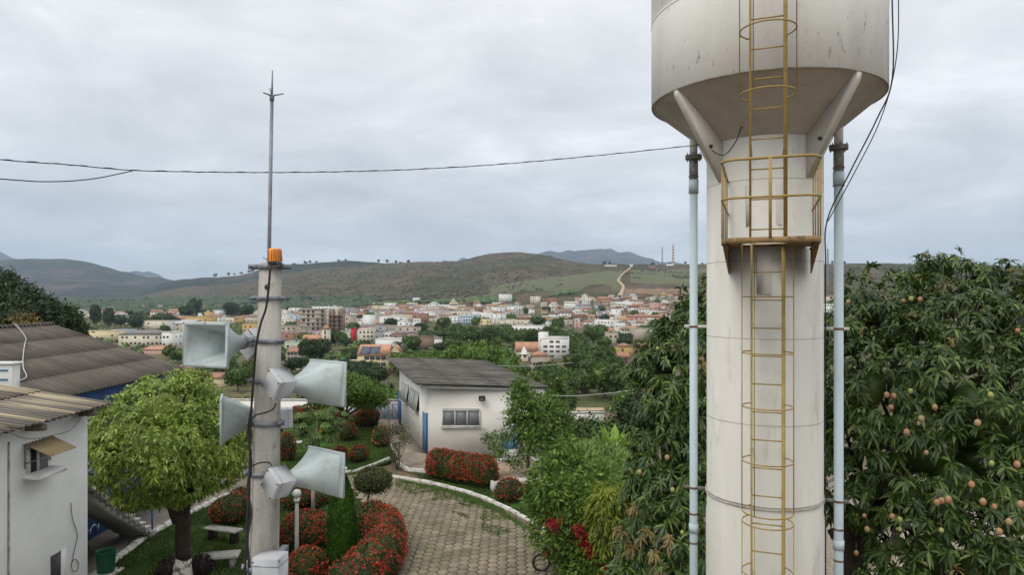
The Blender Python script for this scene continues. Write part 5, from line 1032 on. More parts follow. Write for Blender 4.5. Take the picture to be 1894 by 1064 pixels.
# garden lamp and plain post
x, y, z = G(549, 1036); t = thing('garden_lamp', 'grey garden lamp post with clear round globe between the red shrubs', 'lamp post', (x, y, 0)); zt = P(551, 925, y)[2]
MB().lathe((x, y, -.05), [(.085, 0), (.07, .3), (.06, zt - .05)], 14).build('post', M['concrete'], t); MB().lathe((x, y, zt - .08), [(.07, 0), (.10, .04), (.10, .12), (.06, .14)], 14).build('collar', M['frame'], t)
MB().blob((x, y, zt + .19), .145, 0, 3, 0).build('globe', M['globe'], t, True)
x, y, z = G(579, 962); t = thing('post', 'plain grey concrete post standing behind the lamp post near the green bush', 'post', (x, y, 0)); MB().lathe((x, y, -.05), [(.075, 0), (.065, 2.0)], 12).build('shaft', M['concrete'], t); MB().lathe((x, y, 1.95), [(.085, 0), (.085, .06), (.03, .09)], 12).build('cap', M['concrete'], t)
# green bin
x, y, z = G(196, 1062); t = thing('waste_bin', 'open green cylindrical bin on a pale base at the corner of the white building', 'bin', (x, y, 0)); m = MB(); m.lathe((x, y, .05), [(.24, 0), (.27, .62), (.285, .66), (.27, .66), (.255, .6), (.23, .04)], 28, cap=False); m.build('shell', M['green_p'], t, True); MB().lathe((x, y, .05), [(.23, .02), (.23, .05)], 24).build('bottom', M['green_p'], t); MB().box((x, y, .02), (.75, .7, .08)).build('base_slab', M['kerb'], t)
# ================================================================== TREES OF THE GARDEN
# round leafy tree on the left
bx, by, _ = G(340, 1074); t = thing('round_tree', 'large round bright green leafy tree with whitewashed trunk foot left of the pole', 'tree', (bx, by, 0)); m = MB()
cz = P(310, 822, by); 
limb(m, (bx, by, .62), P(336, 952, by), .215, .21, 2, 5, .05, 14); limb(m, P(332, 965, by), P(300, 900, by + .2), .20, .11, 4, 5, .06, 10); limb(m, P(338, 962, by), P(352, 880, by), .20, .11, 6, 5, .06, 10); limb(m, P(336, 955, by), P(330, 850, by + .5), .16, .07, 9, 5, .06, 9)
m.build('trunk', M['bark'], t, True); m = MB(); limb(m, (bx - .08, by, -.1), (bx, by, .66), .33, .22, 1, 5, .03, 14); m.build('whitewashed_foot', M['lime'], t, True)
rg = np.random.default_rng(17); Y0 = by; sc_ = Y0 / F
lm = [(*P(308, 822, Y0), 134 * sc_, 134 * sc_, 104 * sc_)]
for (px, py, dY, r) in [(250, 790, 0, 72), (350, 775, .3, 80), (390, 830, 0, 62), (222, 822, .2, 52), (300, 760, -.3, 78), (340, 870, -.5, 70), (285, 866, -.4, 58), (395, 790, .2, 55), (215, 800, .3, 50), (310, 830, -1.0, 80), (400, 865, -.1, 45), (250, 852, -.6, 42), (430, 815, .3, 32), (345, 715, .8, 34), (365, 708, 1.0, 30)]: lm.append((*P(px, py, Y0 + dY), r * sc_, r * sc_, r * sc_ * .82))
p, nm = spts(lm, 12500, rg, .20, .88, None, .15); m = MB(); rosettes(m, p, nm, rg, 7, .155, .046, .8, .2, (30, 95)); m.build('crown', M['lf_ficus'], t); core(lm, .45, 3).build('inner_foliage', M['lf_ficus'], t)
# umbrella tree on the lawn
bx, by, _ = G(641, 806); t = thing('umbrella_tree', 'small dark tree with flat umbrella crown and forked trunk on the upper lawn', 'tree', (bx, by, 0)); m = MB(); pt = P(640, 772, by); limb(m, (bx, by, -.05), pt, .15, .12, 1, 4, .04, 10)
for (px, py, d) in [(610, 735, 0), (630, 728, .6), (665, 735, -.3), (688, 738, .2), (650, 725, -.8)]: limb(m, pt, P(px, py, by + d), .08, .03, px, 5, .1, 7)
m.build('trunk', M['bark'], t); lm = [(*P(px, py, by + d), r, r, r * .62) for (px, py, d, r) in [(650, 725, 0, 1.35), (615, 738, .1, .85), (682, 735, 0, .95), (650, 712, .5, 1.0), (700, 742, .2, .55), (630, 720, -.6, .9), (665, 722, -.7, .9), (585, 742, .2, .45)]]
p, nm = spts(lm, 3300, rg, .15, .9); m = MB(); sprays(m, p, nm, rg, 5, .15, .075, .6, 0, .8, .1); m.build('crown', M['lf_far2'], t); core(lm, .7).build('inner_foliage', M['lf_far2'], t)
# papaya
bx, by, _ = G(588, 866); t = thing('papaya_tree', 'papaya tree with drooping lobed leaves and yellow fruit in the upper lawn', 'papaya tree', (bx, by, 0)); top = P(589, 772, by); m = MB(); limb(m, (bx, by, -.05), top, .10, .07, 2, 6, .02, 10); m.build('trunk', M['bark2'], t)
m = MB(); sb = MB(); rg = np.random.default_rng(31)
for k in range(50):
    a = k * 2.4; el = rg.uniform(-.85, .9); d = np.array([math.cos(a) * math.cos(el), math.sin(a) * math.cos(el), math.sin(el)]); ln = rg.uniform(.75, 1.25); o = np.array(top) + np.array([0, 0, rg.uniform(-.3, .15)]); e = o + d * ln + np.array([0, 0, -.12]); sb.tube([o, o + d * ln * .5 + np.array([0, 0, .04]), e], [.016, .012, .008], 5)
    hd_ = norm((d * np.array([1, 1, 0]) + 1e-3)[None])[0]; sdv = np.array([-hd_[1], hd_[0], 0])
    for q in range(9):
        b = -1.9 + q * 3.8 / 8; dd = hd_ * math.cos(b) + sdv * math.sin(b) + np.array([0, 0, -.45]); leaves(m, e[None], dd[None], np.array([[0, 0, 1.0]]), .42 * (1 - .25 * abs(b) / 1.9), .15, .5)
m.build('leaves', M['lf_far1'], t); sb.build('leaf_stalks', M['lf_pale'], t)
for k in range(7): a = k * 1.9; MB().lathe((top[0] + .12 * math.cos(a), by + .12 * math.sin(a), top[2] - .62 - .09 * k * .8), [(.01, 0), (.06, .04), (.075, .12), (.05, .2), (.015, .24)], 10).build('fruit', M['papaya'], t, True)
# leaning sapling by the stake
bx, by, _ = G(735, 872); t = thing('sapling', 'spindly leaning sapling growing beside the stake at the walkway corner', 'sapling', (bx, by, 0)); m = MB(); lm = []
for (px, py) in [(722, 800), (738, 795), (748, 812), (730, 830)]: e = limb(m, (bx, by, 0), P(px, py, by + .3), .03, .01, px, 5, .1, 6); lm.append((*P(px, py, by + .3), .34, .34, .34))
lm.append((*P(733, 850, by), .22, .3, .5)); m.build('stems', M['bark2'], t); p, nm = spts(lm, 650, rg, .7, .2); m = MB(); sprays(m, p, nm, rg, 3, .10, .035, .5, .2, .9, .1); m.build('leaves', M['lf_shrub'], t)
# tree in front of the building's right half
def leafy(name, label, cat, base, lumps, mt, n, Ln, Wd, k=5, out=.5, down=.4, jit=.7, inset=.3, keep=.75, cs=.6, trunk=M['bark2'], tr=.10, group=None, limbs=True, style='spray', spread=.08, rgs=1, cull=None):
    rg = np.random.default_rng(rgs); t = thing(name, label, cat, base, group); m = MB()
    if limbs:
        c = np.mean([l[:3] for l in lumps], 0); fork = np.array(base) * .55 + c * .45; limb(m, base, fork, tr, tr * .75, rgs, 5, .06, 9)
        for i, l in enumerate(lumps): limb(m, fork, l[:3], tr * .55, tr * .14, rgs + i, 5, .12, 6)
        m.build('trunk', trunk, t)
    p, nm = spts(lumps, n, rg, inset, keep)
    if cull is not None: q = face_cam(p, nm, cull); p, nm = p[q], nm[q]
    m = MB()
    if style == 'spray': sprays(m, p, nm, rg, k, Ln, Wd, out, down, jit, spread)
    else: rosettes(m, p, nm, rg, k, Ln, Wd)
    m.build('crown', mt, t)
    if cs: core(lumps, cs).build('inner_foliage', mt, t)
    return t, p, nm, rg
Y1 = 31.0; q = lambda px, py, Y, r, rz=None: (*P(px, py, Y), r, r, rz or r)
leafy('garden_tree', 'loose leafy green tree covering the right end of the white building', 'tree', G(975, 878), [q(965, 712, Y1, .45, .55), q(972, 745, Y1, .70), q(992, 765, Y1, .9), q(958, 772, Y1 - .2, .6), q(1000, 800, Y1, 1.1), q(985, 805, Y1 - .3, .75), q(1030, 780, Y1 + .5, .8), q(1010, 745, Y1 + .6, .5), q(950, 735, Y1, .32)], M['lf_bush'], 2300, .20, .07, 4, cs=.5, rgs=4, inset=.5, spread=.12)
leafy('low_branches', 'sparse leafy branches reaching left in front of the white wall above the pump', 'branch', G(960, 880), [q(905, 812, Y1 - .5, .42, .3), q(925, 835, Y1 - .5, .40, .3), q(903, 848, Y1 - .5, .35, .25), q(935, 808, Y1 - .4, .5, .35), q(955, 850, Y1 - .4, .5, .3)], M['lf_bush'], 420, .18, .06, 3, cs=0, rgs=5, inset=.9, keep=.2, tr=.04)
leafy('garden_tree', 'dark leafy tree behind the fork right of the white building', 'tree', G(1060, 842), [q(1045, 800, 38, .9), q(1075, 812, 38, 1.1), q(1040, 815, 38, 1.1), q(1100, 820, 37, 1.2), q(1088, 800, 39, .7), q(1020, 815, 37, 1.0), q(1130, 818, 38, 1.1)], M['lf_far1'], 2200, .26, .11, 4, cs=.55, rgs=6, inset=.4, spread=.15)
leafy('garden_tree', 'darker low tree between the street and the mango tree', 'tree', G(1150, 842), [q(1175, 775, 40, 1.2), q(1180, 800, 40, 1.5), q(1140, 810, 41, .9), q(1200, 770, 41, 1.5)], M['lf_far3'], 2000, .28, .12, 4, cs=.6, rgs=7, inset=.35, spread=.15)
# white wall pieces seen through the foliage
x, y, _ = G(1045, 800); t = thing('garden_wall', 'short white wall glimpsed between the trees right of the white building', 'wall', (x, 41.5, 0)); MB().box((x + .6, 41.5, .6), (3.4, .2, 1.4)).build('wall_panel', M['wall_s'], t); MB().box((x + .6, 41.5, 1.33), (3.5, .28, .06)).build('coping', M['kerb'], t)
# big-leafed plant
bx, by = P(1136, 860, 23.6)[:2]; t = thing('broad_leaf_plant', 'bright yellow-green plant with long upright paddle leaves above the bushes', 'plant', (bx, by, 0)); m = MB(); rg = np.random.default_rng(12)
for k in range(20):
    a = rg.uniform(0, 6.28); tl_ = rg.uniform(.1, .75); dd = np.array([math.cos(a) * tl_, math.sin(a) * tl_, 1.0]); o = np.array([bx + .22 * math.cos(a), by + .22 * math.sin(a), 2.75]); leaves(m, o[None], dd[None], np.array([[math.cos(a), math.sin(a), .2]]) * -1, rg.uniform(.9, 1.65), rg.uniform(.26, .36), .2)
m.build('leaves', M['lf_banana'], t); MB().tube([(bx, by, 0), (bx, by, 3.0)], [.16, .12], 8).build('stem', M['bark2'], t)
# big mixed bushes right of the drive
Y2 = 20.5
leafy('bush', 'large green leafy bush overhanging the right edge of the paved drive', 'bush', (2.0, 21.2, 0), [q(1035, 905, Y2, 1.0), q(1030, 936, Y2, .72), q(1046, 965, Y2 - .2, 1.0), q(1092, 1012, Y2 - .3, 1.1), q(1080, 930, Y2, 1.2), q(1110, 980, Y2 - .4, 1.1), q(1028, 858, Y2 + .8, .42), q(1026, 890, Y2 + .3, .45), q(1100, 1068, Y2 - .6, .85), q(1120, 1050, Y2 - .8, 1.1), q(1045, 830, Y2 + 1, .35)], M['lf_bush'], 5200, .20, .075, 5, cs=.66, rgs=14, inset=.3, keep=.85, out=.6, down=.25, spread=.1, cull=-.35)
leafy('bush', 'pale feathery green bush behind the large drive-side bush', 'bush', (3.2, 23.2, 0), [q(1080, 885, 22.5, 1.05), q(1120, 882, 22.6, 1.1), q(1145, 905, 22.3, 1.1), q(1060, 895, 22.2, .85), q(1095, 862, 22.8, .6), q(1130, 862, 22.8, .5), q(1058, 862, 22.8, .4)], M['lf_pale'], 4200, .22, .045, 5, cs=.60, rgs=15, inset=.35, keep=.82, out=.8, down=-.3, spread=.1)
leafy('golden_bush', 'yellow-green drooping foliage in the middle of the bushes', 'bush', (3.3, 19.6, 0), [q(1130, 915, 19, .40, .28), q(1148, 925, 19, .30, .26), q(1112, 945, 19, .36, .45), q(1128, 975, 18.9, .34, .5), q(1112, 985, 18.9, .26, .5)], M['lf_gold'], 620, .24, .045, 5, cs=.6, rgs=16, inset=.3, keep=.7, out=.6, down=.9, jit=.4)
for i, (px, py, r, lb) in enumerate([(1023, 971, .16, 'single red flower cluster low on the bush above the motorcycle'), (1088, 1000, .30, 'large red bougainvillea patch in the bush'), (1098, 1022, .22, 'lower red bougainvillea patch in the bush'), (1070, 981, .12, 'tiny red bougainvillea patch in the bush'), (1122, 1055, .12, 'tiny red flower patch at the bottom of the bush')]):
    yy = 19.2 - .1 * i; t = thing('bougainvillea', lb, 'flowers', P(px, py, yy)); rg = np.random.default_rng(60 + i); p, nm = spts([q(px, py, yy, r, r)], int(380 * r), rg, .9, .3, None, .5); m = MB(); sprays(m, p, nm, rg, 4, .075, .05, .8, 0, .8, .05); m.build('flowers', M['fl_boug'], t); MB().tube([P(px, py, yy), P(px + 6, py + 10, yy + .8)], .012, 5).build('stem', M['bark2'], t)
# ================================================================== LEFT WHITE BUILDING
wx = -9.2; yc = 14.8
bl = thing('white_building', 'white two-storey building with streaked corrugated roof at the left edge', 'building', (wx, yc, 0))
m = MB(); zt = H - 2.50; x1 = -17.0; rise = .155
m.add([(wx, 4, -.2), (x1, 4, -.2), (x1, yc, -.2), (wx, yc, -.2), (wx, 4, zt), (x1, 4, zt + rise * 7.8), (x1, yc, zt + rise * 7.8), (wx, yc, zt)], [(0, 1, 5, 4), (1, 2, 6, 5), (2, 3, 7, 6), (3, 0, 4, 7), (4, 5, 6, 7), (0, 3, 2, 1)])
m.build('wall', M['wall_w'], bl)
MB().box((wx + .012, 12.47, zt / 2), (.02, .03, zt - .4)).build('wall_joint', M['seam'], bl)
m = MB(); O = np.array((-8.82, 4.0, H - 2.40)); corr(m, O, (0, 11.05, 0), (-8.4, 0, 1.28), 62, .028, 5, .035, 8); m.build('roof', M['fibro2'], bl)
for yy in (12.95, 14.55): MB().box((-9.03, yy, zt - .03), (.34, .12, .11)).build('rafter_end', M['wood'], bl)
# upper window with awning
def wbox(y0_, y1_, z0_, z1_, off, th, name, m, par): return MB().box((wx + off, (y0_ + y1_) / 2, (z0_ + z1_) / 2), (th, y1_ - y0_, z1_ - z0_)).build(name, m, par)
def zy(py, Y): return H + (HY - py) / F * Y
wo = wbox(12.98, 13.50, zy(872, 13.2), zy(828, 13.2), .004, .02, 'window', M['dark'], bl)
wbox(12.94, 13.0, zy(874, 13.2), zy(826, 13.2), .015, .05, 'frame', M['frame'], wo); wbox(13.20, 13.25, zy(872, 13.2), zy(828, 13.2), .012, .04, 'frame', M['frame'], wo); wbox(13.25, 13.5, zy(872, 13.2), zy(832, 13.2), .02, .02, 'pane', M['glass'], wo)
MB().box((wx + .16, 13.23, zy(876, 13.2)), (.34, .78, .09), bev=.01).build('sill', M['frame'], wo)
m = MB(); corr(m, (wx + .50, 12.84, H - 3.06), (0, .80, 0), (-.51, 0, .24), 9, .012, 1, 0, 6, .006); aw = m.build('awning', M['awn'], bl)
m = MB()
for yy in (12.88, 13.58): m.tube([(wx + .01, yy, H - 3.2), (wx + .46, yy, H - 3.06)], .012, 6); m.tube([(wx + .015, yy, H - 3.3), (wx + .015, yy, H - 2.84)], .012, 6)
m.build('awning_bracket', M['galv'], aw)
# lower window recess
wo = wbox(13.62, 14.06, zy(1100, 13.8), zy(1024, 13.8), .004, .02, 'window', M['dark'], bl); wbox(13.90, 14.08, zy(1100, 13.8), zy(1022, 13.8), .012, .02, 'frame', M['frame'], wo); wbox(13.60, 14.10, zy(1104, 13.8), zy(1098, 13.8), .05, .14, 'sill', M['frame'], wo)
def cable(name, pts, r, m, label, cat='cable', n=6, smooth=6, sag=0):
    q = []; pts = [np.array(p, float) for p in pts]
    for i in range(len(pts) - 1):
        p0, p1, p2, p3 = pts[max(i - 1, 0)], pts[i], pts[i + 1], pts[min(i + 2, len(pts) - 1)]
        for k in range(smooth):
            t_ = k / smooth; q.append(.5 * (2 * p1 + (p2 - p0) * t_ + (2 * p0 - 5 * p1 + 4 * p2 - p3) * t_ ** 2 + (3 * p1 - p0 - 3 * p2 + p3) * t_ ** 3))
    q.append(pts[-1]); o = MB().tube([tuple(a) for a in q], r, n).build(name, m, smooth=True); tag(o, label, cat); return o
W_ = lambda px, py: (wx + .015, wx / ((px - CX) / F), zy(py, wx / ((px - CX) / F)))
cable('wall_cable', [W_(130, 930), W_(133, 960), W_(142, 990), W_(136, 1020), W_(131, 1048)], .006, M['black'], 'thin loose cable hanging down the white building wall')
cable('wall_cable', [W_(131, 1048), W_(134, 1057), W_(142, 1056), W_(144, 1044), W_(140, 1036), W_(133, 1038), W_(131, 1048)], .006, M['black'], 'small loop of cable at the bottom of the white building wall')
cable('wall_cable', [W_(14, 800), W_(50, 812), W_(95, 806), W_(130, 795), W_(152, 770)], .004, M['black'], 'very thin wire drooping above the small window with awning')
# concrete parapet with blue paint strokes on the roof edge at far left
x, y, z = P(12, 690, 15.6); t = thing('parapet', 'small weathered white parapet with blue stripes behind the streaked roof', 'parapet', (x, y, 5.5)); MB().box((x - .7, y, H - 1.95), (1.85, .25, .72), bev=.01).build('block', M['wall_w'], t); MB().box((x - .7, y, H - 1.565), (1.92, .32, .05), bev=.01).build('cap', M['wall_w'], t)
for zz_ in (-1.72, -1.93): MB().box((x - .35, y - .13, H + zz_), (.95, .02, .035)).build('stripe', M['lblue'], t)
# ================================================================== BLUE BUILDING WITH BIG DARK ROOF
X0 = -14.0; b2 = thing('blue_building', 'blue walled building under a big dark corrugated gable roof at far left', 'building', (X0, 25, 0)); yb0, yb1 = 17.0, 29.4
zE = H - 3.22; m = MB(); rz_ = 1.92
m.add([(X0 - .6, yb0, -.2), (X0 - .6, yb1 - .5, -.2), (X0 - 11, yb1 - .5, -.2), (X0 - 11, yb0, -.2), (X0 - .6, yb0, zE + .10), (X0 - .6, yb1 - .5, zE + .10), (X0 - 11, yb1 - .5, zE + .10), (X0 - 11, yb0, zE + .10)], [(0, 1, 5, 4), (1, 2, 6, 5), (2, 3, 7, 6), (3, 0, 4, 7), (4, 5, 6, 7), (0, 3, 2, 1)])
m.add([(X0 - .6, yb1 - .5, zE + .1), (X0 - 5.8, yb1 - .5, zE + 1.75), (X0 - 11, yb1 - .5, zE + .1), (X0 - .6, yb0, zE + .1), (X0 - 5.8, yb0, zE + 1.75), (X0 - 11, yb0, zE + .1)], [(0, 1, 2), (3, 5, 4)])
m.build('wall', M['wall_w'], b2)
MB().box((X0 - .58, (yb0 + yb1) / 2 - .25, zE - .50), (.03, yb1 - yb0 - .6, .94)).build('painted_band', M['blue'], b2, label='deep blue band under the eave')
MB().box((X0 - .50, (yb0 + yb1) / 2 - .25, zE + .01), (.16, yb1 - yb0 - .6, .06)).build('gutter_board', M['wood'], b2)
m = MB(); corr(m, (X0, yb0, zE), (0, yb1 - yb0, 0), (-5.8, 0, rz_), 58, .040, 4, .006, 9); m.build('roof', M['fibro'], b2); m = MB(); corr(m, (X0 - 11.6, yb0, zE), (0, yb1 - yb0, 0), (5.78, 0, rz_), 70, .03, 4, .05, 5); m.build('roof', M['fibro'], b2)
m = MB()
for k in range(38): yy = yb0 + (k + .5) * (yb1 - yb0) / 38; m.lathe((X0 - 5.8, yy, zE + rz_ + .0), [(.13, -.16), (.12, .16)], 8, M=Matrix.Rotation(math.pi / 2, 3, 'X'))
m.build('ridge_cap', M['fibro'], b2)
for k in range(9): MB().box((X0 - .36, yb0 + 5.5 + k * .82, zE - .02), (.5, .08, .1)).build('rafter_end', M['wood'], b2)
cable('roof_cable', [(-19.8, 27.2, zE + 2.05), (-18.6, 26.1, zE + 1.60), (-17.85, 25.0, zE + 1.36), (-16.9, 23.6, zE + 1.04), (-16.1, 22.5, zE + .80), (-15.5, 21.8, zE + .60), (-15.36, 21.3, zE + .53)], .012, M['frame'], 'pale hose lying across the big dark corrugated roof')
# door wall panel, landing and staircase
st = thing('staircase', 'concrete outside staircase with blue rail beside the blue building', 'staircase', (-12.9, 24, 0))
m = MB(); ys = 24.4; n = 13; xs0, xs1 = -14.55, -13.15
foot = np.array(G(287, 994)); head = np.array(P(150, 893, 20.6)); d = foot[:2] - head[:2]; Ls = np.linalg.norm(d); d = d / Ls; sd = np.array([-d[1], d[0]]); zh = head[2]
an = math.atan2(d[1], d[0]); n = 13
for k in range(n):
    c = foot[:2] - d * (k + .5) * Ls / n + sd * .6; zt_ = zh * (k + 1) / n; MB2 = m.box((c[0], c[1], zt_ - .09), (Ls / n - .004, 1.2, .19 + .001 * k), an)
m.build('steps', M['concrete'], st)
for k in range(n): c = foot[:2] - d * (k + .5) * Ls / n + sd * .6; MB().box((c[0] + d[0] * .02, c[1] + d[1] * .02, zh * (k + 1) / n + .026), (Ls / n + .03, 1.24, .04), an).build('tread', M['kerb'], st)
m = MB(); m.add([(*(foot[:2] + sd * .05), -.1), (*(foot[:2] + sd * 1.15), -.1), (*(head[:2] + sd * 1.15), zh - .45), (*(head[:2] + sd * .05), zh - .45), (*(foot[:2] + sd * .05), .04), (*(foot[:2] + sd * 1.15), .04), (*(head[:2] + sd * 1.15), zh - .15), (*(head[:2] + sd * .05), zh - .15)], [(0, 3, 2, 1), (4, 5, 6, 7), (0, 1, 5, 4), (1, 2, 6, 5), (2, 3, 7, 6), (3, 0, 4, 7)]); m.build('stringer', M['concrete'], st)
lc = head[:2] - d * .7 + sd * .6; MB().box((lc[0], lc[1], zh - .1), (1.4, 1.6, .18), an).build('landing', M['concrete'], st)
m = MB(); rp = []
for k in (0, 6, 12.8): c = foot[:2] - d * (k + .3) * Ls / n + sd * 1.14; z_ = zh * (k + .5) / n; m.tube([(c[0], c[1], z_), (c[0], c[1], z_ + .95)], .03, 6); rp.append((c[0], c[1], z_ + .95))
m.tube(rp, .03, 6); m.tube([(a, b, c - .45) for a, b, c in rp], .025, 6); m.tube([(a - sd[0] * 1.08, b - sd[1] * 1.08, c) for a, b, c in rp], .03, 6); m.tube([(a - sd[0] * 1.08, b - sd[1] * 1.08, c - .95) for a, b, c in rp], .025, 6)
for a, b, c in rp: m.tube([(a - sd[0] * 1.08, b - sd[1] * 1.08, c - .95), (a - sd[0] * 1.08, b - sd[1] * 1.08, c)], .03, 6)
m.build('handrail', M['blue'], st)
# dark patterned grille under and behind the stairs, pale door panel
gp = P(225, 925, 25.6); t = thing('patterned_wall', 'dark blue wall with white stone pattern behind the staircase', 'wall', (gp[0], gp[1], 0)); xw = -14.62
MB().box((xw, 24.8, 1.2), (.06, 7.0, 2.4)).build('wall_panel', M['blue'], t)
m = MB(); rr = random.Random(3)
for k in range(14):
    for j in range(5):
        yy = 21.5 + k * .46 + (j % 2) * .23; zz_ = .25 + j * .46; ns = [(math.cos(a + .3) * .22, math.sin(a + .3) * .22) for a in [i * math.pi / 3 for i in range(6)]]
        for i in range(3): a, b = ns[i], ns[i + 1]; m.tube([(xw + .04, yy + a[0], zz_ + a[1]), (xw + .04, yy + b[0], zz_ + b[1])], .018, 4)
m.build('stone_joints', M['frame'], t)
MB().box((X0 - .56, 27.0, 3.25), (.05, 1.4, 1.6)).build('door_panel', M['frame'], b2); MB().box((X0 - .57, 24.9, 3.3), (.04, 1.5, 1.9)).build('doorway', M['dark'], b2)
# ================================================================== DISTANT TREES AT THE LEFT
q = lambda px, py, Y, r, rz=None: (*P(px, py, Y), r, r, rz or r)
leafy('garden_tree', 'dark tall tree rising behind the ridge of the big dark roof at the left edge', 'tree', P(20, 760, 44)[:2] + (0,), [q(10, 560, 44, 1.7), q(-30, 590, 44, 2.2), q(40, 570, 43.5, 1.4), q(60, 590, 43, 1.5), q(-5, 525, 44, 1.1), q(30, 600, 42, 1.6)], M['lf_far3'], 3000, .30, .12, 5, cs=.6, rgs=30, inset=.35, spread=.15)
leafy('garden_tree', 'lower dark tree beside the ridge end of the big dark roof', 'tree', P(95, 760, 46)[:2] + (0,), [q(80, 580, 46, 1.1), q(105, 595, 46, 1.2), q(65, 562, 46, .8), q(125, 605, 46, 1.0), q(120, 590, 46, .8), q(135, 618, 46, .7)], M['lf_far3'], 1900, .30, .12, 5, cs=.6, rgs=31, inset=.35, spread=.15)
leafy('flame_tree', 'bush with orange red young leaves just above the dark roof ridge', 'tree', P(40, 760, 41)[:2] + (0,), [q(35, 596, 41, .45), q(52, 598, 41, .4), q(5, 600, 41, .4)], M['lf_pink'], 160, .26, .12, 4, cs=.3, rgs=32, inset=.6, spread=.15)
# ================================================================== CONCRETE POLE AND LOUDSPEAKERS
def pole_c(z):  # centre of the pole at height z
    t_ = (z - H - .25) / (-2.178 - .25); return np.array([lerp(-1.872, -1.93, t_), 5.30, z])
def pole_r(z): return lerp(.074, .102, (H + .25 - z) / 2.43)
pole = thing('concrete_pole', 'tapered grey concrete pole carrying the loudspeakers', 'pole', (float(pole_c(0)[0]), 5.3, 0))
vs = []; fs = []; zs = [0 - .2, 3, 6, 7.4, H + .245]; octo = [(-1, -.55), (-.55, -1), (.32, -1), (1, -.45), (1, .55), (.55, 1), (-.55, 1), (-1, .55)]
for z in zs: c = pole_c(z); r = pole_r(z); vs += [(c[0] + a * r, c[1] + b * r, z) for a, b in octo]
for i in range(len(zs) - 1):
    for k in range(8): fs.append((8 * i + k, 8 * i + (k + 1) % 8, 8 * (i + 1) + (k + 1) % 8, 8 * (i + 1) + k))
fs.append(tuple(range(8))[::-1]); fs.append(tuple(8 * (len(zs) - 1) + k for k in range(8))); m = MB(); m.add(vs, fs); m.build('shaft', M['concrete'], pole)
c = pole_c(H + .045); MB().lathe((c[0] + .005, c[1] - pole_r(c[2]) - .001, P(503, 531, 5.2)[2]), [(.021, 0), (.021, .004)], 20, M=Matrix.Rotation(math.pi / 2, 3, 'X')).build('bolt_hole', M['dark'], pole)
def clamp(py, ext=(.10, .10), w=.03, tilt=0, yoff=0):
    z = P(0, py, 5.2)[2]; c = pole_c(z); r = pole_r(z) + .006; m = MB(); pts = [(c[0] + a * r, c[1] + b * r, z + tilt * a * r) for a, b in octo]
    n = len(pts); v = []
    for (x, y, zz_) in pts:
        dx_, dy_ = (x - c[0]), (y - c[1]); v += [(x, y, zz_ - w / 2), (x, y, zz_ + w / 2), (c[0] + dx_ * 1.09, c[1] + dy_ * 1.09, zz_ + w / 2), (c[0] + dx_ * 1.09, c[1] + dy_ * 1.09, zz_ - w / 2)]
    f = [(4 * i + k, 4 * ((i + 1) % n) + k, 4 * ((i + 1) % n) + (k + 1) % 4, 4 * i + (k + 1) % 4) for i in range(n) for k in range(4)]; m.add(v, f)
    for sx, e in ((-1, ext[0]), (1, ext[1])):
        if e: m.box((c[0] + sx * (r + e / 2), c[1] - .035, z + tilt * sx * r), (e, .008, w * 1.05)); m.box((c[0] + sx * (r + e / 2), c[1] + .035, z + tilt * sx * r), (e, .008, w * 1.05))
    cl = m.build('clamp_band', M['galv'], pole)
    for sx, e in ((-1, ext[0]), (1, ext[1])):
        if e: MB().tube([(c[0] + sx * (r + e * .65), c[1] - .065, z), (c[0] + sx * (r + e * .65), c[1] + .065, z)], .009, 8).build('bolt', M['galv'], cl); MB().lathe((c[0] + sx * (r + e * .65), c[1] - .052, z), [(.015, -.006), (.015, .006)], 6, M=Matrix.Rotation(math.pi / 2, 3, 'X')).build('nut', M['galv'], cl)
    return cl
clamp(493, (.08, .07), .036); clamp(552, (.055, .055), .032); clamp(632, (.06, .02), .036, -.12); clamp(707, (.055, 0), .036); clamp(786, (.045, .03), .042, -.10); clamp(880, (.06, 0), .036); clamp(1056, (.05, 0), .042)
def frame(d, roll=0.0):
    d = Vector(d).normalized(); sdv = d.cross(Vector((0, 0, 1))).normalized(); up = sdv.cross(d)
    if roll: q_ = Matrix.Rotation(roll, 3, d); sdv = q_ @ sdv; up = q_ @ up
    return d, sdv, up
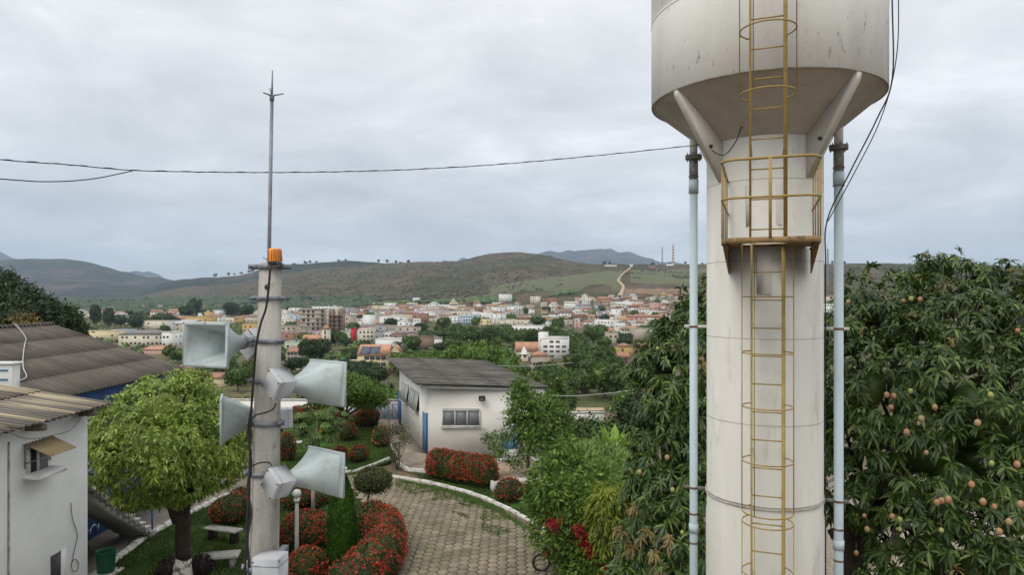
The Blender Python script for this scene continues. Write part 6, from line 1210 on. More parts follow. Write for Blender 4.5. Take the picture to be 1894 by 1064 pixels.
def horn(label, mouth, d, mw=.40, mh=.31, ln=.33, boxc=None, broll=.6, bs=.165, bd=.15, neck=.10):
    mo = Vector(mouth); dd, sdv, up = frame(d); t = thing('loudspeaker', label, 'loudspeaker', tuple(mo), 'loudspeakers clamped to the concrete pole')
    def ring(s, off): # s 0 throat .. 1 mouth
        w = lerp(.036, mw / 2, s ** 2.0 * .75 + s * .25) + off; h = lerp(.036, mh / 2, s ** 1.4 * .5 + s * .5) + off; p = mo - dd * ln * (1 - s); return [tuple(p + sdv * a * w + up * b * h) for a, b in ((-1, -1), (1, -1), (1, 1), (-1, 1))]
    n = 12; rings = [ring(i / n, .005) for i in range(n + 1)]
    rim = [tuple(Vector(p) + dd * 0) for p in ring(1, .016)]; rim2 = [tuple(Vector(p) + dd * .018) for p in ring(1, .016)]; rin = [tuple(Vector(p) + dd * .018) for p in ring(1, -.006)]
    rings += [rim, rim2, rin]; rings += [ring(i / n, -.003) for i in range(n - 1, -1, -1)]
    v = [p for r_ in rings for p in r_]; f = [(4 * i + k, 4 * i + (k + 1) % 4, 4 * i + 4 + (k + 1) % 4, 4 * i + 4 + k) for i in range(len(rings) - 1) for k in range(4)]; f.append(tuple(4 * (len(rings) - 1) + k for k in range(4)))
    m = MB(); m.add(v, f); ho = m.build('horn', M['horn'], t)
    for a_ in (-1, 0, 1):
        for b_ in (-1, 1): p_ = mo + sdv * a_ * (mw / 2 + .006) + up * b_ * (mh / 2 + .006); MB().tube([tuple(p_ + dd * .015), tuple(p_ + dd * .022)], .006, 6).build('rivet', M['galv'], ho)
    th = mo - dd * ln; a = th + dd * .03; b = th - dd * neck
    MB().tube([tuple(a), tuple(b)], [.042, .050], 16).build('neck', M['horn'], t, True); MB().tube([tuple(th - dd * .005), tuple(th - dd * .03)], .058, 16).build('coupling_ring', M['galv'], t)
    bc = Vector(boxc) if boxc is not None else th - dd * (neck + bd / 2)
    d2, s2, u2 = frame(d, broll); Mx = Matrix((s2, d2, u2)).transposed(); bo = MB().box(tuple(bc), (bs, bd, bs), M=Mx, bev=.005).build('driver_box', M['box'], t)
    m = MB(); m.box(tuple(bc), (bs + .003, .0025, bs + .003), M=Mx); 
    MB().box(tuple(bc - d2 * bd * .27), (bs + .002, .003, bs + .002), M=Mx).build('lid_seam', M['galv'], bo)
    for a_ in (-1, 1):
        for b_ in (-1, 1): MB().tube([tuple(bc + s2 * a_ * bs * .42 + u2 * b_ * bs * .42 - d2 * (bd / 2 - .001)), tuple(bc + s2 * a_ * bs * .42 + u2 * b_ * bs * .42 - d2 * (bd / 2 + .004))], .006, 8).build('screw', M['black'], bo)
    pc = pole_c(bc[2]); e = Vector(tuple(pc)) - bc; e.z = 0; MB().box(tuple(bc + e * .5), (.035, max(e.length, .05), .035), math.atan2(e.y, e.x) - math.pi / 2).build('bracket', M['galv'], t)
    MB().tube([tuple(bc - u2 * bs * .45 + s2 * .02), tuple(bc - u2 * (bs * .5 + .035) + s2 * .02)], .010, 8).build('cable_gland', M['black'], bo)
    return t
MAx = P(382, 638, 5.0)
horn('grey horn loudspeaker with open square mouth facing the camera at upper left', MAx, (-.36, -.93, .01), .395, .305, .34, P(470, 637, 5.62), .78, .19, .16, .13)
horn('grey horn loudspeaker pointing away to the right, upper of the two', P(604, 708, 5.28), (.60, .80, -.02), .40, .31, .33, P(517, 710, 4.93), .62, .165, .15, .06)
horn('grey horn loudspeaker pointing away to the right, lower of the two', P(601, 873, 5.28), (.60, .80, -.02), .40, .31, .33, P(515, 893, 4.93), .62, .165, .15, .06)
horn('grey horn loudspeaker pointing left seen edge-on beside the pole', P(412, 775, 5.35), (-.93, -.37, .0), .34, .31, .30, P(521, 774, 5.55), 0, .15, .17, .10)
x, y, z = P(500, 1046, 4.93); t = thing('junction_box', 'plain grey box on the front of the pole at the bottom edge', 'equipment box', (x, y, z)); bx_ = MB().box((x, y, z - .06), (.198, .17, .27), -.12, bev=.006).build('housing', M['box'], t); MB().box((x, y, z + .02), (.202, .174, .004), -.12).build('lid_seam', M['galv'], bx_)
for sx in (-.09, .09): MB().lathe((x + sx, y - .088 - sx * -.12, z + .055), [(.006, -.004), (.006, .004)], 8, M=Matrix.Rotation(math.pi / 2, 3, 'X')).build('screw', M['black'], bx_)
MB().box((x, 5.13, z), (.05, .26, .05)).build('bracket', M['galv'], t)
# beacon
x, y, z = P(508.5, 487, 5.24); t = thing('beacon_light', 'orange ribbed beacon light on top of the concrete pole', 'beacon', (x, y, z)); MB().lathe((x, y, z - .012), [(.050, 0), (.052, .02), (.045, .026)], 24).build('base', M['black'], t)
n = 40; vs = []; prof = [(.053, .014), (.050, .06), (.047, .10), (.042, .112), (.0, .116)]
for (r, zz_) in prof: vs += [((r + (.0022 if (k // 2) % 2 else -.0028) * (r > .03)) * math.cos(k * 2 * math.pi / n) + x, (r + (.0022 if (k // 2) % 2 else -.0028) * (r > .03)) * math.sin(k * 2 * math.pi / n) + y, z + zz_) for k in range(n)]
m = MB(); m.add(vs, [(n * i + k, n * i + (k + 1) % n, n * (i + 1) + (k + 1) % n, n * (i + 1) + k) for i in range(len(prof) - 1) for k in range(n)]); m.build('lens', M['amber'], t); m = MB()
for k in range(18): a_ = k * math.pi / 9; m.tube([(x + .0535 * math.cos(a_), y + .0535 * math.sin(a_), z + .018), (x + .0475 * math.cos(a_), y + .0475 * math.sin(a_), z + .098)], .0028, 5)
m.build('ribs', M['amber_rib'], t)
MB().box((x, y + .01, z - .018), (.09, .09, .012)).build('mounting_plate', M['galv'], t)
# mast with air terminal
mt_ = thing('lightning_rod', 'tall thin grey lightning rod mast rising from the pole top', 'lightning rod', P(494, 500, 5.40)); a = P(494.5, 640, 5.40); b = P(503, 184, 5.40)
MB().tube([a, b], [.0155, .0135], 12).build('mast', M['galv'], mt_, True); MB().tube([P(502.9, 186, 5.4), P(503, 176, 5.4)], .018, 12).build('tip_socket', M['galv'], mt_)
b = Vector(P(503, 177, 5.4)); m = MB(); m.tube([b, Vector(P(504, 130, 5.4))], [.008, .005], 8); m.build('centre_spike', M['galv'], mt_)
for e in (P(487, 171, 5.3), P(524, 173, 5.3), P(499, 163, 5.52)): MB().tube([b, e], [.007, .005], 8).build('side_spike', M['galv'], mt_)
cable('pole_top_wire', [P(486, 476, 5.2), P(492, 479, 5.2), P(497, 483, 5.22), P(505, 487, 5.2), P(520, 486, 5.2), P(528, 492, 5.2)], .0035, M['galv'], 'loose wire ends twisted around the pole top behind the beacon', 'wire')
def PC(px, py, Y=5.13): return P(px, py, Y)
cable('pole_cable', [PC(500, 496), PC(497, 530), PC(492, 570), PC(482, 600), PC(474, 640), PC(470, 690, 5.17), PC(466, 740, 5.2), PC(463, 800, 5.2), PC(462, 860, 5.2), PC(460, 920, 5.2), PC(456, 980, 5.2), PC(453, 1064, 5.2), PC(450, 1180, 5.2)], .0085, M['black'], 'black cable running down the whole left side of the concrete pole')
cable('pole_cable', [PC(464, 760, 5.22), PC(459, 800, 5.22), PC(465, 860, 5.2), PC(458, 900, 5.2), PC(464, 950, 5.2), PC(458, 1000, 5.2), PC(461, 1064, 5.2), PC(458, 1180, 5.2)], .0085, M['black'], 'second black cable beside the lower left edge of the pole')
cable('speaker_cable', [PC(510, 748, 4.95), PC(504, 758, 5.02), PC(490, 764, 5.1), PC(474, 768, 5.13), PC(465, 776, 5.18)], .006, M['black'], 'short black cable from the upper right loudspeaker box to the pole')
cable('speaker_cable', [PC(502, 861, 5.0), PC(496, 856, 5.05), PC(480, 857, 5.1), PC(462, 864, 5.2), PC(446, 864, 5.25)], .006, M['black'], 'short black cable from the lower right loudspeaker box past the pole')
# ================================================================== WATER TOWER
az = R(20.23); D_ = 9.69; TC = np.array([D_ * math.sin(az), D_ * math.cos(az)]); tw = thing('water_tower', 'white goblet shaped concrete water tower with ochre ladder and platform', 'water tower', (TC[0], TC[1], 0))
fv = np.array([-math.sin(az), -math.cos(az)]); rv = np.array([math.cos(az), -math.sin(az)])  # towards the camera, to the right
def TW(r, f, z): p = TC + rv * r + fv * f; return (p[0], p[1], H + z)
TW0 = TW
rc, RT = .73, 1.465; zr_, zc_ = 2.56, 1.98
MB().lathe((TC[0], TC[1], 0), [(rc + .01, -.2), (rc + .01, H - 2.9), (rc, H - 2.88), (rc, H + zc_ + .02)], 96).build('column', M['column'], tw, True)
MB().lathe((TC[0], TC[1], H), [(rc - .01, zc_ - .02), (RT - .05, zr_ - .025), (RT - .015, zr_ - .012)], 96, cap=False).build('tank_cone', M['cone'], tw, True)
MB().lathe((TC[0], TC[1], H), [(RT - .02, zr_ - .012), (RT, zr_), (RT, 3.66), (RT - .004, 3.67), (RT - .004, 3.68), (RT, 3.69), (RT, 5.6), (RT + .06, 5.62), (RT + .06, 5.72), (.3, 5.95), (.01, 5.97)], 128, cap=False).build('tank', M['tower'], tw, False)
tw.children[-1].data.polygons.foreach_set('use_smooth', [True] * len(tw.children[-1].data.polygons)); tw.children[-1].data.set_sharp_from_angle(angle=R(25))
for zz_, rr_ in ((1.43, .0025), (.42, .0025), (-.55, .0025), (-1.62, .003), (-4.0, .003)): MB().tube([(TC[0] + (rc + .0005) * math.cos(k * math.pi / 36), TC[1] + (rc + .0005) * math.sin(k * math.pi / 36), H + zz_) for k in range(72)], rr_, 5, closed=True).build('seam', M['seam'], tw)
for dz in (0, -.035): MB().tube([(TC[0] + (rc + .012) * math.cos(k * math.pi / 36), TC[1] + (rc + .012) * math.sin(k * math.pi / 36), H - 2.62 + dz) for k in range(72)], .007, 6, closed=True).build('tie_ring', M['ringp'], tw)
MB().tube([(TC[0] + (RT + .0005) * math.cos(k * math.pi / 48), TC[1] + (RT + .0005) * math.sin(k * math.pi / 48), H + 3.64) for k in range(96)], .0045, 5, closed=True).build('seam', M['seam'], tw)
MB().tube([(TC[0] + (RT - .008) * math.cos(k * math.pi / 48), TC[1] + (RT - .008) * math.sin(k * math.pi / 48), H + zr_ - .012) for k in range(96)], .006, 5, closed=True).build('seam', M['seam'], tw)
# gussets
for ph in (45, 135, 225, 315):
    a_ = R(ph); dr_ = fv * math.cos(a_) + rv * math.sin(a_); tn = np.array([-dr_[1], dr_[0]]) * .038
    pr = [(rc - .02, zc_ - .52), (rc + .0, zc_ - .54), (RT - .03, zr_ - .10), (RT - .005, zr_ + .005), (RT - .06, zr_ + .004), (rc - .02, zc_ + .02)]
    v = [(TC[0] + dr_[0] * r + s * tn[0], TC[1] + dr_[1] * r + s * tn[1], H + z) for s in (-1, 1) for r, z in pr]; n = len(pr)
    m = MB(); m.add(v, [tuple(range(n))[::-1], tuple(range(n, 2 * n))] + [(i, (i + 1) % n, n + (i + 1) % n, n + i) for i in range(n)]); g_ = m.build('gusset', M['column'], tw)
    if ph in (45, 315): sgn = 1 if ph == 315 else 1; c = TC + dr_ * (rc + .16) ; MB().tube([(c[0] + fv[0] * .045 + (0 if 1 else 0), c[1] + fv[1] * .075, H + zc_ - .10), (c[0] + fv[0] * .085, c[1] + fv[1] * .085, H + zc_ - .10)], .024, 12).build('hole', M['dark'], g_)
# inspection panel under the ladder platform and cover plate above
for (z0, z1, w_, nm_) in ((1.36, .85, .42, 'hatch_cover'), (.50, .0, .17, 'gauge_plate')):
    MB().box(TW(0, rc * math.cos(w_ / 2 / rc) + .006, (z0 + z1) / 2), (w_, .02, abs(z0 - z1)), -az, bev=.005).build(nm_, M['column'], tw)
# ladders
def ladder(zlo, zhi, f, w, lab, cage, cs, cr=.285, step=.333, zo=0):
    TW = lambda r, f_, z: TW0(r + .042, f_, z)
    ld = None; m = MB()
    for sx in (-1, 1):
        b = MB().box(TW(sx * w / 2, f, (zlo + zhi) / 2), (.024 if sx < 0 else .042, .045, zhi - zlo), -az)
        ld0 = b.build('ladder' if sx < 0 else 'stile', M['ladder'], tw if sx < 0 else ld, label=(lab if sx < 0 else None)); ld = ld or ld0
    z = zhi - .1 + zo
    while z > zlo:
        MB().tube([TW(-w / 2, f, z), TW(w / 2, f, z)], .0085, 6).build('rung', M['ladder'], ld); z -= step
    for zz_ in cage:
        pts = []; th0 = math.asin(min(.99, (w / 2) / cr)); 
        for k in range(25): a_ = -math.pi + th0 + (2 * math.pi - 2 * th0) * k / 24; pts.append(TW(cr * math.sin(a_), f + cr * math.cos(th0) + cr * math.cos(a_), zz_))
        MB().tube(pts, .0085, 6).build('cage_hoop', M['ladder'], ld)
    for (za, zb) in cs:
        for a_ in (-92, 92, -30): a_ = R(a_); MB().tube([TW(cr * math.sin(a_), f + .22 + cr * math.cos(a_), za), TW(cr * math.sin(a_), f + .22 + cr * math.cos(a_), zb)], .0065, 5).build('cage_bar', M['ladder'], ld)
    return ld
zf = lambda py, Y=8.05: (HY - py) / F * Y
low = [zf(447) + .0, zf(549), zf(652), zf(751), zf(851), zf(945), zf(964), zf(1056), -3.9, -4.6]
ld1 = ladder(-8.3, .62, rc + .19, .36, 'lower ladder with hoop cage', low, [(.60, zf(947)), (zf(966), -7.0)], .285, .338, .087)
ld2 = ladder(.58, 5.8, D_ - 7.97, .36, 'upper ladder with hoop cage', [(HY - 176) / F * 7.3, (HY - 58) / F * 7.3, 3.55, 4.3, 5.0], [((HY - 176) / F * 7.3, 5.6)], .285, .331, -.02)
m = MB()
for zz_ in (-.35, -1.9, -3.4, -5, 1.7):
    for sx in (-1, 1): m.tube([TW(sx * .18 + .042, rc + (.19 if zz_ < .5 else 1.0), zz_), TW(sx * .18 + .042, rc - .02, zz_)], .01, 6)
m.build('standoff', M['ladder'], tw)
# platform: U shaped with rounded front corners
PX = .065; zp = .60; hw = .495; fo = 2.02; fi = rc + .0
def upath(hw, fo, z, n=6, cr=.16, back=.55):
    p = [(-hw, back)]; p += [(-hw + cr - cr * math.cos(k * math.pi / 2 / n), fo - cr + cr * math.sin(k * math.pi / 2 / n)) for k in range(n + 1)]; p += [(hw - cr + cr * math.sin(k * math.pi / 2 / n), fo - cr + cr * math.cos(k * math.pi / 2 / n)) for k in range(n + 1)]; p += [(hw, back)]
    # the front edge bows out slightly
    return [TW(a + PX, b + .06 * max(0, (b - 1.5)) * (1 - (a / hw) ** 2), z) for a, b in p]
out = upath(hw, fo, zp); hole = [TW(.27 * math.sin(k * math.pi / 12), rc + .19 + .24 + .27 * math.cos(k * math.pi / 12), zp) for k in range(24)]
import bmesh
bm = bmesh.new()
def loop_(pts): vs = [bm.verts.new(p) for p in pts]; return vs, [bm.edges.new((vs[i], vs[(i + 1) % len(vs)])) for i in range(len(vs))]
l1 = loop_(out)[1]; l2 = loop_(hole)[1]; bmesh.ops.triangle_fill(bm, edges=l1 + l2, use_beauty=True)
bm.verts.index_update(); v = np.array([tuple(a.co) for a in bm.verts]); f = [[a.index for a in p.verts] for p in bm.faces]; bm.free()
m = MB(); m.add(v, f); m.add(v - np.array([0, 0, .012]), [g[::-1] for g in f])
pt_ = m.build('platform', M['deck'], tw)
m = MB(); n = len(out)
for i in range(n - 1): a, b = np.array(out[i]), np.array(out[i + 1]); c = (a + b) / 2; m.box((c[0], c[1], c[2] - .025), (np.linalg.norm(b - a) + .004, .012, .062), math.atan2(b[1] - a[1], b[0] - a[0]))
m.build('edge_angle', M['deck'], pt_)
m = MB(); m.tube(upath(hw, fo, zp + .84), .0155, 8); m.build('top_rail', M['ladder'], pt_, True); MB().tube(upath(hw, fo, zp + .43), .0135, 8).build('mid_rail', M['ladder'], pt_, True)
for (a, b) in [(-hw, fo - .18), (-hw, 1.5), (-hw, 1.1), (-hw, .72), (hw, fo - .18), (hw, 1.5), (hw, 1.1), (hw, .72), (.0, fo + .03)]: MB().box(TW(a + PX, b, zp + .42), (.032, .014, .83), -az + (math.pi / 2 if abs(a) > .1 else 0)).build('rail_post', M['ladder'], pt_)
for sx in (-1, 1):
    v = [TW(PX + sx * hw * .97 + e, q_, z_) for e in (-.008, .008) for q_, z_ in ((.56, zp - .04), (1.75, zp - .04), (1.75, zp - .09), (.56, zp - .34))]
    m = MB(); m.add(v, [(0, 3, 2, 1), (4, 5, 6, 7), (0, 1, 5, 4), (1, 2, 6, 5), (2, 3, 7, 6), (3, 0, 4, 7)]); m.box(TW(PX + sx * hw * .97, 1.15, zp - .045), (.05, 1.2, .012), -az); m.build('bracket', M['deck'], pt_)
# pipes
for sx, rr_, lb in ((-1, .054, 'left pale blue water pipe'), (1, .057, 'right pale blue water pipe')):
    a_ = .905 * sx; c = TW(a_, 0, 0); pm = MB().tube([(c[0], c[1], -.1), (c[0], c[1], H + 1.50)], rr_, 24).build('pipe', M['pipe'], tw, True, lb)
    MB().tube([(c[0], c[1], H + 1.42), (c[0], c[1], H + 1.58)], rr_ + .012, 24).build('coupling', M['pipe'], pm, True); MB().tube([(c[0], c[1], H + 1.58), (c[0], c[1], H + 1.87)], rr_ + .006, 20).build('iron_section', M['flange'], pm, True)
    MB().tube([(c[0], c[1], H + 1.9), (c[0], c[1], H + 2.35)], rr_ - .002, 20).build('upper_section', M['column'], pm, True)
    MB().tube([(c[0], c[1], H + 1.865), (c[0], c[1], H + 1.892)], rr_ + .058, 20).build('flange', M['flange'], pm); MB().tube([(c[0], c[1], H + 1.897), (c[0], c[1], H + 1.92)], rr_ + .058, 20).build('flange', M['flange'], pm)
    for k in range(6): ba = k * math.pi / 3 + .3; MB().tube([(c[0] + (rr_ + .042) * math.cos(ba), c[1] + (rr_ + .042) * math.sin(ba), H + 1.84), (c[0] + (rr_ + .042) * math.cos(ba), c[1] + (rr_ + .042) * math.sin(ba), H + 1.945)], .008, 6).build('bolt', M['rust'], pm)
    for zz_ in (1.40, 1.63): MB().tube([(c[0] + (rr_ + .012) * math.cos(k * math.pi / 10), c[1] + (rr_ + .012) * math.sin(k * math.pi / 10), H + zz_) for k in range(20)], .006, 5, closed=True).build('clip', M['rust'], pm)
    for zz_ in (-3.02, -3.22, -3.42): MB().tube([(c[0], c[1], H + zz_ - (.012 if zz_ != -3.22 else .06)), (c[0], c[1], H + zz_ + (.012 if zz_ != -3.22 else .06))], rr_ + (.004 if zz_ != -3.22 else .01), 20).build('strap' if zz_ != -3.22 else 'coupling', M['rust'] if zz_ != -3.22 else M['pipe'], pm)
    for zz_ in (-.44, -2.66): MB().box(TW(sx * (rc + .12), 0, zz_), (.36, .03, .04), -az).build('wall_bracket', M['flange'] if zz_ < -1 else M['column'], pm); MB().tube([(c[0], c[1], H + zz_ - .014), (c[0], c[1], H + zz_ + .014)], rr_ + .005, 20).build('strap', M['rust'], pm)
# cables on the tower and the overhead line
cable('tower_cable', [TW(RT * .98, .42, 5.0), TW(RT * .99, .40, 3.6), TW(RT * .99 + .01, .35, 2.62), TW(1.30, .3, 2.15), TW(1.02, .25, 1.55), TW(.76, .15, .95), TW(.745, .08, .4), TW(.745, .05, -.6), TW(.748, .05, -2.2), TW(.748, .05, -4.5)], .0085, M['black'], 'black cable hanging from the tank rim and down the right side of the tower column')
cable('tower_cable', [TW(RT * .98 + .02, .44, 5.0), TW(RT + .05, .42, 3.5), TW(RT + .02, .38, 2.75), TW(1.33, .33, 2.12), TW(1.05, .28, 1.50), TW(.765, .17, .93)], .006, M['black'], 'thinner second cable swinging down from the tank rim to the column')
wl = [(0, 295, 6.0), (120, 304, 6.4), (245, 315, 6.8), (370, 318, 7.1), (500, 319, 7.4), (630, 317.5, 7.7), (750, 314, 8.0), (880, 307, 8.25), (1000, 297.5, 8.45), (1150, 283, 8.65), (1290, 268, 8.78), (1312, 264, 8.80)]
cable('overhead_wire', [P(a, b, c) for a, b, c in [(-300, 258, 5.2)] + wl], .0048, M['black'], 'long sagging overhead wire from the left edge to the water tower', 'wire', smooth=8)
v = []
for i in range(400):
    t_ = i / 399 * (len(wl) - 1.001); k = int(t_); a = np.array(P(*wl[k])); b = np.array(P(*wl[k + 1])); v.append(tuple(a + (b - a) * (t_ - k) + np.array([0, math.cos(i * .45) * .0045, math.sin(i * .45) * .005])))
tag(MB().tube(v, .003, 5).build('overhead_wire', M['black']), 'thin strand twisted around the long overhead wire', 'wire')
cable('overhead_wire', [P(-300, 310, 5.2), P(0, 331, 6.0), P(90, 336, 6.3), P(170, 331, 6.55), P(245, 316, 6.8)], .0055, M['black'], 'short lower wire joining the overhead wire from the left edge', 'wire')
t = thing('wire_anchor', 'round black wire anchor on the left tank gusset', 'anchor', P(1318, 262, 8.78)); MB().lathe(P(1318, 262, 8.80), [(.03, -.02), (.04, 0), (.03, .02)], 14, M=Matrix.Rotation(math.pi / 2, 3, 'X')).build('disc', M['black'], t); MB().lathe(P(1318, 262, 8.76), [(.014, -.02), (.014, .02)], 10, M=Matrix.Rotation(math.pi / 2, 3, 'X')).build('hub', M['flange'], t)
cable('drop_wire', [P(1314, 266, 8.76), P(1316, 276, 8.7), P(1326, 284, 8.6), P(1340, 286, 8.45), P(1352, 275, 8.35), P(1364, 255, 8.2), P(1371, 234, 8.12)], .0065, M['black'], 'short black wire looping from the anchor up to the tank underside', 'wire')
MB2 = P(1371, 232, 8.12); t = thing('wire_hook', 'small rusty hook on the tank underside left of the ladder', 'hook', MB2); MB().box(MB2, (.03, .03, .07)).build('body', M['rust'], t)
cable('street_wire', [P(985, 729, 60), P(1050, 733, 63), P(1100, 730, 66), P(1150, 725, 70), P(1200, 716, 74), P(1260, 704, 78)], .028, M['frame'], 'pale sagging wire above the street right of the white building', 'wire')
cable('street_wire', [P(900, 676, 60), P(960, 678, 63), P(1010, 676, 66), P(1060, 671, 70)], .02, M['frame'], 'faint thin wire above the bright green trees', 'wire')
# ================================================================== MANGO TREES
def mango(name, label, base, lumps, n, seed, fruits, trunkpts, cull=-.30, pink=.05, fgroup=''):
    rg = np.random.default_rng(seed); t = thing(name, label, 'mango tree', base); m = MB()
    for i, (a, b, r0, r1) in enumerate(trunkpts): limb(m, a, b, r0, r1, seed + i, 7, .06, 10)
    for i, l in enumerate(lumps[::2]): c = np.array(l[:3]); a = np.array(trunkpts[0][1]); limb(m, a, c + (a - c) * .1, .07, .02, i, 6, .12, 6)
    m.build('trunk', M['bark'], t)
    p, nm = spts(lumps, n, rg, .50, .80, None, .14); q_ = face_cam(p, nm, cull); p, nm = p[q_], nm[q_]
    # twig ends come in tufts with dark gaps between them
    w = np.array([mnoise.noise(Vector(a) * 2.2) for a in p]); k = w > -.30; p, nm = p[k], nm[k]
    m = MB(); rosettes(m, p, nm, rg, 11, .205, .048, .8, .35); m.build('crown', M['lf_mango'], t)
    sel = rg.random(len(p)) < pink * np.clip((nm[:, 2] + .2), 0, 1); 
    if sel.sum():
        m = MB(); rosettes(m, p[sel] + nm[sel] * .10 + np.array([0, 0, .06]), nm[sel], rg, 9, .17, .04, .9, .8, (30, 90)); m.build('young_leaves', M['lf_pink'], t)
    m = core(lumps, .40, 2); m.build('inner_foliage', M['lf_mango'], t)
    tw_ = MB()
    for a in p[::9]: e = a + (np.mean([l[:3] for l in lumps], 0) - a) * .25; tw_.tube([tuple(a), tuple(e)], [.006, .012], 4)
    tw_.build('twigs', M['bark2'], t)
    for (px, py, Y, r, g) in fruits:
        c = P(px, py, Y); r *= .78; f_ = MB().blob(c, (r * .92, r * .92, r * 1.12), px, 2, .05).build('fruit', M['mango_g'] if g else M['mango'], t, True); MB().tube([(c[0], c[1], c[2] + r), (c[0] + .01, c[1] + .03, c[2] + r + .13)], .005, 5).build('stalk', M['bark2'], f_)
    return t
q = lambda px, py, Y, r, rz=None: (*P(px, py, Y), r, r, rz or r)
LR = [q(1700, 580, 14, .98), q(1705, 518, 14, .42), q(1745, 500, 14.2, .48), q(1620, 580, 14, .92), q(1580, 630, 13.8, .85), q(1660, 625, 13.4, 1.0), q(1790, 560, 14, .85), q(1850, 590, 13.6, 1.1), q(1890, 545, 14, .55), q(1820, 530, 14.4, .45), q(1900, 660, 13, 1.3), q(1760, 650, 13, 1.25),
      q(1690, 720, 12.4, 1.25), q(1600, 720, 12.6, .9), q(1560, 770, 12.8, .62), q(1620, 800, 12.3, .85), q(1800, 770, 12, 1.35), q(1880, 800, 11.8, 1.2), q(1710, 830, 12, 1.05), q(1565, 850, 12.6, .60), q(1600, 900, 12.4, .72), q(1680, 930, 11.9, .9), q(1770, 900, 11.6, 1.1), q(1860, 930, 11.3, 1.1), q(1660, 1010, 11.7, .42), q(1730, 1030, 11.4, .95), q(1830, 1050, 11, 1.1), q(1680, 1080, 11.4, .7), q(1905, 1040, 11, .9), q(1760, 1150, 11, 1.1), q(1545, 930, 12.7, .34), q(1805, 850, 12.2, 1.0), q(1860, 870, 12.4, 1.0), q(1650, 870, 12.6, .8), q(1740, 960, 12.4, 1.0)]
FR = [(1640, 731, 11.4, .062, 0), (1653, 733, 11.4, .062, 0), (1648, 754, 11.4, .060, 0), (1729, 754, 11.2, .064, 0), (1650, 753, 11.5, .03, 0), (1704, 775, 10.9, .068, 0), (1677, 800, 11, .068, 0), (1713, 838, 10.9, .052, 0), (1808, 783, 10.5, .070, 0), (1834, 858, 10.4, .056, 1), (1881, 860, 10.3, .068, 0), (1797, 897, 10.3, .066, 0), (1733, 930, 10.5, .066, 0), (1741, 927, 10.6, .066, 0), (1754, 925, 10.4, .072, 0), (1818, 929, 10.2, .068, 0), (1839, 938, 10.2, .056, 0), (1545, 925, 11.9, .060, 0), (1599, 955, 11.5, .050, 0), (1604, 980, 11.4, .064, 0), (1650, 956, 10.9, .060, 0), (1664, 962, 10.9, .062, 1), (1664, 980, 10.9, .05, 1), (1866, 966, 10.0, .066, 0), (1848, 984, 10.0, .064, 0), (1584, 1024, 11.7, .058, 0), (1569, 559, 13.2, .060, 0), (1671, 557, 12.7, .05, 0), (1685, 553, 12.7, .06, 1), (1702, 554, 12.6, .06, 0), (1613, 620, 12.8, .05, 1), (1570, 680, 12.4, .052, 1), (1882, 612, 11.9, .055, 0), (1888, 934, 9.9, .07, 0), (1741, 982, 10.2, .05, 1), (1684, 724, 11.3, .055, 1), (1832, 731, 10.6, .06, 1)]
mango('mango_tree', 'huge dark green mango tree full of hanging fruit filling the right side', (6.6, 13.6, 0), LR, 14000, 41, FR, [((6.6, 13.6, -.1), (6.9, 13.3, 4.2), .34, .26), (P(1600, 1075, 13.2), P(1540, 978, 13.6), .16, .12), (P(1590, 1060, 13.2), P(1566, 968, 13.4), .15, .11), (P(1566, 968, 13.4), P(1560, 900, 13), .11, .05), (P(1600, 1075, 13.2), (6.6, 13.6, 1.2), .2, .3)], pink=.014)
LL = [q(1285, 640, 13.6, .80), q(1262, 605, 13.8, .36), q(1330, 590, 14, .9), q(1230, 670, 13.4, .62), q(1200, 700, 13.2, .36), q(1280, 740, 13.2, .95), q(1225, 760, 13, .60), q(1200, 810, 12.8, .38), q(1255, 850, 12.8, .85), q(1205, 880, 12.6, .48), q(1330, 800, 13.4, .9), q(1240, 940, 12.4, .85), q(1300, 920, 12.6, .8), q(1195, 960, 12.3, .45), q(1250, 1030, 12, .9), q(1190, 1030, 12, .5), q(1310, 1040, 12.2, .8), q(1230, 1120, 11.8, 1.0), q(1165, 1070, 12, .35), q(1340, 700, 13.6, .9), q(1420, 640, 14.6, 1.2), q(1430, 800, 14.2, 1.2)]
FL = [(1234, 847, 12.0, .058, 0), (1183, 874, 12.0, .056, 0), (1244, 907, 11.6, .056, 1), (1294, 935, 11.8, .055, 1), (1262, 986, 11.4, .050, 1), (1216, 645, 12.9, .045, 1)]
mango('mango_tree', 'second mango tree crowding behind the left side of the water tower', (3.3, 13.4, 0), LL, 8200, 42, FL, [((3.3, 13.4, -.1), (3.2, 13.3, 4.4), .24, .17)], pink=.012)
for i, (px, py, r, lb) in enumerate([(1196, 1005, .14, 'tuft of pinkish young mango leaves, nearest to the bottom centre'), (1155, 1010, .13, 'left tuft of pinkish young mango leaves at the bottom'), (1150, 975, .10, 'small tuft of salmon young leaves under the golden bush'), (1220, 1035, .15, 'lowest tuft of pinkish young mango leaves left of the pipe'), (1240, 1010, .10, 'upper right tuft of pinkish young leaves left of the pipe')]): pass
# new pale shoots belong to the left mango tree
lt = [o for o in bpy.data.objects if o.name.startswith('mango_tree') and o.get('label', '').startswith('second')][0]; rg = np.random.default_rng(77); pp_ = np.array([P(a, b, c) for a, b, c in [(1196, 1000, 11.45), (1160, 1012, 11.7), (1150, 978, 11.8), (1222, 1030, 11.3), (1240, 1006, 11.3), (1168, 940, 11.8), (1204, 985, 11.5), (1212, 1020, 11.3), (1175, 1018, 11.6)]]); pp_ = np.repeat(pp_, 2, 0) + rg.normal(size=(18, 3)) * .05
m = MB(); rosettes(m, pp_, np.tile([-.2, -1, .3], (18, 1)), rg, 10, .17, .036, 1.1, .6, (40, 100)); m.build('young_leaves', M['lf_pink'], lt)
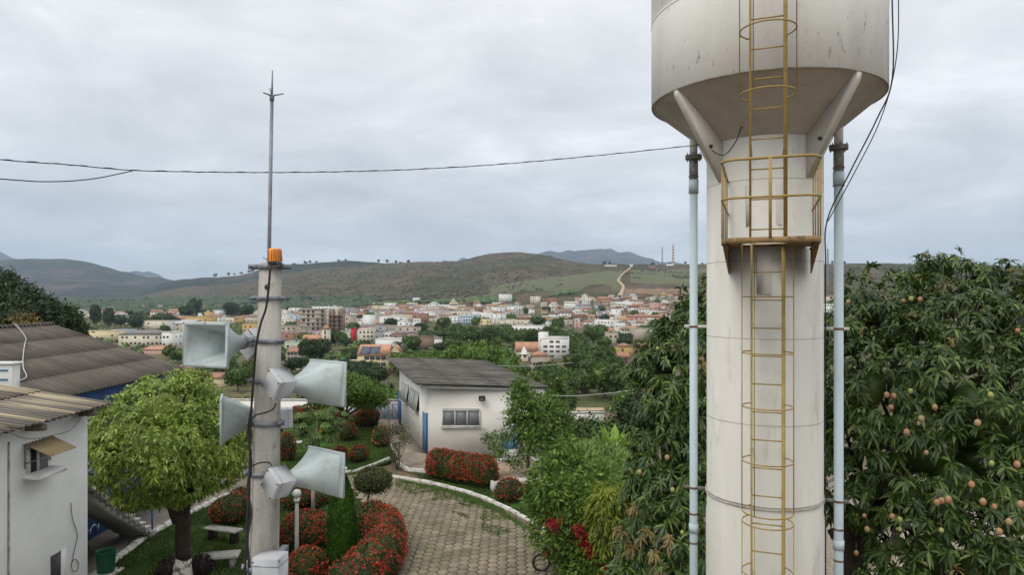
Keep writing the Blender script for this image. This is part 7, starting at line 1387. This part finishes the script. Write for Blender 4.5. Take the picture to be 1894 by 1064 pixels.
# ================================================================== MOTORCYCLE PARTLY UNDER THE BUSH
x, y, _ = G(1040, 1046); an = R(-62); ca, sa = math.cos(an), math.sin(an); t = thing('motorcycle', 'dark motorcycle parked half hidden under the large bush', 'motorcycle', (x, y, 0))
def ML(a, b, c): return (x + a * ca - b * sa, y + a * sa + b * ca, c)
for fx in (-.65, .65):
    w_ = MB().tube([ML(fx + .27 * math.cos(k * math.pi / 14), 0, .31 + .27 * math.sin(k * math.pi / 14)) for k in range(28)], .045, 8, closed=True).build('wheel', M['black'], t, True); m = MB().tube([ML(fx + .215 * math.cos(k * math.pi / 14), 0, .31 + .215 * math.sin(k * math.pi / 14)) for k in range(28)], .015, 6, closed=True)
    for k in range(9): m.tube([ML(fx, 0, .31), ML(fx + .21 * math.cos(k * .7), 0, .31 + .21 * math.sin(k * .7))], .006, 4)
    m.build('rim', M['frame'], w_)
m = MB(); m.tube([ML(-.65, .07, .31), ML(-.42, .07, .88), ML(-.38, 0, .95)], .024, 8); m.tube([ML(-.65, -.07, .31), ML(-.42, -.07, .88)], .024, 8); m.build('fork', M['frame'], t)
MB().tube([ML(-.32, .36, 1.02), ML(-.38, .2, 1.06), ML(-.40, 0, .98), ML(-.38, -.2, 1.06), ML(-.32, -.36, 1.02)], .014, 8).build('handlebar', M['black'], t)
for sy in (-1, 1): MB().tube([ML(-.38, sy * .25, 1.05), ML(-.40, sy * .30, 1.22)], .007, 6).build('mirror_stem', M['black'], t); MB().blob(ML(-.40, sy * .31, 1.25), (.05, .05, .04), 1, 2, 0).build('mirror', M['globe'], t, True)
MB().blob(ML(-.12, 0, .82), (.27, .15, .14), 1, 2, .05).build('fuel_tank', M['black'], t, True); MB().blob(ML(.36, 0, .80), (.40, .14, .07), 2, 2, .05).build('seat', M['black'], t, True); MB().box(ML(-.02, 0, .46), (.38, .26, .34), an, bev=.05).build('engine', M['galv'], t); MB().tube([ML(.0, .14, .35), ML(.35, .16, .30), ML(.85, .17, .42)], [.02, .04, .045], 10).build('exhaust', M['frame'], t); MB().blob(ML(-.50, 0, .90), (.09, .09, .09), 3, 2, 0).build('headlight', M['globe'], t, True)
for fx in (-.65, .65): MB().tube([ML(fx + .34 * math.cos(a), 0, .31 + .34 * math.sin(a)) for a in [R(g) for g in range(40, 150, 14)]], .03, 6).build('mudguard', M['black'], t)
x, y, _ = G(1022, 1056); t = thing('red_motorcycle', 'red motorcycle fairing edge showing at the bottom below the dark motorcycle', 'motorcycle', (x, y, 0)); m = MB(); m.blob((x + .25, y - .1, .55), (.62, .18, .12), 5, 3, .1); m.build('fairing', M['w_red'], t, True)
for fx in (-.35, .85): MB().tube([(x + fx + .25 * math.cos(k * math.pi / 12), y - .1, .28 + .25 * math.sin(k * math.pi / 12)) for k in range(24)], .04, 8, closed=True).build('wheel', M['black'], t, True)
MB().tube([(x - .2, y - .35, .95), (x - .25, y - .1, .9), (x - .2, y + .2, .95)], .014, 6).build('handlebar', M['black'], t); MB().blob((x + .55, y - .1, .72), (.34, .14, .06), 6, 2, .05).build('seat', M['black'], t, True)
# ================================================================== AIR
hb = MB(); hb.add([(a, b, c) for c in (-80, 1250) for a, b in ((-28000, -60), (28000, -60), (28000, 18600), (-28000, 18600))], [(0, 3, 2, 1), (4, 5, 6, 7), (0, 1, 5, 4), (1, 2, 6, 5), (2, 3, 7, 6), (3, 0, 4, 7)])
hm = bpy.data.materials.new('haze_air'); hm.use_nodes = True; t_ = hm.node_tree; t_.nodes.clear(); pv = N(t_, 'ShaderNodeVolumePrincipled'); pv.inputs['Color'].default_value = (.62, .79, 1, 1); pv.inputs['Density'].default_value = 5.0e-5; pv.inputs['Anisotropy'].default_value = .2; oo = N(t_, 'ShaderNodeOutputMaterial'); L(t_, pv.outputs[0], oo.inputs['Volume'])
hz_ = hb.build('haze', hm); hz_['kind'] = 'stuff'; hz_['label'] = 'thin pale haze filling the valley air'; hz_['category'] = 'haze'
